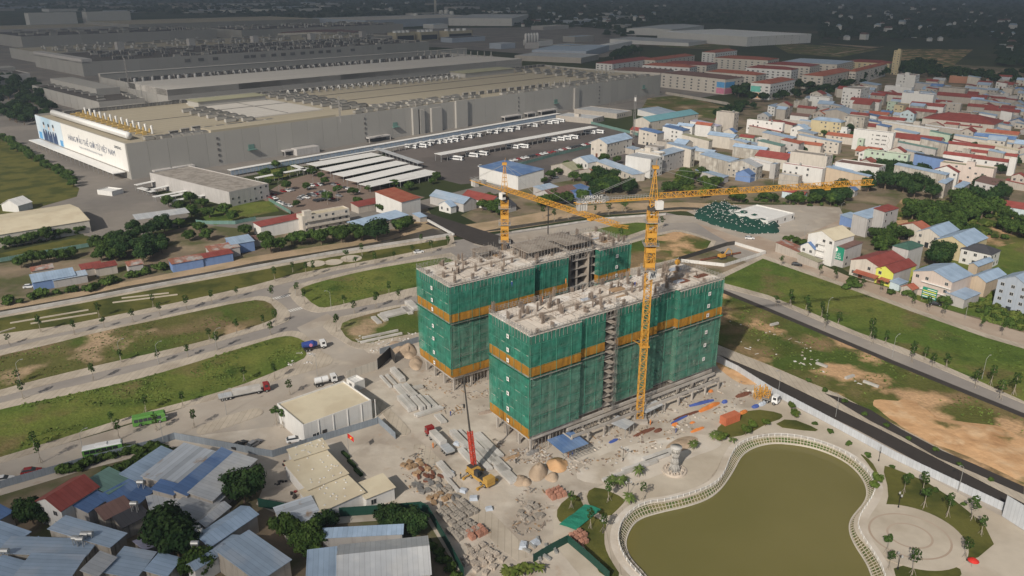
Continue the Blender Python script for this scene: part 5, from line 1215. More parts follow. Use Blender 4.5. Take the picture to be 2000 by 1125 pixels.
H(2012,562,12,34,40,'S','s','gx','y',az=55,label='blue-grey apartment house at the scrub edge')
H(1560,492,3.5,34,20,'B','x','shed','',az=56,label='low shop with rusty awning at the street corner',cat='shop')
H(1598,512,3.2,30,8,'B','v','shed','',az=55,label='olive market awning in front of the gabled houses',cat='awning')
H(1690,437,4,34,24,'U','l','shed','',az=54,label='small pale blue roofed shed at the bend of the brick street',cat='shed')
H(1782,566,3.6,14,14,'B','o','gx','',az=55,label='small hut with orange-red roof behind the green hoarding',cat='hut')
H(1757,556,3,12,20,'V','l','shed','',az=55,label='tiny pale blue kiosk beside the lime yellow house',cat='kiosk')
hd = thing('hoarding', 'green and yellow roadside hoarding in front of the pink house', 'sign', P(1812,590), rz_of(-35))
part('board', MB().box(-3,3,-.1,.1,1.6,6), M['sign_green'], hd)
for z in (2.2,3.0,3.8,4.6,5.4): part('printed_line', MB().box(-2.7,2.7 if z != 5.4 else 1.0,.11,.14,z-.2,z+.12), M['yellow_sign' if z in (3.0,4.6) else 'white'], hd)
b = MB(); b.bar((-2.6,0,0),(-2.6,0,1.7),.1,4); b.bar((2.6,0,0),(2.6,0,1.7),.1,4); part('legs', b, M['steel'], hd)
# site offices
so_ = B3((592,830),(725,781),(558,782),6.5,'W','y','flat','',label='large white site building with flat cream roof',name='site_building',cat='building',plain=True)
part('door', MB().box(5.5,6.9,-.08,-.02,0,2.6), M['darksteel'], so_)
for k in range(1,6): part('pilaster', MB().box(k*4.6-.12,k*4.6+.12,-.16,-.02,0,6.3), M['white'], so_)
for x in (3.0,4.2): link('window', WINME, so_, (x,-.01,1.5), 0, (1,1,1.1))
OF = 'cream roofed site office'
B3((623,1001),(711,965),(592,957),3.6,'W','y','shedx','',label='cream roofed site barrack nearest the green fence',name='site_office',cat='building',rise=.5)
B3((601,957),(679,928),(575,898),4.1,'W','y','shedx','',label='cream roofed site barrack in the middle of the row',name='site_office',cat='building',rise=.5)
B3((574,898),(641,879),(558,880),4.6,'W','y','shedx','',label='cream roofed site barrack beside the grey fence corner',name='site_office',cat='building',rise=.5)
B3((715,974),(770,954),(700,945),3.4,'W','y','shedx','x',label='small cream roofed site office with two windows',name='site_office',cat='building',rise=.3)
for t in [o for o in bpy.data.objects if o.name.startswith('site_office')][:3]:
    rfp = [c for c in t.children if c.name.startswith('roof')][0]; bb_ = [v.co for v in rfp.data.vertices]; mx = max(v.x for v in bb_); my = max(v.y for v in bb_); zt = max(v.z for v in bb_); z0_ = zt-.5; b = MB()
    for k in range(22):
        x, y = hr.uniform(.5,mx-.6), hr.uniform(.4,my-.5); b.cbox((x,y,z0_+.5*x/mx-.04),.42,.3,.2,hr.uniform(0,3))
    part('roof_weights', b, M['whitewall'], t, kind='stuff')
gh = B3((692,748),(712,740),(680,738),3.2,'W','w','flat','xy',label='small white gatehouse with flat roof at the site gate',name='gatehouse',cat='hut',plain=True)
# village in the near left corner, seen by its sheet roofs
t = B3((119,997),(191,951),(67,980),6,'W','r','gx','y',label='white house with steep dark red roof in the near village',name='house',cat='house',rise=2.2)
V = [((213,964),(258,936),(182,939),5,'G','g','slate-green sheet roof behind the red roofed village house'),((216,984),(273,952),(211,967),4.2,'G','b','narrow blue sheet roof beside the slate-green one'),((172,1000),(213,972),(143,987),4.6,'G','b','small blue sheet roof against the red roofed house'),
 ((275,942),(352,888),(243,928),5,'B','l','long pale blue sheet roof beside the grey fence'),((353,951),(431,886),(268,944),5.2,'B','z','wide patched grey sheet roof with dark holes'),((365,967),(458,886),(337,964),5.6,'B','b','long blue sheet roof between two pale ones'),((415,977),(500,898),(372,967),5,'B','q','pale ribbed sheet roof nearest the site yard'),((338,966),(355,949),(309,951),5.4,'B','b','small blue roof patch joining the long blue roof'),
 ((272,982),(300,958),(258,970),4,'B','b','dark blue lean-to roof in the village middle'),((296,1002),(357,984),(273,982),3.6,'B','q','grey sheet roof beside the big round tree'),((390,1015),(440,968),(345,992),3.8,'B','q','pale grey sheet roof behind the big round tree'),((402,1028),(448,990),(390,1014),4.4,'B','q','narrow grey ridge roof beside the big round tree'),
 ((410,1067),(502,1005),(393,1040),5,'B','l','long pale blue gable roof with a red edge'),((505,1135),(566,1094),(432,1078),5,'B','s','broad slate roof with a skylight strip at the village end'),((380,1112),(440,1075),(372,1098),4.6,'W','s','white gable beside the broad slate roof'),
 ((215,1068),(245,1043),(104,1035),5,'A','s','long slate roof behind the steel water tanks'),((168,1085),(190,1055),(22,1060),4.4,'A','s','wide slate roof in front of the long slate roof'),((135,1130),(165,1086),(40,1122),5.2,'A','s','slate roof with a stained concrete wall below'),((2,1080),(57,1040),(-40,1055),5,'A','l','pale slate roof at the village edge'),((25,1130),(58,1101),(-10,1108),4.5,'A','l','small pale blue roof with a steel tank'),
 ((266,1128),(303,1080),(208,1122),4.5,'A','s','slate roof between dark alleys'),((325,1125),(352,1092),(288,1118),4.2,'A','l','pale blue roof beside the dark alley'),((-10,1020),(24,1000),(-60,1005),4,'B','b','deep blue lean-to roof beside the grey fence'),((205,1015),(258,990),(196,998),4.2,'A','n','brown roofed yard house in the village middle'),((240,1030),(290,1005),(222,1018),3.6,'A','d','dark roofed yard shed in the village middle'),((320,1060),(300,1045),(240,1045),3.5,'A','p','lavender roofed lean-to in the village middle'),
 ((470,1090),(500,1062),(420,1070),4.2,'B','s','slate lean-to beside the long pale blue gable'),((60,1085),(90,1070),(20,1085),3.6,'A','l','narrow pale lean-to by the village edge'),((190,1125),(225,1090),(165,1118),6,'A','q','upper storey with brown slatted balconies')]
for (p0,p1,p2,h_,wl_,rc,lb) in V: B3(p0,p1,p2,h_,wl_,rc,'gx' if 'gable' in lb or 'ridge' in lb else 'shed','',label=lb+' in the near village' if 'village' not in lb else lb,name='village_house',cat='house',rise=.9)
t = B3((660,1140),(840,1120),(662,1066),6.5,'G','q','gx','',label='big shed with grey ridged roof at the foot of the green fence',name='warehouse',cat='warehouse',rise=2.2)
B3((600,1135),(655,1128),(625,1080),5,'G','l','shed','',label='ribbed pale blue lean-to beside the big grey ridged shed',name='shed',cat='shed')
B3((630,1050),(785,1042),(627,1036),4.5,'G','l','shed','',label='narrow pale blue strip roof behind the big grey ridged shed',name='shed',cat='shed')
B3((557,1034),(628,1010),(507,1008),3.4,'C','z','shed','',label='striped worn sheet roof beside the green fence corner',name='shed',cat='shed')
# stainless water tanks on the village roofs
TK2 = MB(); TK2.bar((-.8,0,1.3),(.8,0,1.3),.55,12)
for x_ in (-.6,.6):
    for y_ in (-.35,.35): TK2.box(x_-.07,x_+.07,y_-.07,y_+.07,-1.8,.95)
TK2ME = TK2.mesh('water_tank', M['galv'])
for i, (x, y) in enumerate(((150,1060),(158,1062),(167,1052),(176,1051),(385,1040),(390,1045),(12,1085),(382,1070),(276,950),(263,992))):
    solo('water_tank', TK2ME, None, 'stainless water tank on the slate roofed village house' if i < 4 else ('stainless water tank on the brick stand by the big tree' if i in (4,5) else ['stainless water tank on the village edge roof','white water tank beside the brick stand','small steel tank on the dark blue lean-to','steel tank on the brown yard house'][i-6]), 'water tank', 'village water tanks' if i < 6 else None, P(x,y,5.2)) if True else None
for lab, ts in LABELS.items():
    if len(ts) > 1:
        for t in ts: t['group'] = 'look-alike town houses: ' + lab[:40]
# ---------------- trees and plants ----------------
tr = random.Random(3)
def leaf_cloud(b, blobs, n, size, r):
    """n small leaf-clump faces spread through the shells of the given ellipsoids"""
    tot = sum(rx*ry+ry*rz_ for _,_,_,rx,ry,rz_ in blobs)
    for (cx,cy,cz,rx,ry,rz_) in blobs:
        k = int(n*(rx*ry+ry*rz_)/tot)
        for _ in range(k):
            u = r.uniform(-.75,1); a = r.uniform(0,6.283); q = math.sqrt(max(0,1-u*u)); f = r.uniform(.72,1.06)
            p = Vector((cx+rx*q*math.cos(a)*f, cy+ry*q*math.sin(a)*f, cz+rz_*u*f))
            nrm = Vector((q*math.cos(a)+r.uniform(-.7,.7), q*math.sin(a)+r.uniform(-.7,.7), u+r.uniform(-.4,.7))).normalized()
            t = nrm.cross(Vector((r.uniform(-1,1),r.uniform(-1,1),r.uniform(-1,1)))).normalized(); s_ = nrm.cross(t)
            z = size*r.uniform(.6,1.3)
            b.quad(p-t*z-s_*z*.6, p+t*z*.3-s_*z*.8, p+t*z+s_*z*.5, p-t*z*.4+s_*z*.9)
    return b
def core(b, blobs, f=.66):
    for (cx,cy,cz,rx,ry,rz_) in blobs:
        b.lathe([(.05*rx,-rz_*f),(rx*f*.8,-rz_*f*.6),(rx*f,0),(rx*f*.75,rz_*f*.65),(.05*rx,rz_*f)],7,(cx,cy,cz))
TREES = {}
def make_variant(key, R0, H0, nb, nleaf, size, m, trunk_h, tr_r, seed, flat=.75):
    r = random.Random(seed); blobs = [(0,0,H0-R0*flat,R0*.62,R0*.62,R0*flat*.75)]
    for i in range(nb):
        a = i*2.4+r.uniform(-.4,.4); q = R0*r.uniform(.42,.68); k = R0*r.uniform(.30,.46)
        blobs.append((q*math.cos(a), q*math.sin(a), H0-R0*flat+r.uniform(-.45,.35)*R0*flat, k, k, k*.85))
    b = MB(); core(b, blobs); leaf_cloud(b, blobs, nleaf, size, r); crown = b.mesh('crown', M[m])
    b = MB(); b.bar((0,0,-.1),(r.uniform(-.2,.2),0,trunk_h), tr_r, 6, tr_r*.65)
    for bl in blobs[1:5]: b.bar((0,0,trunk_h*.75),(bl[0]*.8,bl[1]*.8,bl[2]-bl[5]*.3), tr_r*.5, 5, tr_r*.2)
    TREES.setdefault(key, []).append((crown, b.mesh('trunk', M['bark'])))
for s in range(4): make_variant('broad', 4.4, 8.0, 9, 1700, .33, 'leaf', 3.6, .32, 10+s)
for s in range(4): make_variant('dark', 4.6, 8.5, 10, 1700, .33, 'leaf_dark', 3.6, .34, 20+s)
for s in range(2): make_variant('lite', 3.6, 6.5, 8, 1200, .30, 'leaf_lite', 2.8, .25, 30+s)
for s in range(3): make_variant('bush', 1.7, 2.4, 6, 320, .30, 'leaf', .5, .12, 40+s, .7)
for s in range(2): make_variant('bushl', 1.7, 2.4, 6, 320, .30, 'leaf_lite', .5, .12, 50+s, .7)
for s in range(3): make_variant('far', 4.4, 8.0, 7, 260, .8, 'leaf_dark', 3.6, .34, 60+s)
# street sapling: slim stem, two or three thin leaf tufts
for s in range(5):
    r = random.Random(80+s); b = MB(); blobs = [(r.uniform(-.3,.3),r.uniform(-.3,.3),3.2+.75*i,r.uniform(.55,.95),r.uniform(.55,.95),r.uniform(.45,.7)) for i in range(r.choice((2,3,3)))]
    leaf_cloud(b, blobs, 130, .2, r); cr = b.mesh('crown', M['leaf'])
    b = MB(); b.bar((0,0,-.1),(blobs[-1][0],blobs[-1][1],blobs[-1][2]),.085,5,.04); b.bar((-.6,-.3,0),(0,0,1.6),.04,4); b.bar((.6,-.2,0),(0,0,1.6),.04,4); b.bar((0,.6,0),(0,0,1.6),.04,4)
    TREES.setdefault('sapling', []).append((cr, b.mesh('trunk', M['stem'])))
for s in range(3):
    r = random.Random(120+s); b = MB()
    for i in range(26):
        a = i*2.4; el = r.uniform(-.25,1.15); L = r.uniform(1.7,2.4); pts = []
        for k in range(5):
            f = k/4; pts.append(Vector((math.cos(a)*L*f*math.cos(el*(1-f*.5)), math.sin(a)*L*f*math.cos(el*(1-f*.5)), 2.6+L*f*math.sin(el)-1.1*f*f)))
        sd = Vector((-math.sin(a),math.cos(a),0))
        for k in range(4):
            w0, w1 = (.1,.34,.36,.24,.03)[k], (.1,.34,.36,.24,.03)[k+1]
            b.quad(pts[k]-sd*w0, pts[k]+sd*w0, pts[k+1]+sd*w1-Vector((0,0,.08)), pts[k+1]-sd*w1-Vector((0,0,.08)))
    cr = b.mesh('fronds', M['palm']); b = MB(); b.lathe([(.42,0),(.3,.8),(.28,2.0),(.36,2.6),(.1,2.9)],8)
    TREES.setdefault('palm', []).append((cr, b.mesh('trunk', M['stem'])))
for s in range(2):
    r = random.Random(140+s); b = MB()
    for i in range(14):
        a = i*2.4; L = r.uniform(1.6,2.4); sd = Vector((-math.sin(a),math.cos(a),0)); el = r.uniform(.3,1.0)
        pts = [Vector((math.cos(a)*L*f*.8, math.sin(a)*L*f*.8, 1.4+L*f*math.sin(el)*1.2-1.3*f*f)) for f in (0,.4,.75,1)]
        for k in range(3): b.quad(pts[k]-sd*(.12,.32,.28,.05)[k], pts[k]+sd*(.12,.32,.28,.05)[k], pts[k+1]+sd*(.12,.32,.28,.05)[k+1], pts[k+1]-sd*(.12,.32,.28,.05)[k+1])
    cr = b.mesh('leaves', M['leaf_lite']); b = MB(); b.lathe([(.2,0),(.15,1.6)],6); TREES.setdefault('banana', []).append((cr, b.mesh('trunk', M['palm'])))
TN = {'broad':('broad_tree','tree'),'dark':('dark_tree','tree'),'lite':('light_tree','tree'),'bush':('shrub','shrub'),'bushl':('shrub','shrub'),'far':('dark_tree','tree'),'sapling':('street_sapling','tree'),'palm':('palm_tree','palm'),'banana':('banana_plant','plant')}
def tree(key, p, sc, label, group):
    cr, tk = tr.choice(TREES[key]); nm, ct = TN[key]
    t = thing(nm, label, ct, p, tr.uniform(0,6.28), group); t.scale = (sc*tr.uniform(.9,1.1), sc*tr.uniform(.9,1.1), sc*tr.uniform(.88,1.12))
    link(cr.name.split('.')[0], cr, t); link('trunk', tk, t); return t
def inpoly(x, y, poly):
    c = False; n = len(poly)
    for i in range(n):
        (x1,y1),(x2,y2) = poly[i], poly[(i+1)%n]
        if (y1 > y) != (y2 > y) and x < (x2-x1)*(y-y1)/(y2-y1)+x1: c = not c
    return c
def grove(key, poly, n, s0, s1, label, group, mind=3.0):
    xs = [p[0] for p in poly]; ys = [p[1] for p in poly]; got = []; k = 0
    W = [P(*p) for p in poly]; wp = [(p.x,p.y) for p in W]
    x0,x1,y0,y1 = min(p[0] for p in wp),max(p[0] for p in wp),min(p[1] for p in wp),max(p[1] for p in wp)
    while len(got) < n and k < n*60:
        k += 1; x, y = tr.uniform(x0,x1), tr.uniform(y0,y1)
        if not inpoly(x,y,wp) or any((x-a)**2+(y-c)**2 < mind**2 for a,c in got): continue
        got.append((x,y)); tree(tr.choice(key) if isinstance(key,(list,tuple)) else key, Vector((x,y,0)), tr.uniform(s0,s1), label, group)
def row(key, pts, n, s0, s1, label, group, j=.8):
    W = [P(*p) for p in pts]; L = [0]
    for a, c in zip(W, W[1:]): L.append(L[-1]+(c-a).length)
    for i in range(n):
        t = L[-1]*(i+.5)/n; k = max(q for q in range(len(L)-1) if L[q] <= t); f = (t-L[k])/(L[k+1]-L[k]); p = W[k].lerp(W[k+1], f)
        tree(tr.choice(key) if isinstance(key,(list,tuple)) else key, p+Vector((tr.uniform(-j,j),tr.uniform(-j,j),0)), tr.uniform(s0,s1), label, group)
def spot(key, pts, s0, s1, label, group):
    for p in pts: tree(key, P(*p), tr.uniform(s0,s1), label, group)
grove('dark', [(-30,145),(35,152),(98,178),(110,240),(60,255),(-30,222)], 75, 1.2, 1.9, 'dense dark tree beside the campus street', 'dark trees beside the campus street', 6.5)
grove('lite', [(60,190),(115,195),(112,215),(70,215)], 5, .9, 1.2, 'yellow-green tree beside the campus street', 'yellow-green campus trees', 6)
row('broad', [(5,275),(45,298),(100,332),(150,368)], 24, .75, 1.1, 'green tree in the row along the grass field', 'tree row along the grass field', 2.5)
row(['bush','broad'], [(0,488),(60,476),(110,466),(165,455)], 12, .7, .95, 'round trimmed tree along the tan roofed shed', 'trimmed trees along the tan shed')
grove('dark', [(235,470),(300,440),(340,450),(330,500),(270,520),(225,505)], 17, .8, 1.2, 'big dark tree beside the campus gate', 'dark trees beside the gate', 5)
grove('broad', [(180,480),(240,475),(230,515),(185,510)], 8, .8, 1.1, 'green tree behind the canal sheds', 'trees behind the canal sheds', 5)
row('broad', [(30,525),(70,518),(125,508),(150,500)], 6, .75, 1, 'tree beside the left canal lane', 'trees beside the left canal lane')
row('bush', [(0,598),(120,573),(160,570),(300,530),(330,522)], 26, .9, 1.7, 'low shrub on the canal bank', 'shrubs on the canal bank', 2)
spot('broad', [(330,405),(352,415),(372,398),(395,405),(375,425),(410,425),(440,420),(455,432),(350,445),(370,470),(405,470),(390,455),(480,462)], .8, 1.15, 'green tree around the gate building', 'trees around the gate building')
spot('broad', [(570,480),(590,478),(610,474),(628,478),(650,470),(668,473),(690,466),(708,470),(780,455),(795,448),(530,495),(548,490),(520,478)], .95, 1.25, 'dense green tree in the canal side row', 'dense trees in the canal side row')
spot('dark', [(737,470)], 1.75, 1.76, 'large dark domed tree on the canal bank beside the white block', None)
spot('broad', [(635,362),(628,350),(555,340),(520,345),(575,332),(800,372),(845,360),(852,352),(770,365),(538,330),(600,372),(700,400),(745,415),(580,405),(525,362),(545,352),(560,372),(610,345),(660,378),(690,382),(720,375),(640,395),(760,388)], .55, .9, 'small tree in the staff car park', 'small trees in the staff car park')
grove('broad', [(1040,398),(1130,388),(1140,400),(1060,412)], 9, .8, 1.1, 'green tree beside the canal road bend', 'trees beside the canal road bend', 3.5)
grove('broad', [(945,395),(985,410),(970,425),(940,415)], 6, .8, 1.1, 'green tree behind the far crane mast', 'trees behind the far crane mast', 3)
grove(['broad','dark'], [(1130,362),(1180,345),(1235,358),(1240,385),(1160,388)], 20, .9, 1.3, 'green tree around the low slate roofed house', 'trees around the slate roofed house', 4)
spot('broad', [(1108,330),(1120,355),(1060,360),(1090,342),(1130,340),(1045,350),(1075,350),(1180,318),(1205,320)], .7, 1.0, 'tree between the houses beside the bus park', 'trees beside the bus park houses')
grove(['broad','lite'], [(1300,372),(1340,345),(1400,352),(1420,372),(1380,388),(1310,388)], 20, .9, 1.25, 'bushy tree between the canal and the town', 'trees between canal and town', 4)
row(['broad','bush'], [(1430,392),(1500,396),(1560,400),(1640,402)], 22, .7, 1.2, 'low tree on the bank below the town', 'low trees below the town', 3)
grove('dark', [(1580,388),(1650,372),(1660,400),(1600,405)], 9, .9, 1.3, 'dark tree on the bank beside the crane jib', 'dark trees on the bank', 4)
grove('dark', [(1712,345),(1745,330),(1785,345),(1830,370),(1822,398),(1760,395),(1720,375)], 20, 1.2, 1.6, 'big dark tree in the wood at the town edge', 'big dark trees at the town edge', 6)
spot('dark', [(1695,375),(1690,362)], 1.2, 1.4, 'dark tree beside the tan house', 'dark trees beside the tan house')
grove(['bush','bushl','broad'], [(1750,415),(1840,395),(1900,400),(1985,430),(2010,470),(1900,465),(1800,455),(1755,445)], 110, .8, 1.5, 'scrub bush on the overgrown lot behind the town', 'scrub bushes on the overgrown lot', 2.4)
grove('dark', [(1880,385),(1930,370),(1965,390),(1950,405),(1900,405)], 9, 1.0, 1.4, 'dark tree above the scrub', 'dark trees above the scrub', 5)
spot('dark', [(1826,512),(1834,505),(1842,512),(1838,520),(1828,522),(1848,505)], 1.0, 1.3, 'dense tree between the blue roofed houses', 'dense trees between the blue roofed houses')
grove(['broad','bush'], [(1700,470),(1740,455),(1790,465),(1780,480),(1715,495)], 18, .8, 1.15, 'tree behind the shop house with the green sign', 'trees behind the shop house', 3.5)
grove(['bush','bushl'], [(1780,545),(1815,535),(1812,575),(1790,572)], 14, .8, 1.2, 'garden shrub beside the lime yellow house', 'garden shrubs by the lime yellow house', 2)
grove(['bush','bushl'], [(1890,600),(1940,575),(2000,590),(2010,650),(1950,630)], 60, .7, 1.2, 'weedy shrub on the green lot beside the apartment house', 'weedy shrubs on the green lot', 2)
spot('bush', [(1652,565),(1660,560),(1671,563),(1536,470),(1545,468),(1555,474),(1570,478),(1740,575),(1775,580),(1840,590),(1848,594),(1663,556),(1920,545),(1905,530),(1965,590),(1972,600)], 1.0, 1.7, 'shrub along the brick street', 'shrubs along the brick street')
# dormitory street and far trees
row('far', [(1290,168),(1330,172),(1400,180),(1460,190)], 14, 1.2, 1.7, 'dark round tree in front of the dormitories', 'dark trees in front of the dormitories', 3)
row('far', [(1440,190),(1470,178),(1560,178),(1640,165),(1730,148)], 34, 1.2, 1.9, 'dark tree along the dormitory street', 'dark trees along the dormitory street', 6)
row('far', [(1465,200),(1520,195),(1600,185),(1680,165)], 26, 1.0, 1.6, 'dark tree between dormitories and town', 'dark trees between dormitories and town', 8)
grove('far', [(1180,108),(1240,100),(1260,108),(1200,118)], 14, 1.5, 2.2, 'dark tree behind the factory end', 'dark trees behind the factory end', 9)
grove('far', [(1730,130),(1790,125),(1900,150),(2000,150),(2000,170),(1900,165),(1760,150)], 70, 1.2, 2.0, 'dark tree on the far edge of the town', 'dark trees on the far edge of the town', 12)
grove('far', [(1380,230),(1470,205),(1490,215),(1420,240)], 12, .9, 1.3, 'dark tree behind the beige tower house', 'dark trees behind the beige tower house', 5)
grove(['broad','dark'], [(1480,262),(1560,240),(1900,235),(1990,280),(1990,350),(1850,330),(1700,330),(1560,330)], 60, .55, .95, 'small garden tree squeezed between town houses', 'garden trees between town houses', 12)
# near village
spot('dark', [(338,1082),(352,1092),(330,1070)], 1.15, 1.35, 'big round dark tree in the near village', 'big dark trees in the near village')
spot('dark', [(66,1025),(80,1022),(58,1018)], .75, .9, 'dark tree below the red roofed village house', 'dark trees by the red roofed house')
spot('dark', [(478,985),(492,972),(470,972)], .95, 1.1, 'dark tree between village roofs and site yard', 'dark trees beside the site yard')
spot('broad', [(600,1085),(612,1075),(590,1072),(380,1125),(395,1118),(560,1050)], .8, 1.0, 'green tree beside the big ridged shed', 'trees beside the big ridged shed')
spot('dark', [(640,1032),(755,1030),(770,1022),(785,1030),(800,1035),(770,1040),(815,1045)], .65, .9, 'dark tree inside the green fence', 'dark trees inside the green fence')
row('bush', [(110,930),(180,905),(240,888),(300,878),(315,890),(250,915),(205,925)], 40, .8, 1.25, 'shrub in the hedge inside the grey fence', 'hedge shrubs inside the grey fence', 1.2)
row('bush', [(840,1060),(880,1125),(900,1160)], 12, .6, 1.0, 'shrub outside the green fence', 'shrubs outside the green fence', 1)
row('banana', [(985,1135),(1000,1122),(1030,1118),(1050,1122)], 9, .8, 1.2, 'banana plant at the foot of the site', 'banana plants', 1)
# saplings
TL = lambda L, ox, oy, s=4.0: [(ox+x/s, oy+y/s) for x, y in L]
spot('sapling', TL([(815,325),(1040,280),(1250,230),(1460,185),(1655,135),(1850,90),(585,380),(75,460),(320,360),(780,245),(1200,165)],0,560), 1.0, 1.3, 'young street tree along the canal side road', 'saplings along the canal side road')
spot('sapling', TL([(185,880),(735,740),(1240,605),(1470,550),(1695,495),(950,595),(1640,425),(1850,370),(145,760)],0,560), 1.0, 1.3, 'young street tree along the middle grass lots', 'saplings along the middle grass lots')
spot('sapling', TL([(880,1095),(1430,940),(1140,985),(1520,1105),(1225,1125),(1910,745)],0,560)+[(233,860),(68,878),(80,905)], 1.0, 1.4, 'young street tree along the concrete road', 'saplings along the concrete road')
spot('sapling', TL([(60,315),(115,380),(155,300),(125,115),(320,75),(380,140),(630,355),(770,215),(940,170),(1115,125),(1040,75),(690,155),(150,730),(265,850)],500,560), 1.0, 1.35, 'young street tree around the road junction', 'saplings around the junction')
spot('sapling', TL([(160,1080),(215,1105)],500,560), 1.2, 1.4, 'young tree beside the large white site building', 'saplings by the white site building')
spot('sapling', TL([(290,1010),(390,1030),(450,1040),(150,1080),(710,930),(780,970),(930,950),(1080,920),(1225,870),(1370,860),(1500,805),(1290,790),(830,880)],500,280), 1.0, 1.4, 'young tree along the canal park', 'saplings along the canal park')
spot('sapling', TL([(240,585),(330,610),(440,595),(650,560),(755,560),(885,540),(860,530),(740,530),(1170,665),(850,760)],1000,280), 1.2, 1.6, 'young tree along the road behind the towers', 'saplings behind the towers')
spot('sapling', TL([(60,155),(175,165),(170,135),(295,190),(310,235),(415,250),(440,330),(545,300),(800,400),(815,450),(915,450),(1120,590),(1130,530),(1220,575),(1390,640),(1280,640),(1620,790),(1735,775),(1915,850),(1810,880)],1500,560), 1.0, 1.4, 'young street tree along the grey asphalt street', 'saplings along the grey street')
spot('sapling', TL([(740,20),(880,50),(1130,155),(1245,195),(1365,240),(1665,340),(1830,385),(400,-80),(520,-40),(100,-160)],1500,560), 1.0, 1.3, 'young street tree along the brick street', 'saplings along the brick street')
spot('sapling', TL([(1045,490),(1190,490),(1200,600),(1380,670),(1570,690),(1640,810),(1520,990),(1110,1120),(910,960),(930,1080)],1500,840,3.948), 1.0, 1.35, 'young staked tree on the park lawn', 'staked trees on the park lawn')
spot('sapling', TL([(745,550),(1010,540),(455,600),(605,760),(700,790)],1000,840,3.948), .9, 1.2, 'young staked tree beside the park path', 'staked trees beside the park path')
spot('lite', [(1468,838),(1495,832),(1456,850),(1410,862),(1545,800),(1552,815),(1712,945),(1706,955)], .35, .55, 'small leafy park tree beside the pond balustrade', 'small trees beside the pond balustrade')
spot('palm', [(1354,878),(1394,860),(1402,858),(1247,932),(1209,950),(1218,944),(1195,948),(1228,983),(1430,866)], .6, .9, 'bushy palm on the paved park bank', 'palms on the park bank')
row('bush', [(1535,800),(1600,835),(1700,893),(1800,945),(1900,1000)], 9, .45, .7, 'small round shrub beside the pale fence', 'small shrubs beside the pale fence', .6)
row('bush', [(1560,735),(1590,752),(1640,782),(1690,812),(1760,850),(1830,885),(1960,955)], 9, .45, .7, 'small round shrub beside the black road', 'small shrubs beside the black road', .6)
# tall weeds on the grass lots, as one cover per lot
def weeds(px, n, h0, h1, m, seed):
    r = random.Random(seed); W = [P(*p) for p in px]; wp = [(p.x,p.y) for p in W]; b = MB()
    x0,x1,y0,y1 = min(p[0] for p in wp),max(p[0] for p in wp),min(p[1] for p in wp),max(p[1] for p in wp); k = 0
    while k < n:
        x, y = r.uniform(x0,x1), r.uniform(y0,y1)
        if not inpoly(x,y,wp): continue
        k += 1
        if mnoise.noise(Vector((x*.06,y*.06,seed))) < -.12: continue
        s = r.uniform(.15,.38); h = r.uniform(h0,h1); a = r.uniform(0,3.14)
        for q in range(2):
            c, d = math.cos(a+q*1.6)*s, math.sin(a+q*1.6)*s; e = r.uniform(-.5,.5); g_ = r.uniform(-.5,.5); b.quad((x-c,y-d,.2),(x+c,y+d,.2),(x+c*.6+e,y+d*.6+g_,.2+h),(x-c*.6+e,y-d*.6+g_,.2+h))
    props(link('weeds', b.mesh('weeds', M[m])), 'tall weeds growing over the grass lots', 'weeds', None, 'stuff')
weeds([(0,800),(250,747),(500,672),(595,665),(595,695),(500,738),(262,806),(0,890)], 1800, .15,.4,'weed',1)
weeds([(0,697),(207,648),(490,588),(535,605),(395,663),(160,716),(0,757)], 900, .12,.35,'weed',2)
weeds([(1420,550),(1490,508),(1782,612),(2000,685),(2000,780),(1765,676),(1582,606)], 600, .12,.3,'weed',3)
weeds([(1400,575),(1500,612),(1750,718),(2000,822),(2000,850),(1800,790),(1640,762),(1480,690)], 700, .15,.4,'weed',4)
weeds([(595,560),(812,514),(885,502),(885,542),(640,598)], 600, .2,.4,'weed',5)
weeds([(1800,590),(1890,560),(2000,560),(2000,650),(1900,622)], 4000, .3,.8,'weed',6)
# far woods below the hills: one mass
b = MB(); r = random.Random(9); k = 0
while k < 9000:
    px = r.uniform(-300,2300); py = -20+ (r.random()**1.6)*150
    if py < -18: continue
    if px < 1180 and py > 18+ (px/1180)*40: continue
    if px >= 1180 and px < 1600 and py > 50+ (0 if px > 1240 else 25): continue
    if px >= 1600 and px < 1950 and py > 78: continue
    if px >= 1950 and py > 130: continue
    p = P(px,py); k += 1; s = r.uniform(5,11)*(1+p.y/9000)
    if p.y > 11000: continue
    h = s*r.uniform(.9,1.4); n = 6
    vs = [(p.x+s*math.cos(i*1.047+k)*r.uniform(.8,1.15), p.y+s*math.sin(i*1.047+k)*r.uniform(.8,1.15), h*.35) for i in range(6)]
    vs += [(p.x+s*.55*math.cos(i*1.047+k)*r.uniform(.7,1.3), p.y+s*.55*math.sin(i*1.047+k)*r.uniform(.7,1.3), h*r.uniform(.75,1.0)) for i in range(6)]
    b.add(vs, [(i,(i+1)%6,6+(i+1)%6,6+i) for i in range(6)]+[(6,7,8,9,10,11)])
props(link('far_woods', b.mesh('far_woods', M['forest'])), 'dark far woods below the hills', 'woods', None, 'stuff')
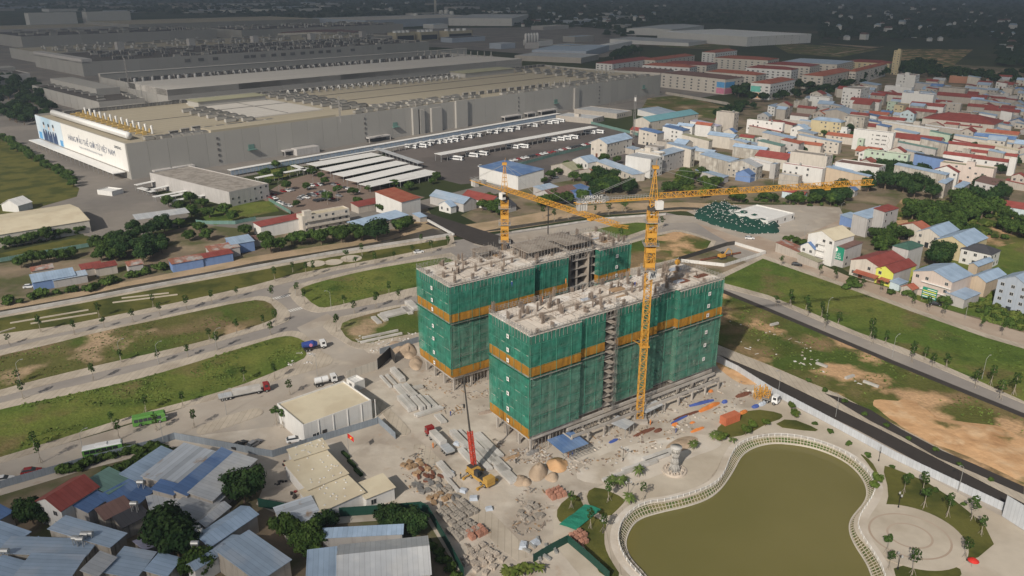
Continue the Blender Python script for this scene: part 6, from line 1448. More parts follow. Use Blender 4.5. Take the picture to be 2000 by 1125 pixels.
# scattered pale houses in the far woods
FH = []
for k in range(3):
    b = MB(); w_, d_, h_ = (12,9,7+k*2); b.box(-w_/2,w_/2,-d_/2,d_/2,0,h_); b.mi = 1
    b.add([(-w_/2-.4,-d_/2-.4,h_),(w_/2+.4,-d_/2-.4,h_),(w_/2+.4,d_/2+.4,h_),(-w_/2-.4,d_/2+.4,h_),(-w_/2-.4,0,h_+3),(w_/2+.4,0,h_+3)],[(0,1,5,4),(2,3,4,5),(0,4,3),(1,2,5),(3,2,1,0)])
    FH.append(b.mesh('far_house', [M['whitewall'], M[('roof_grey','roof_brown','roof_slate')[k]]]))
k = 0
while k < 110:
    px = r.choice((r.uniform(620,1300), r.uniform(1500,2000))); py = r.uniform(6,60 if px < 1300 else 100)
    if 1300 < px < 1600 or (px < 1000 and py > 28) or (px < 1250 and py > 52) or (1590 < px < 1930 and py > 82): continue
    k += 1; o = link('far_house', r.choice(FH), None, P(px,py), r.uniform(0,3)); q = r.uniform(.8,1.6); o.scale = (q,q,q); props(o, 'small pale house among the far dark woods', 'house', 'pale houses in the far woods')
# ---------------- vehicles ----------------
WHEEL = MB(); WHEEL.bar((0,-.11,.33),(0,.11,.33),.33,12); WHEEL.mi = 1; WHEEL.bar((0,-.12,.33),(0,.12,.33),.17,8)
WHEELME = WHEEL.mesh('wheel', [M['tyre'], M['galv']])
def car_proto(m):
    b = MB()
    b.hexa([(-2.1,-.82,.25),(2.1,-.8,.25),(2.1,.8,.25),(-2.1,.82,.25),(-2.15,-.86,.75),(2.2,-.78,.68),(2.2,.78,.68),(-2.15,.86,.75)])
    b.hexa([(-2.15,-.86,.75),(2.2,-.78,.68),(2.2,.78,.68),(-2.15,.86,.75),(-2.05,-.78,.98),(1.0,-.78,.98),(1.0,.78,.98),(-2.05,.78,.98)])
    b.hexa([(-1.5,-.62,1.44),(.25,-.62,1.44),(.25,.62,1.44),(-1.5,.62,1.44),(-1.4,-.58,1.5),(.15,-.58,1.5),(.15,.58,1.5),(-1.4,.58,1.5)])
    g = MB(); g.hexa([(-2.0,-.77,.98),(1.05,-.77,.96),(1.05,.77,.96),(-2.0,.77,.98),(-1.5,-.62,1.44),(.25,-.62,1.44),(.25,.62,1.44),(-1.5,.62,1.44)])
    return b.mesh('body', M[m]), g.mesh('glasshouse', M['glass'])
CARS = {k: car_proto(k) for k in ('car_white','car_grey','car_black','car_red')}
def car(m, p, az, label, group=None, sc=1.0):
    t = thing('car', label, 'car', p, rz_of(az), group); t.scale = (sc,)*3
    bo, gl = CARS[m]; link('body', bo, t); link('glasshouse', gl, t)
    for x in (-1.35,1.35):
        for y in (-.78,.78): link('wheel', WHEELME, t, (x,y,0))
    return t
def bus(p, az, label, group=None, roof='car_white', side='car_white', L=11.0, cache={}):
    t = thing('bus', label, 'bus', p, rz_of(az), group); k = (roof,side,L)
    if k not in cache:
        b = MB(); h = L/2
        b.hexa([(-h,-1.22,.35),(h,-1.22,.35),(h,1.22,.35),(-h,1.22,.35),(-h,-1.25,2.7),(h-.1,-1.25,2.7),(h-.1,1.25,2.7),(-h,1.25,2.7)]); body = b.mesh('body', M[side])
        b = MB(); b.hexa([(-h,-1.25,2.7),(h-.1,-1.25,2.7),(h-.1,1.25,2.7),(-h,1.25,2.7),(-h+.15,-1.1,3.05),(h-.4,-1.1,3.05),(h-.4,1.1,3.05),(-h+.15,1.1,3.05)]); b.box(-1.6,1.2,-.8,.8,3.05,3.3); rf2 = b.mesh('roof', M[roof])
        b = MB()
        for i in range(6):
            x0 = -h+.5+i*(L-1.6)/6
            b.box(x0,x0+(L-1.6)/6-.14,-1.275,-1.22,1.45,2.45); b.box(x0,x0+(L-1.6)/6-.14,1.22,1.275,1.45,2.45)
        b.box(h-.2,h+.03,-1.1,1.1,1.3,2.6); b.box(-h-.03,-h+.05,-1,1,1.5,2.5); wn_ = b.mesh('windows', M['glass'])
        cache[k] = (body, rf2, wn_)
    for nm, me in zip(('body','roof','windows'), cache[k]): link(nm, me, t)
    for x in (-L*.28, L*.3):
        for y in (-1.1,1.1): link('wheel', WHEELME, t, (x,y,0), 0, (1.45,1.3,1.45))
    return t
ZB = TL([(197,315),(285,308),(325,292),(412,275),(470,268),(520,262),(570,255),(618,238),(694,225),(772,212),(922,184),(1010,168),(1055,166),(1118,150),(1275,124),(1405,100),(1462,96),(1512,82)],760,220,4.545)
for p in ZB: bus(P(*p), 118+tr.uniform(-4,4), 'white coach parked in the row beside the covered walkway', 'coaches in the upper bus row')
ZB = TL([(600,420),(740,392),(822,376),(1102,316),(1185,312),(1440,252),(1510,246),(1570,238),(1630,230),(1780,186),(1855,182)],760,220,4.545)
for p in ZB: bus(P(*p), 118+tr.uniform(-5,5), 'white coach parked in front of the bus canopy', 'coaches in front of the bus canopy')
cm = ['car_white','car_white','car_white','car_grey','car_black','car_red']
for i in range(27):
    f = i/26; x, y = 962+(1155-962)*f, 323+(281-323)*f
    car(tr.choice(cm), P(x,y), 120+tr.uniform(-6,6), 'car in the line parked along the bus park fence', 'cars along the bus park fence')
CP = TL([(215,380),(250,376),(280,370),(400,350),(440,335),(470,333),(495,330),(520,327),(610,330),(635,327),(355,430),(375,420),(420,410),(445,405),(468,400),(492,395),(515,390),(540,385),(700,355),(725,362),(748,368),(768,375),(785,382),(470,455),(500,450),(530,445),(560,440),(590,435),(650,416),(140,405),(118,432),(165,458),(190,468),(215,480),(240,492),(262,495),(345,440),(400,430),(455,415),(150,435)],500,280)
for p in CP: car(tr.choice(cm), P(*p), 125+tr.uniform(-6,6), 'car in the brick paved staff car park', 'cars in the staff car park', 1.05)
for x, y, a, m, lb in ((62,924,72,'car_red','dark red car on the concrete road beside the fence'),(8,940,72,'car_white','white car behind the dark red car'),(468,872,28,'car_black','black car inside the grey fence corner'),(497,870,28,'car_grey','grey car beside the black one inside the grey fence'),(576,862,70,'car_white','white car beside the white site building'),(818,494,66,'car_white','white car on the road beside the canal'),(1556,519,110,'car_black','black car parked by the brick street'),(1826,596,108,'car_black','black car in front of the pink and white house'),(1464,467,100,'car_white','white pickup at the net mound corner'),(150,538,60,'car_black','black car beside the dark red sheds'),(58,562,70,'car_white','white car beside the blue walled shed'),(1085,348,60,'car_white','white car between the low houses by the bus park'),(940,326,60,'car_white','white car at the bus park entrance')):
    car(m, P(x,y,.05), a, lb, None, 1.1)
bus(P(203,886,.08), 66, 'white roofed green city bus on the concrete road', None, 'car_white', 'bus_green', 10)
bus(P(293,826,.08), 66, 'all green city bus on the concrete road beside the grass', None, 'bus_green', 'bus_green', 9)
def truck(name, p, az, label, cab, kind, L=7.0):
    t = thing(name, label, 'truck', p, rz_of(az))
    b = MB(); b.hexa([(L/2-1.9,-1.15,.8),(L/2,-1.15,.8),(L/2,1.15,.8),(L/2-1.9,1.15,.8),(L/2-1.9,-1.15,2.9),(L/2-.25,-1.12,2.9),(L/2-.25,1.12,2.9),(L/2-1.9,1.15,2.9)]); c_ = part('cab', b, M[cab], t)
    b = MB(); b.box(L/2-.2,L/2+.02,-1.0,1.0,1.75,2.65); b.box(L/2-1.5,L/2-.5,-1.17,-1.1,1.8,2.6); b.box(L/2-1.5,L/2-.5,1.1,1.17,1.8,2.6); part('cab_window', b, M['glass'], c_)
    part('chassis', MB().box(-L/2,L/2-.1,-.5,.5,.55,.85), M['darksteel'], t)
    if kind == 'tank':
        b = MB()
        for x in (-L/2+.4,-L/2+2.6): b.bar((x,0,1.9),(x+2.0,0,1.9),1.05,14)
        part('tank', b, M['car_white'], t)
    elif kind == 'mixer':
        b = MB(); b.bar((-L/2-.3,0,2.5),(-.6,0,2.3),1.0,12,1.3); b.bar((-.6,0,2.3),(.9,0,2.0),1.3,12,.8); part('drum', b, M['truck_blue'], t)
        b = MB(); 
        for y in (-1.34,1.34): b.lathe([(.55,-.04),(.55,.04)],10,(-1.2,0,0))
        b = MB(); b.bar((-1.5,-1.32,2.35),(-1.5,1.32,2.35),.6,10); part('drum_mark', b, M['mur_pink'], t)
    elif kind == 'flat':
        part('flatbed', MB().box(-L/2,L/2-2.2,-1.2,1.2,1.0,1.3), M['steel'], t)
    elif kind == 'semi':
        b = MB(); b.box(-L/2,L/2-2.4,-1.22,1.22,1.0,1.25); part('trailer', b, M['galv'], t)
        b = MB(); b.box(-L/2+4.2,L/2-2.8,-1.0,1.0,1.25,2.6); part('load', b, M['precast'], t)
        b = MB(); b.box(-L/2,-L/2+4.0,-1.22,1.22,1.25,1.7); part('tailboard', b, M['roof_grey'], t)
    for x in ([-L/2+.8,-L/2+1.9,L/2-1.1] if L < 10 else [-L/2+1,-L/2+2.2,-L/2+3.4,L/2-3.6,L/2-1.1]):
        for y in (-1.0,1.0): link('wheel', WHEELME, t, (x,y,0), 0, (1.55,1.6,1.55))
    return t
truck('tanker_truck', P(636,750,.08), 62, 'white tanker truck driving past the white site building', 'car_white', 'tank', 7.5)
truck('concrete_mixer', P(615,682,.2), 62, 'blue concrete mixer truck with pink roundels at the junction', 'car_white', 'mixer', 8)
truck('articulated_truck', P(478,772,.08), 64, 'long articulated truck with grey load and red cab', 'car_red', 'semi', 15.5)
truck('flatbed_truck', P(858,868,.08), -32, 'flatbed truck with dark red cab carrying precast beams', 'car_red', 'semi', 14)
truck('small_van', P(1505,786,.08), 130, 'white van parked beside the pale fence', 'car_white', 'flat', 5)
# ---------------- mobile crane ----------------
mc = thing('mobile_crane', 'yellow truck crane with red lattice boom and dark fly jib', 'crane', P(938,938,.07), rz_of(140))
part('carrier', MB().box(-4.6,4.6,-1.3,1.3,.7,1.5), M['crane_dusty'], mc)
part('deck', MB().box(-4.4,2.6,-1.1,1.1,1.5,1.66), M['darksteel'], mc)
part('engine_grille', MB().box(-4.3,-2.4,-1.1,1.1,2.7,2.85), M['darksteel'], mc)
b = MB(); b.box(-4.2,-1.2,-1.2,1.2,1.6,2.7); b.box(2.8,4.6,-1.3,1.3,1.6,2.9); part('superstructure', b, M['crane_dusty'], mc)
part('cab', MB().box(-1.0,.6,-1.3,-.3,1.6,3.2), M['glass'], mc)
for x in (-3.6,-2.2,2.0,3.4):
    for y in (-1.15,1.15): link('wheel', WHEELME, mc, (x,y,0), 0, (1.8,1.8,1.8))
b = MB()
for x in (-3,3): b.box(x-.15,x+.15,-3.2,3.2,.5,.75); b.box(x-.3,x+.3,-3.4,-3.0,0,.6); b.box(x-.3,x+.3,3.0,3.4,0,.6)
part('outriggers', b, M['crane_dusty'], mc)
from mathutils import Matrix
inv = (Matrix.Translation(mc.location) @ Matrix.Rotation(rz_of(140),4,'Z')).inverted()
foot = inv @ (P(926,924,.07)+Vector((0,0,2.2))); tip0 = P(905,735,30.0)
# the boom rises from the foot: fix its top by keeping the horizontal run short
yb = P(926,924).y+1.0; v_ = (735-562.5)/FP; hh = yb*(ST+v_*CT)/(CT-v_*ST); top = Vector(((905-1000)/FP*hh/(ST+v_*CT), yb, HC-hh))
topl = inv @ top; mid = foot.lerp(topl, .40)
part('boom', lattice(MB(), foot, mid, .95, 12, .13, .09), M['crane_red'], mc)
b = MB(); b.bar(mid, topl, .26, 6, .16); b.bar(foot.lerp(topl,.36), topl, .05, 4); part('telescopic_boom', b, M['darksteel'], mc)
b = MB(); b.bar(topl, topl-Vector((0,0,8)), .03, 4); b.cbox(topl-Vector((0,0,9)), .4,.4,1.0); part('hook_block', b, M['darksteel'], mc)
# ---------------- fences ----------------
def fence(label, pts, h, m, pl=2.6, name='fence', posts='galv', cat='fence', top=None, z=.06):
    W = [P(x,y,z) for x, y in pts]; o = W[0]; t = thing(name, label, cat, o)
    for a, q in zip(W, W[1:]):
        L = (q-a).length; n = max(1, round(L/pl)); az = math.degrees(math.atan2((q-a).x,(q-a).y)); l = L/n
        me = MB().box(.02,l-.02,-.04,.04,.03,h).mesh('panel', M[m]); pm = MB().box(-.05,.05,.04,.14,0,h+.12).mesh('post', M[posts])
        for i in range(n):
            p = a.lerp(q,i/n)-o; link('panel', me, t, p, rz_of(az)); link('post', pm, t, p, rz_of(az))
    return t
fence('blue-grey sheet fence along the concrete road in front of the near village', [(-20,960),(165,907),(304,871),(342,858)], 2.2, 'fence_blue')
fence('blue-grey sheet fence round the yard behind the white site building', [(342,858),(430,874),(500,888),(533,893),(561,884),(600,870),(660,852),(738,828)], 2.2, 'fence_blue')
fence('short grey fence beside the tiled island in the yard', [(738,826),(756,842),(773,858)], 2.2, 'fence_blue')
fence('cream ribbed gate panels at the site entrance', [(678,742),(700,734),(737,722)], 3.2, 'cream', 2.2, 'site_gate')
fence('dark leaning banner fence beside the site gate', [(738,722),(763,698),(772,710)], 4.0, 'darksteel', 3, 'banner')
fence('blue-grey fence below the grass with stored beams', [(742,692),(780,680),(818,668)], 2.2, 'fence_blue')
fence('pale sheet fence along the black road', [(1393,704),(1440,727),(1505,768),(1600,818),(1748,898),(1958,998)], 2.4, 'fence_white', 3)
fence('tall pale hoarding at the end of the pale fence', [(1957,1008),(2010,1042)], 6, 'fence_white', 4, 'hoarding')
fence('dark green fence round the near shed yard', [(505,990),(560,1000),(622,1012),(740,1004),(822,997),(836,1004),(870,1062),(906,1128)], 2.6, 'fence_green', 3, posts='darksteel')
fence('dark green fence beside the park lawn', [(1042,1098),(1075,1078),(1109,1060),(1150,1095),(1190,1132)], 2.2, 'fence_green', 3, posts='darksteel')
fence('white and green campus fence beside the left lawn', [(0,512),(90,496),(174,482)], 2, 'roof_green', 4, posts='white')
fence('white and green campus fence by the gate building', [(383,436),(400,438),(460,438),(478,434),(500,430)], 2, 'roof_green', 4, posts='white')
fence('white fence between lawn and staff car park', [(525,392),(545,404),(568,418)], 2, 'roof_green', 4, posts='white')
fence('white and green fence along the bus park end', [(1103,232),(1150,241),(1250,266)], 2.4, 'roof_green', 5, posts='white')
fence('white and green fence in front of the parked cars', [(960,332),(1020,322),(1090,303),(1158,287)], 2.2, 'roof_green', 5, posts='white')
fence('pale wall round the vacant field', [(1190,206),(1300,184),(1420,205),(1440,217)], 3, 'beige', 8, 'wall', posts='beige', cat='wall')
fence('dark hoarding round the dug plot behind the near tower', [(1325,510),(1420,480),(1435,478)], 2, 'darksteel', 4)
fence('pale fence round the dug plot', [(1435,478),(1495,496),(1415,521),(1330,512)], 1.6, 'whitewall', 4)
fence('long pale wall behind the canal road', [(1000,455),(1180,428),(1300,420)], 1.0, 'precast', 6, 'wall', posts='precast', cat='wall')
# ---------------- bridge ----------------
br = thing('road_bridge', 'black surfaced road bridge with white parapet over the canal', 'bridge', P(850,445))
o = P(850,445); W = [P(*p,.9)-o for p in ((800,408),(828,414),(1000,468),(985,486),(930,474),(860,445))]
part('deck', MB().prism([(p.x,p.y) for p in W], .5, .95), M['black_asphalt'], br)
a, q = P(832,428,1.0)-o, P(886,458,1.0)-o
part('parapet', MB().bar(a,q,.7,4), M['whitewall'], br)
sheet('black_road', [(740,395),(800,406),(830,414),(1000,468),(1010,480),(985,490),(925,475),(860,448),(790,420),(730,405)], .1, 'black_asphalt')
# ---------------- lamps ----------------
def lamp_proto():
    t = thing('street_lamp', 'x', 'lamp', (0,0,-500)); b = MB(); b.bar((0,0,0),(0,0,7.5),.09,6,.05); b.bar((0,0,7.4),(1.0,0,8.3),.05,5); b.bar((1.0,0,8.3),(1.8,0,8.4),.045,5); part('pole', b, M['galv'], t)
    part('lamp_head', MB().box(1.5,2.2,-.14,.14,8.32,8.46), M['galv'], t); return t
LP0 = lamp_proto(); first = True
LPS = [(TL([(455,250),(970,550),(1670,725),(1540,250)],1500,560), 60, 'curved steel street lamp along the grey asphalt street'),(TL([(588,180),(480,700),(310,70)],500,560), 240, 'steel street lamp around the road junction'),(TL([(1770,1000),(1240,610),(1695,500),(945,590),(160,760)],0,560), 60, 'steel street lamp along the left grass lots'),(TL([(1465,480)],1500,840,3.948)+[(1632,814),(1520,768)], 240, 'tall steel lamp beside the pale fence'),([(320,868),(165,892)], 60, 'steel lamp beside the concrete road'),([(640,400),(660,395),(545,378),(612,360),(1236,290),(1525,365),(1510,360),(1640,425),(1570,470)], 60, 'slim lamp pole in the town streets')]
for pts, az, lb in LPS:
    for p in pts:
        if first: LP0.location = P(*p,.1); LP0.rotation_euler = (0,0,rz_of(az)); LP0['label'] = lb; LP0['group'] = lb+'s'; first = False
        else: dup(LP0, P(*p,.1), rz_of(az), lb, lb+'s')
for i, p in enumerate(TL([(1005,595),(1000,1070)],1500,840,3.948)+TL([(895,500),(700,790),(855,230)],1000,840,3.948)+[(1716,900)]):
    t = thing('park_lamp', 'black park lamp post with twin lanterns beside the pond', 'lamp', P(*p,.1), tr.uniform(0,3), 'park lamps beside the pond')
    b = MB(); b.lathe([(.22,0),(.12,.5),(.07,.7),(.06,3.6)],8); b.bar((-.6,0,3.4),(.6,0,3.4),.04,4); part('post', b, M['black'], t)
    for x in (-.6,.6): part('lantern', MB().lathe([(.1,3.4),(.26,3.6),(.2,4.0),(.03,4.15)],8,(x,0,0)), M['galv'], t)
# radio mast and poles in the town
rm_ = thing('radio_mast', 'tall thin lattice mast beside the teal roofed hall', 'mast', P(1237,270)); part('lattice', lattice(MB(), (0,0,0), (0,0,36), 1.5, 24, .14, .08), M['steel'], rm_); part('antennas', MB().lathe([(1.0,31),(1.0,34)],8), M['whitewall'], rm_)
for x, y, h_ in ((252,172,30),(665,240,20)):
    q = P(x,y,22); t = thing('antenna_mast', 'thin antenna mast on the factory roof' if x == 665 else 'thin antenna mast behind the low dark roofed block', 'mast', q); part('lattice', lattice(MB(), (0,0,0), (0,0,h_), 1.0, 14, .12, .08), M['steel'], t)
# ---------------- park statue, flag ----------------
st = thing('sculpture', 'pale flared lattice sculpture on a round stone base by the pond', 'sculpture', P(1317,920,.02))
b = MB(); b.lathe([(3.2,0),(3.2,.5),(2.9,.55),(2.9,.3)],24); part('base_ring', b, M['stone'], st)
b = MB()
for i in range(18):
    a = 2*math.pi*i/18; rr = [(1.5,.4),(.95,2.2),(.75,4.0),(.9,5.6),(1.5,7.4)]
    b.path([Vector((r_*math.cos(a+z*.05), r_*math.sin(a+z*.05), z)) for r_, z in rr], .09, 4)
for r_, z in [(1.5,.4),(.95,2.2),(.75,4.0),(.9,5.6),(1.5,7.4)]: b.lathe([(r_+.06,z-.06),(r_+.06,z+.06)],18)
b.lathe([(1.2,.4),(.7,2.2),(.55,4),(.7,5.6),(1.35,7.4)],14); part('flared_shaft', b, M['statue'], st, True)
b = MB()
for i in range(26):
    a = tr.uniform(0,6.28); r_ = tr.uniform(1.5,3.0); s_ = tr.uniform(.2,.5); b.cbox((r_*math.cos(a),r_*math.sin(a),.5),s_,s_,s_*1.3,a)
part('rocks', b, M['stone'], st, kind='stuff')
fl = thing('flagpole', 'red flag with yellow star on a steel pole in the site yard', 'flag', P(682,892,.06)); part('pole', MB().bar((0,0,0),(0,0,7.5),.05,6), M['galv'], fl)
b = MB(); vs = []
for i in range(6):
    for k in range(2): vs.append((.05+i*.32, .12*math.sin(i*1.1), 7.3-k*1.4-.25*i))
b.add(vs, [(2*i,2*i+1,2*i+3,2*i+2) for i in range(5)]); fg = part('flag', b, M['red'], fl)
b = MB(); b.add([(.85+.36*(1 if k%2 == 0 else .4)*math.sin(k*math.pi/5), -.06, 5.95+.36*(1 if k%2 == 0 else .4)*math.cos(k*math.pi/5)) for k in range(10)],[list(range(10))]); part('star', b, M['flag_yellow'], fg)
for i, p in enumerate(((675,890),(687,907),(700,924))):
    solo('planter', MB().box(-1.9,1.9,-.45,.45,0,.7), M['leaf_dark'], 'clipped hedge planter in the row below the red flag', 'planter', 'hedge planters in the yard', P(*p,.06), rz_of(142))
# ---------------- site materials ----------------
def beams(px, py, az, L, nx, nz, label, w_=.95, h_=.75, m='precast', group=None):
    """a stack of precast beams; each beam is a part"""
    t = thing('beam_stack', label, 'concrete beams', P(px,py,.06), rz_of(az), group); me = MB().box(-L/2,L/2,-w_/2+.03,w_/2-.03,0,h_-.05).mesh('beam', M[m])
    for z in range(nz):
        for i in range(nx): link('beam', me, t, (tr.uniform(-.2,.2),(i-(nx-1)/2)*w_,z*h_+.12))
    bb_ = MB()
    for x in (-L*.3,L*.3): bb_.box(x-.1,x+.1,-nx*w_/2,nx*w_/2,0,.14)
    part('bearers', bb_, M['wood'], t); return t
BL = [(777,736,150,9,2,2,'two-high stack of grey precast beams beside the site gate'),(754,748,150,9,1,1,'single long grey beam lying beside the gate'),(764,744,150,8,1,1,'thin grey beam beside the single long beam'),(786,766,150,9,3,1,'three grey beams side by side near the tiled island'),(801,768,150,9,2,2,'tall pair of grey beams behind the three beams'),(795,792,150,9,3,2,'six grey beams stacked in front of the white building yard'),(816,792,150,8,2,2,'short stack of grey beams in the middle of the yard'),(829,790,150,8,1,2,'narrow upright stack of beams in the yard'),(840,787,150,8,2,1,'pair of grey beams nearest the far tower'),(838,806,55,9,2,1,'grey beams laid crosswise at the end of the stacks'),(812,760,60,5,2,1,'short crosswise beams behind the stacks'),(860,820,150,5,2,1,'short pale beams on bare orange soil'),
 (897,862,150,9,2,2,'long beam stack behind the flatbed truck'),(911,857,150,9,1,1,'single beam behind the red boom'),(943,886,150,12,2,1,'pair of long beams right of the red boom'),(938,900,150,11,2,1,'long beams in front of the truck crane'),(915,897,150,10,2,1,'beams between flatbed truck and truck crane'),(952,872,150,14,3,1,'long pale beams along the near tower foot'),(968,902,150,12,3,1,'narrow pale beams beside the blue tarpaulin'),(989,928,150,9,3,1,'pale planks beside the sand heaps'),(870,920,150,8,2,1,'grey pipes on the tiled strip'),(880,945,150,9,1,1,'single grey plank on the tiled strip'),
 (735,627,150,7,2,1,'white beams stored on the dry grass'),(748,622,150,7,2,1,'white beams beside the first pair on the dry grass'),(775,612,55,12,4,1,'wide bed of white slabs stored on the grass'),(805,600,150,9,3,2,'white slab stack against the far tower'),(745,662,60,16,1,1,'long white plank at the edge of the dry grass'),(742,655,60,14,1,1,'second long white plank on the dry grass'),(795,608,150,8,2,1,'white beams beside the wide slab bed'),
 (1262,905,60,16,1,1,'long white pipe along the park edge'),(1230,922,60,18,1,1,'second long white pipe along the park edge'),(1290,890,60,12,2,1,'pale pipes lying beside the sculpture'),(1660,738,60,4,1,1,'white slab lying in the grass'),(1605,715,140,4,1,1,'thin white plank in the grass'),(1700,752,140,5,1,1,'white plank beside the sand'),(1512,635,60,4,1,1,'white plank at the edge of the tower shadow')]
for x, y, az, L, nx, nz, lb in BL: beams(x, y, az, L, nx, nz, lb, .95 if nx < 4 else 1.4)
def pallets(px, n, m, label, cat, name, group, s=(1.2,1.0,1.0), az=145, jit=.5, sp=(1.7,1.7)):
    W = P(*px,.06); c = 0; k = math.ceil(math.sqrt(n)); a, e = azv(az), azv(az-90); b = MB()
    for r0 in range(int(s[0]/.3)):
        for c0 in range(int(s[1]/.3)):
            hz = s[2]*tr.uniform(.8,1); x0, y0 = -s[0]/2+r0*.3, -s[1]/2+c0*.3; b.box(x0+.01,x0+.285,y0+.01,y0+.285,0,hz)
    me = b.mesh(name, M[m])
    for i in range(k):
        for j in range(k):
            if c >= n: return
            c += 1; o = link(name, me, None, W+a*(i*sp[0]+tr.uniform(-jit,jit)*.4)+e*(j*sp[1]+tr.uniform(-jit,jit)*.4), rz_of(az)+tr.uniform(-.2,.2)*jit); props(o, label, cat, group)
pallets((858,1004),20,'tilepile','pallet of grey paving blocks in the near yard','blocks','block_pallet','pallets of paving blocks',(1.6,1.2,1.1),140)
pallets((880,1040),12,'tilepile','pallet of brown blocks beside the green fence','blocks','block_pallet','brown block pallets',(1.6,1.2,1.2),140)
for k, (x, y, m, lb, gp) in enumerate(((786,912,'wood','bundle of brown timber formwork in the yard','timber formwork bundles'),(812,925,'rust','rusty steel formwork stack in the yard','rusty formwork stacks'),(806,950,'steel','grey steel prop bundle in the yard','steel prop bundles'),(838,952,'tilepile','grey panel stack along the tiled strip','grey panel stacks'),(842,978,'wood','timber pallet stack near the block pallets','timber pallet stacks'),(868,985,'steel','steel frame stack near the block pallets','steel frame stacks'),(1012,1000,'tilepile','grey block heap beside the site lane','grey block heaps'),(1030,1075,'galv','pale pipe bundle beside the green fence','pale pipe bundles'))):
    pallets((x,y),9,m,lb,'stack','material_stack',gp,(2.1,.6,.7) if k % 2 else (1.5,1.2,.8),140,2.6,(2.3,2.0))
pallets((915,1045),6,'brickpile','pallet of red bricks at the end of the block pallets','bricks','brick_pallet','red brick pallets by the block pallets',(1.5,1.2,1.2),140)
pallets((905,1095),24,'stone','loose heap of pale stone blocks at the yard end','stone','stone_pile','pale stone blocks at the yard end',(1.4,1.2,.9),130,2.0,(1.6,1.6))
pallets((1082,975),9,'brickpile','stack of red bricks beside the park lawn','bricks','brick_pallet','red brick stacks beside the park lawn',(1.4,1.1,1.4),60,.3,(1.5,1.3))
pallets((1118,1050),8,'brickpile','brick stack along the dark green fence','bricks','brick_pallet','brick stacks along the dark green fence',(1.4,1.1,1.2),140,.3,(1.6,1.3))
for i, (x, y, s_) in enumerate(((893,868,1.0),(880,925,.95),(905,960,1.0),(925,975,1.1),(955,995,.9),(1022,1068,1.2),(1045,1062,1.1),(960,900,.9))):
    solo('wrapped_pallet', MB().hexa([(-s_,-s_*.8,0),(s_,-s_*.8,0),(s_,s_*.8,0),(-s_,s_*.8,0),(-s_*.75,-s_*.6,s_*.8),(s_*.8,-s_*.6,s_*.75),(s_*.8,s_*.5,s_*.85),(-s_*.75,s_*.6,s_*.7)]), M['tarp_blue' if i == 7 else 'tarp_pale'], 'pile under a deep blue tarpaulin beside the near tower' if i == 7 else 'goods wrapped in pale plastic sheet along the tiled strip', 'tarpaulin', None if i == 7 else 'pale wrapped goods', P(x,y,.06), tr.uniform(0,3))
HEAPS = [([(1000,940),(1012,925),(1030,932),(1028,948),(1008,952)],2.2,'heap','pale sand heap at the site lane corner'),([(1030,925),(1045,905),(1062,905),(1070,925),(1058,940),(1038,940)],2.8,'heap','big sand heap with straight cut face'),([(1060,935),(1075,922),(1092,930),(1085,945)],1.8,'heap','small sand heap beside the big one'),([(1062,905),(1085,890),(1115,900),(1105,922),(1080,925)],1.6,'sand','orange sand heap under the blue roofed shed'),([(1020,930),(1040,938),(1035,950),(1015,950)],1.6,'heap','low pale heap in front of the big one'),([(775,680),(800,668),(815,680),(812,700),(790,705)],2.4,'heap','sand heap behind the site gate'),([(800,700),(815,692),(830,705),(818,725),(800,720)],1.8,'heap','rubble heap at the far tower foot'),([(760,665),(790,668),(785,690),(760,690)],1.2,'heap','low soil heap beside the blue-grey fence'),([(1395,700),(1450,720),(1490,750),(1450,752),(1400,720)],.35,'sand','thin orange sand patch inside the pale fence'),([(1300,868),(1340,850),(1370,855),(1345,878),(1305,885)],1.0,'heap','pale rubble spread beside the sculpture'),([(1010,475),(1040,470),(1060,480),(1030,490)],1.5,'sand','orange soil heap behind the far tower'),([(800,425),(835,418),(840,435),(810,442)],1.6,'bank','bare earth bank beside the bridge')]
for i, (px, h_, m, lb) in enumerate(HEAPS): mound('heap', px, h_, m, 20+i, lb, 'heap')
def open_shed(p0, p1, p2, h, m, label, front=None):
    a, q, c = P(*p0,h), P(*p1,h), P(*p2,h); v = q-a; az = math.degrees(math.atan2(v.x,v.y)); w_ = v.length; d_ = abs((c-a).dot(azv(az-90)))
    t = thing('open_shed', label, 'shed', (a.x,a.y,.05), rz_of(az)); part('roof', MB().hexa([(0,0,h-.3),(w_,0,h-.3),(w_,d_,h),(0,d_,h),(0,0,h-.2),(w_,0,h-.2),(w_,d_,h+.1),(0,d_,h+.1)]), M[m], t)
    for x in (.2,w_/2,w_-.2):
        for y in (.2,d_-.2): part('post', MB().box(x-.06,x+.06,y-.06,y+.06,0,h-.28), M['galv'], t)
    if front:
        b = MB()
        for i in range(9): b.box(-.6+i*w_/8,-.5+i*w_/8,-2.6,0,h-.35,h-.25)
        for j in range(4): b.box(0,w_,-2.5+j*.8,-2.42+j*.8,h-.42,h-.34)
        part('trellis', b, M['steel'], t)
open_shed((1100,884),(1150,865),(1076,857),2.9,'roof_blue','open work shed with bright blue roof at the near tower foot',True)
open_shed((1222,838),(1240,824),(1198,818),3.2,'roof_grey','open grey roofed shed at the crane foot'); open_shed((1262,806),(1296,789),(1252,796),3.4,'roof_grey','open grey roofed shed along the concrete frame')
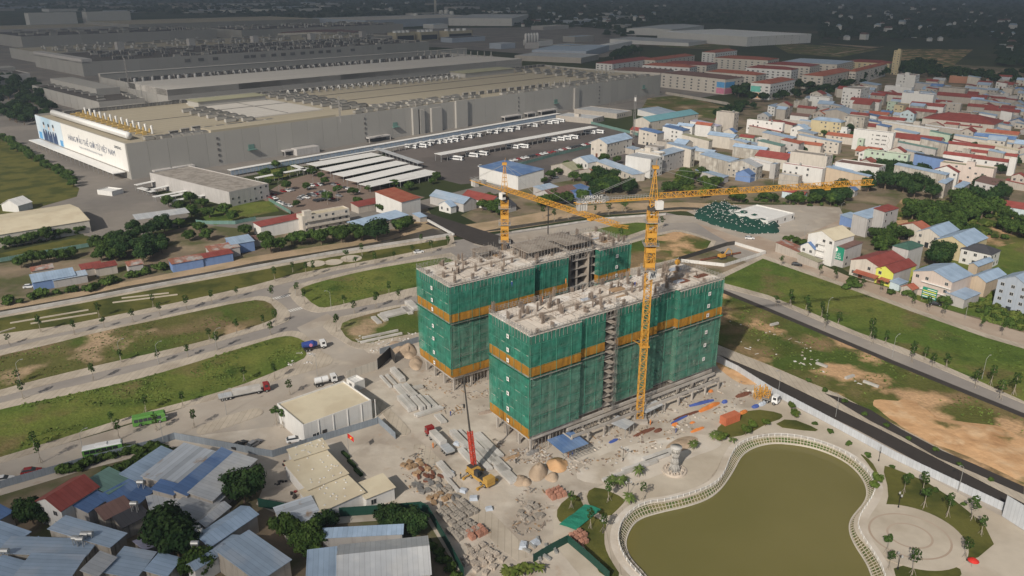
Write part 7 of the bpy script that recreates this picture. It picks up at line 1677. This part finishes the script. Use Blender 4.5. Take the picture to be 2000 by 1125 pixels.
# container, tarps, crane pieces
ct = thing('shipping_container', 'orange shipping container beside the park lawn', 'container', P(1425,824,.06), rz_of(58)); part('body', MB().box(-3,3,-1.2,1.2,0,2.5), M['container'], ct)
b = MB()
for i in range(14): b.box(-2.9+i*.43,-2.75+i*.43,-1.26,-1.2,.1,2.4)
part('corrugation', b, M['container'], ct)
for i, (x, y, L, w_, m, lb) in enumerate(((1385,796,9,1.6,'tarp_orange','long pile under an orange tarpaulin'),(1370,788,9,1.2,'tarp_blue','long pile under a blue tarpaulin behind the orange one'),(1415,786,2,1.4,'tarp_blue','blue tarpaulin bundle at the end of the orange pile'),(1340,812,10,1.0,'rust','rusty steel bars beside the orange pile'),(1330,818,9,.8,'tarp_blue','low bundle with blue cover in front of the bars'),(1318,830,2,1.2,'tarp_orange','small orange tarpaulin heap'),(1352,826,1.6,.8,'tarp_orange','tiny orange heap beside the steel bars'),(1452,806,3,1.4,'tarp_orange','orange cloth heap beside the container'),(1475,795,2.4,1.4,'tarp_blue','blue cloth heap beside the lawn corner'),(1488,790,3.2,1.6,'tarp_pale','pale sheet heap beside the lawn corner'),(1452,772,6,1.6,'rust','flat rusty plate near the pale fence'),(1258,845,8,1.2,'rust','long rusty steel form on the white ground'),(1362,840,5,1.0,'tarp_orange','rusty orange drill auger beside the palms'),(1285,842,2.6,1.3,'rust','red-brown mixer drum at the park edge'),(1310,843,2.6,1.2,'stone','grey mixer heap at the park edge'),(1388,765,1.6,1.2,'tarp_orange','orange bundle below the concrete frame'),(1198,862,3.2,1.0,'tarp_blue','blue tarpaulin bundle on the sandy ground'),(1338,770,3,1.0,'darksteel','dark steel skip below the concrete frame'),(1365,760,2.4,1.0,'darksteel','second dark steel skip below the concrete frame'),(1185,800,4,1.5,'wood','timber pile at the hoist foot'),(1060,862,4,1.6,'rebar','pile of scaffold tubes at the near tower corner'),(1040,885,4,1.5,'steel','tangled steel pile at the near tower corner'),(950,806,5,1.4,'rebar','bundle of rebar cages beside the near tower'),(1000,895,5,1.3,'wood','timber and block pile below the white frame'))):
    b = MB(); n = 9; vs = []
    for k in range(n+1):
        xx = -L/2+L*k/n; f = (math.sin(math.pi*min(1,max(0,.08+.84*k/n))))**.4
        for yy, z in ((-w_/2*f,0),(-w_*.33*f,.75*w_*f*tr.uniform(.5,.8)),(w_*.05,.75*w_*f*tr.uniform(.7,1)),(w_*.36*f,.7*w_*f*tr.uniform(.5,.8)),(w_/2*f,0)): vs.append((xx,yy,z))
    b.add(vs, [(k*5+j,k*5+j+1,k*5+j+6,k*5+j+5) for k in range(n) for j in range(4)]+[(0,1,2,3,4),tuple(n*5+j for j in (4,3,2,1,0))]); solo('material_pile', b, M[m], lb, 'pile', None, P(x,y,.05), rz_of(58+tr.uniform(-8,8)))
for i, (x, y) in enumerate(((1478,778),(1490,776),(1497,782))):
    t = thing('crane_section', 'yellow crane mast section standing beside the pale fence', 'crane part', P(x,y,.05), tr.uniform(0,1), 'spare crane sections'); part('lattice', lattice(MB(), (0,0,0), (0,0,4.2), 1.6, 3, .11, .07), M['crane'], t)
jt = thing('jib_end', 'loose yellow jib section lying on the grass behind the towers', 'crane part', P(1200,443,.2), rz_of(120)); part('lattice', lattice(MB(), (0,0,.9), (8,0,.9), 1.4, 6, .1, .06), M['crane'], jt)
# rust pipes and digger on the dug plot
for i in range(7): solo('pile_casing', MB().bar((0,0,.5),(12,0,.5),.45,8), M['rust'], 'long rusty steel casing lying on the dug plot', 'pipe', 'rusty casings on the dug plot', P(1368+i*7,510-i*1.2,.05), rz_of(60))
dg = thing('excavator', 'yellow excavator on the dug plot behind the near tower', 'excavator', P(1410,505,.05), rz_of(60))
part('tracks', MB().box(-1.8,1.8,-1.3,-.6,0,.9).box(-1.8,1.8,.6,1.3,0,.9), M['darksteel'], dg); part('house', MB().box(-1.8,1.2,-1.2,1.2,1.0,2.2), M['crane'], dg); part('cab', MB().box(.1,1.4,.2,1.2,2.2,3.1), M['glass'], dg)
part('boom', MB().bar((1.2,0,1.8),(3.6,0,4.4),.25,4).bar((3.6,0,4.4),(6.0,0,2.8),.2,4).bar((6,0,2.8),(6.2,0,.8),.16,4), M['crane'], dg); part('bucket', MB().hexa([(5.6,-.5,.2),(6.6,-.5,.4),(6.6,.5,.4),(5.6,.5,.2),(5.9,-.5,1.0),(6.4,-.5,1.0),(6.4,.5,1.0),(5.9,.5,1.0)]), M['darksteel'], dg)
# green net mound with pale ties
mound('net_mound', [(1352,418),(1375,402),(1410,395),(1440,410),(1480,425),(1525,440),(1520,455),(1470,458),(1420,448),(1370,432)], 4.6, 'fence_green', 71, 'dark green net covered mound dotted with pale ties', 'net mound', steep=10)
nm = bpy.data.objects['net_mound']; b = MB(); vv = [v.co.copy() for v in nm.data.vertices]
for v in vv:
    for q in range(3):
        if tr.random() < .6: b.cbox((v.x+tr.uniform(-.8,.8),v.y+tr.uniform(-.8,.8),v.z+.15),.26,.26,.3,tr.uniform(0,1))
part('pale_ties', b, M['whitewall'], nm, kind='stuff')
gn = thing('net_strip', 'bright green net strip laid across the park path', 'net', P(1122,1030,.14)); o = P(1122,1030,.14); b = MB(); A0, A1 = P(1108,1030,.4)-o, P(1158,990,.4)-o; sd = azv(120)*2.2
vs = []
for i in range(9):
    c = A0.lerp(A1,i/8); vs += [c-sd+Vector((0,0,.3*mnoise.noise(c))), c+Vector((0,0,.25+.3*mnoise.noise(c*1.3))), c+sd+Vector((0,0,.1))]
b.add(vs, [(3*i+j,3*i+j+1,3*i+j+4,3*i+j+3) for i in range(8) for j in (0,1)]); part('net', b, M['net_flat'], gn)
# loose debris, one cover
def debris(polys, n, ms, seed, label, s0=.2, s1=1.2, hz=.5):
    r = random.Random(seed); b = MB()
    for px in polys:
        W = [P(*p) for p in px]; wp = [(p.x,p.y) for p in W]; x0,x1,y0,y1 = min(p[0] for p in wp),max(p[0] for p in wp),min(p[1] for p in wp),max(p[1] for p in wp); k = 0
        while k < n:
            x, y = r.uniform(x0,x1), r.uniform(y0,y1)
            if not inpoly(x,y,wp): continue
            k += 1
            if mnoise.noise(Vector((x*.2,y*.2,seed))) < -.05: continue
            b.mi = r.randrange(len(ms)); t = r.random()
            if t < .16: b.cbox((x,y,.07+r.uniform(0,.2)), r.uniform(.8,2.6), r.uniform(.12,.3), r.uniform(.1,.2), R(36)+r.choice((0,1.57))+r.uniform(-.4,.4), r.uniform(-.12,.12))
            elif t < .8: s = r.uniform(s0,s1); b.cbox((x,y,.05), s, s*r.uniform(.5,1), r.uniform(.1,hz), r.uniform(0,3), r.uniform(-.2,.2))
            else: s = r.uniform(.2,.5); b.lathe([(s,0),(s*.7,s*.4),(s*.1,s*.55)],6,(x,y,.04))
    props(link('construction_debris', b.mesh('construction_debris', [M[m] for m in ms])), label, 'debris', None, 'stuff')
debris([[(800,760),(860,720),(950,735),(955,790),(900,820),(850,800)],[(820,700),(880,690),(950,720),(900,760)]], 380, ['rawconc','scaffold','rebar','stone','wood'], 3, 'loose building debris at the foot of the far tower',.15,.6,.3)
debris([[(960,850),(1000,880),(1060,870),(1085,905),(1020,905),(960,900)],[(1240,820),(1420,735),(1480,760),(1440,800),(1330,850),(1250,850)],[(1100,870),(1250,830),(1330,860),(1200,910),(1110,930)]], 330, ['rawconc','stone','rebar','wood','slab','precast'], 4, 'loose building debris round the near tower',.15,.8,.4)
debris([[(770,900),(830,870),(870,930),(900,1000),(860,1000),(800,960)],[(860,1000),(910,985),(1000,1085),(960,1100),(900,1060)],[(1010,960),(1060,950),(1080,1000),(1060,1060),(1000,1040)]], 200, ['tilepile','stone','steel','wood','rebar','rawconc'], 5, 'scattered blocks and scrap across the near yard',.15,.55,.35)
debris([[(690,660),(720,650),(815,650),(760,690),(720,690)],[(585,690),(620,690),(610,710),(560,715)]], 170, ['stone','precast','whitewall'], 6, 'pale rubble along the grass edges',.2,.8,.4)
debris([[(1400,620),(1560,660),(1700,760),(1620,745),(1440,680)]], 90, ['whitewall','stone'], 8, 'pale scraps on the sandy grass lot',.2,.9,.3)
debris([[(525,905),(560,900),(590,955),(575,975),(530,950)]], 60, ['darksteel','car_black','car_red'], 9, 'parked motorbikes and bits beside the barracks',.4,1.0,.9)
# people of the site, small figures in work clothes
def person(p, az, top, label, group):
    t = thing('person', label, 'person', p, rz_of(az), group); b = MB()
    for y in (-.11,.11): b.bar((.0+(.12 if y > 0 else -.1),y,0),(0,y*.9,.88),.075,7,.1)
    b.lathe([(.13,.85),(.19,.95),(.17,1.15),(.22,1.38),(.1,1.48),(.065,1.52),(.065,1.58)],9)
    for y in (-.25,.25): b.bar((0,y*.85,1.4),(.06,y*1.15,1.1),.06,6,.05); b.bar((.06,y*1.15,1.1),(.22,y*1.05,.9),.05,6,.04)
    b.lathe([(.03,1.54),(.1,1.6),(.115,1.7),(.07,1.8),(.02,1.82)],9,(.02,0,0)); part('body', b, M[top], t, True)
    part('helmet', MB().lathe([(.15,1.72),(.13,1.8),(.05,1.87)],9,(.02,0,0)), M['crane' if tr.random() < .6 else 'white'], t)
for i, (x, y) in enumerate(((1118,890),(1110,893),(1008,905),(880,812),(1270,830),(900,935),(1320,845),(846,875))): person(P(x,y,.06), tr.uniform(0,360), ('truck_blue','tarp_orange','darksteel')[i%3], 'worker in work clothes and helmet standing on the site ground', 'workers on the site ground')
for i, (x, y) in enumerate(((1000,560),(1105,555),(1185,548),(1240,560),(1060,590))):
    person(P(x,y,TOPZ+.02), tr.uniform(0,360), ('truck_blue','tarp_orange','darksteel')[i%3], 'worker standing on the deck of the near tower', 'workers on the near tower deck')
um = thing('umbrella', 'red parasol beside the park path corner', 'umbrella', P(1898,1108,.1)); part('pole', MB().bar((0,0,0),(0,0,2.2),.03,5), M['galv'], um); part('canopy', MB().lathe([(1.2,1.8),(.7,2.2),(.04,2.4)],10), M['red'], um)
# concreting boom on the near deck
cb_ = thing('placing_boom', 'slim dark concrete placing mast on the far tower deck', 'mast', P(1070,470,TOPZ)); part('mast', MB().bar((0,0,0),(0,0,14),.22,6), M['darksteel'], cb_)
y_ = thing('deck_sign', 'round orange sign on a post on the near tower deck', 'sign', P(1322,528,TOPZ)); part('post', MB().bar((0,0,0),(0,0,2.4),.08,5), M['crane'], y_); part('disc', MB().bar((0,-.1,2.8),(0,.1,2.8),.9,14), M['crane'], y_)
# ---------------- clouds overhead that shade the far plain and the near village ----------------
def cloud_mat():
    m = bpy.data.materials.new('cloud'); m.use_nodes = True; nt = m.node_tree; N = nt.nodes; L = nt.links.new; N.remove(N['Principled BSDF'])
    d = N.new('ShaderNodeBsdfDiffuse'); d.inputs[0].default_value = (.85,.85,.85,1); t = N.new('ShaderNodeBsdfTranslucent'); t.inputs[0].default_value = (.85,.85,.85,1)
    tr_ = N.new('ShaderNodeBsdfTransparent'); a = N.new('ShaderNodeMixShader'); a.inputs[0].default_value = .12; L(d.outputs[0], a.inputs[1]); L(t.outputs[0], a.inputs[2])
    at = N.new('ShaderNodeAttribute'); at.attribute_name = 'cloud_cover'
    b = N.new('ShaderNodeMixShader'); L(at.outputs['Fac'], b.inputs[0]); L(tr_.outputs[0], b.inputs[1]); L(a.outputs[0], b.inputs[2]); L(b.outputs[0], N['Material Output'].inputs['Surface']); return m
CM = cloud_mat()
def edge_dist(x, y, poly):
    d = 1e9; n = len(poly)
    for i in range(n):
        (x1,y1),(x2,y2) = poly[i], poly[(i+1)%n]; vx, vy = x2-x1, y2-y1
        t = max(0, min(1, ((x-x1)*vx+(y-y1)*vy)/(vx*vx+vy*vy))); d = min(d, math.hypot(x-x1-t*vx, y-y1-t*vy))
    return d
def cloud(label, wp, alt, cell, soft, dmax, seed, grow=0.0):
    """a lumpy closed cloud, thinning out towards its rim; its shadow falls on the ground polygon wp"""
    off = Vector((SUND.x/SUND.z*alt, SUND.y/SUND.z*alt, alt)); b = MB()
    x0,x1,y0,y1 = min(p[0] for p in wp),max(p[0] for p in wp),min(p[1] for p in wp),max(p[1] for p in wp)
    nx, ny = int((x1-x0)/cell)+1, int((y1-y0)/cell)+1; idx = {}; top = []; bot = []; den = []
    for j in range(ny+1):
        for i in range(nx+1):
            x, y = x0+i*cell, y0+j*cell; e = edge_dist(x,y,wp)*(1 if inpoly(x,y,wp) else -1)
            q = mnoise.noise(Vector((x/soft*.55, y/soft*.55, seed)))+.5*mnoise.noise(Vector((x/soft*1.7, y/soft*1.7, seed)))
            f = max(0, min(1, e/soft+.25+.55*q))
            if f <= 0 and e < -soft: continue
            idx[i,j] = len(top); th = soft*.8*math.sqrt(f); top.append((x,y,th*(.8+.4*q)+1)); bot.append((x,y,-.25*th-1)); den.append(min(.97, dmax*(1+grow*max(0,min(1,(y-950)/900))))*f*f*(3-2*f))
    n = len(top); fs = []
    for (i,j), a in idx.items():
        if (i+1,j) in idx and (i,j+1) in idx and (i+1,j+1) in idx:
            c = (a, idx[i+1,j], idx[i+1,j+1], idx[i,j+1]); fs.append(c); fs.append(tuple(k+n for k in c[::-1]))
    b.add(top+bot, fs); me = b.mesh('cloud', CM, True); at = me.attributes.new('cloud_cover','FLOAT','POINT'); at.data.foreach_set('value', den+den)
    return props(link('cloud', me, None, off), label, 'cloud')
cloud('wide broken cloud high above the far factory plain', [(-2600,1150),(-900,980),(-480,760),(-300,820),(40,800),(330,720),(600,520),(1300,620),(3200,1500),(5600,5000),(5600,11000),(-5600,11000),(-5600,4200)], 900, 60, 200, .43, 4, .55)
cloud('small cloud high above the near village', [(-420,60),(-200,196),(-140,192),(-78,196),(-44,170),(-16,128),(40,70),(40,-60),(-400,-60)], 700, 6, 24, .45, 6)
# ---------------- the air ----------------
hz = MB().box(-9300,9300,-700,14300,-3,128); hm = bpy.data.materials.new('haze'); hm.use_nodes = True; nt = hm.node_tree; nt.nodes.remove(nt.nodes['Principled BSDF'])
pv = nt.nodes.new('ShaderNodeVolumePrincipled'); pv.inputs['Color'].default_value = (.66,.79,1,1); pv.inputs['Density'].default_value = .00011; pv.inputs['Anisotropy'].default_value = .1
nt.links.new(pv.outputs[0], nt.nodes['Material Output'].inputs['Volume'])
props(link('haze', hz.mesh('haze', hm)), 'thin pale haze in the air over the plain', 'haze', None, 'stuff')
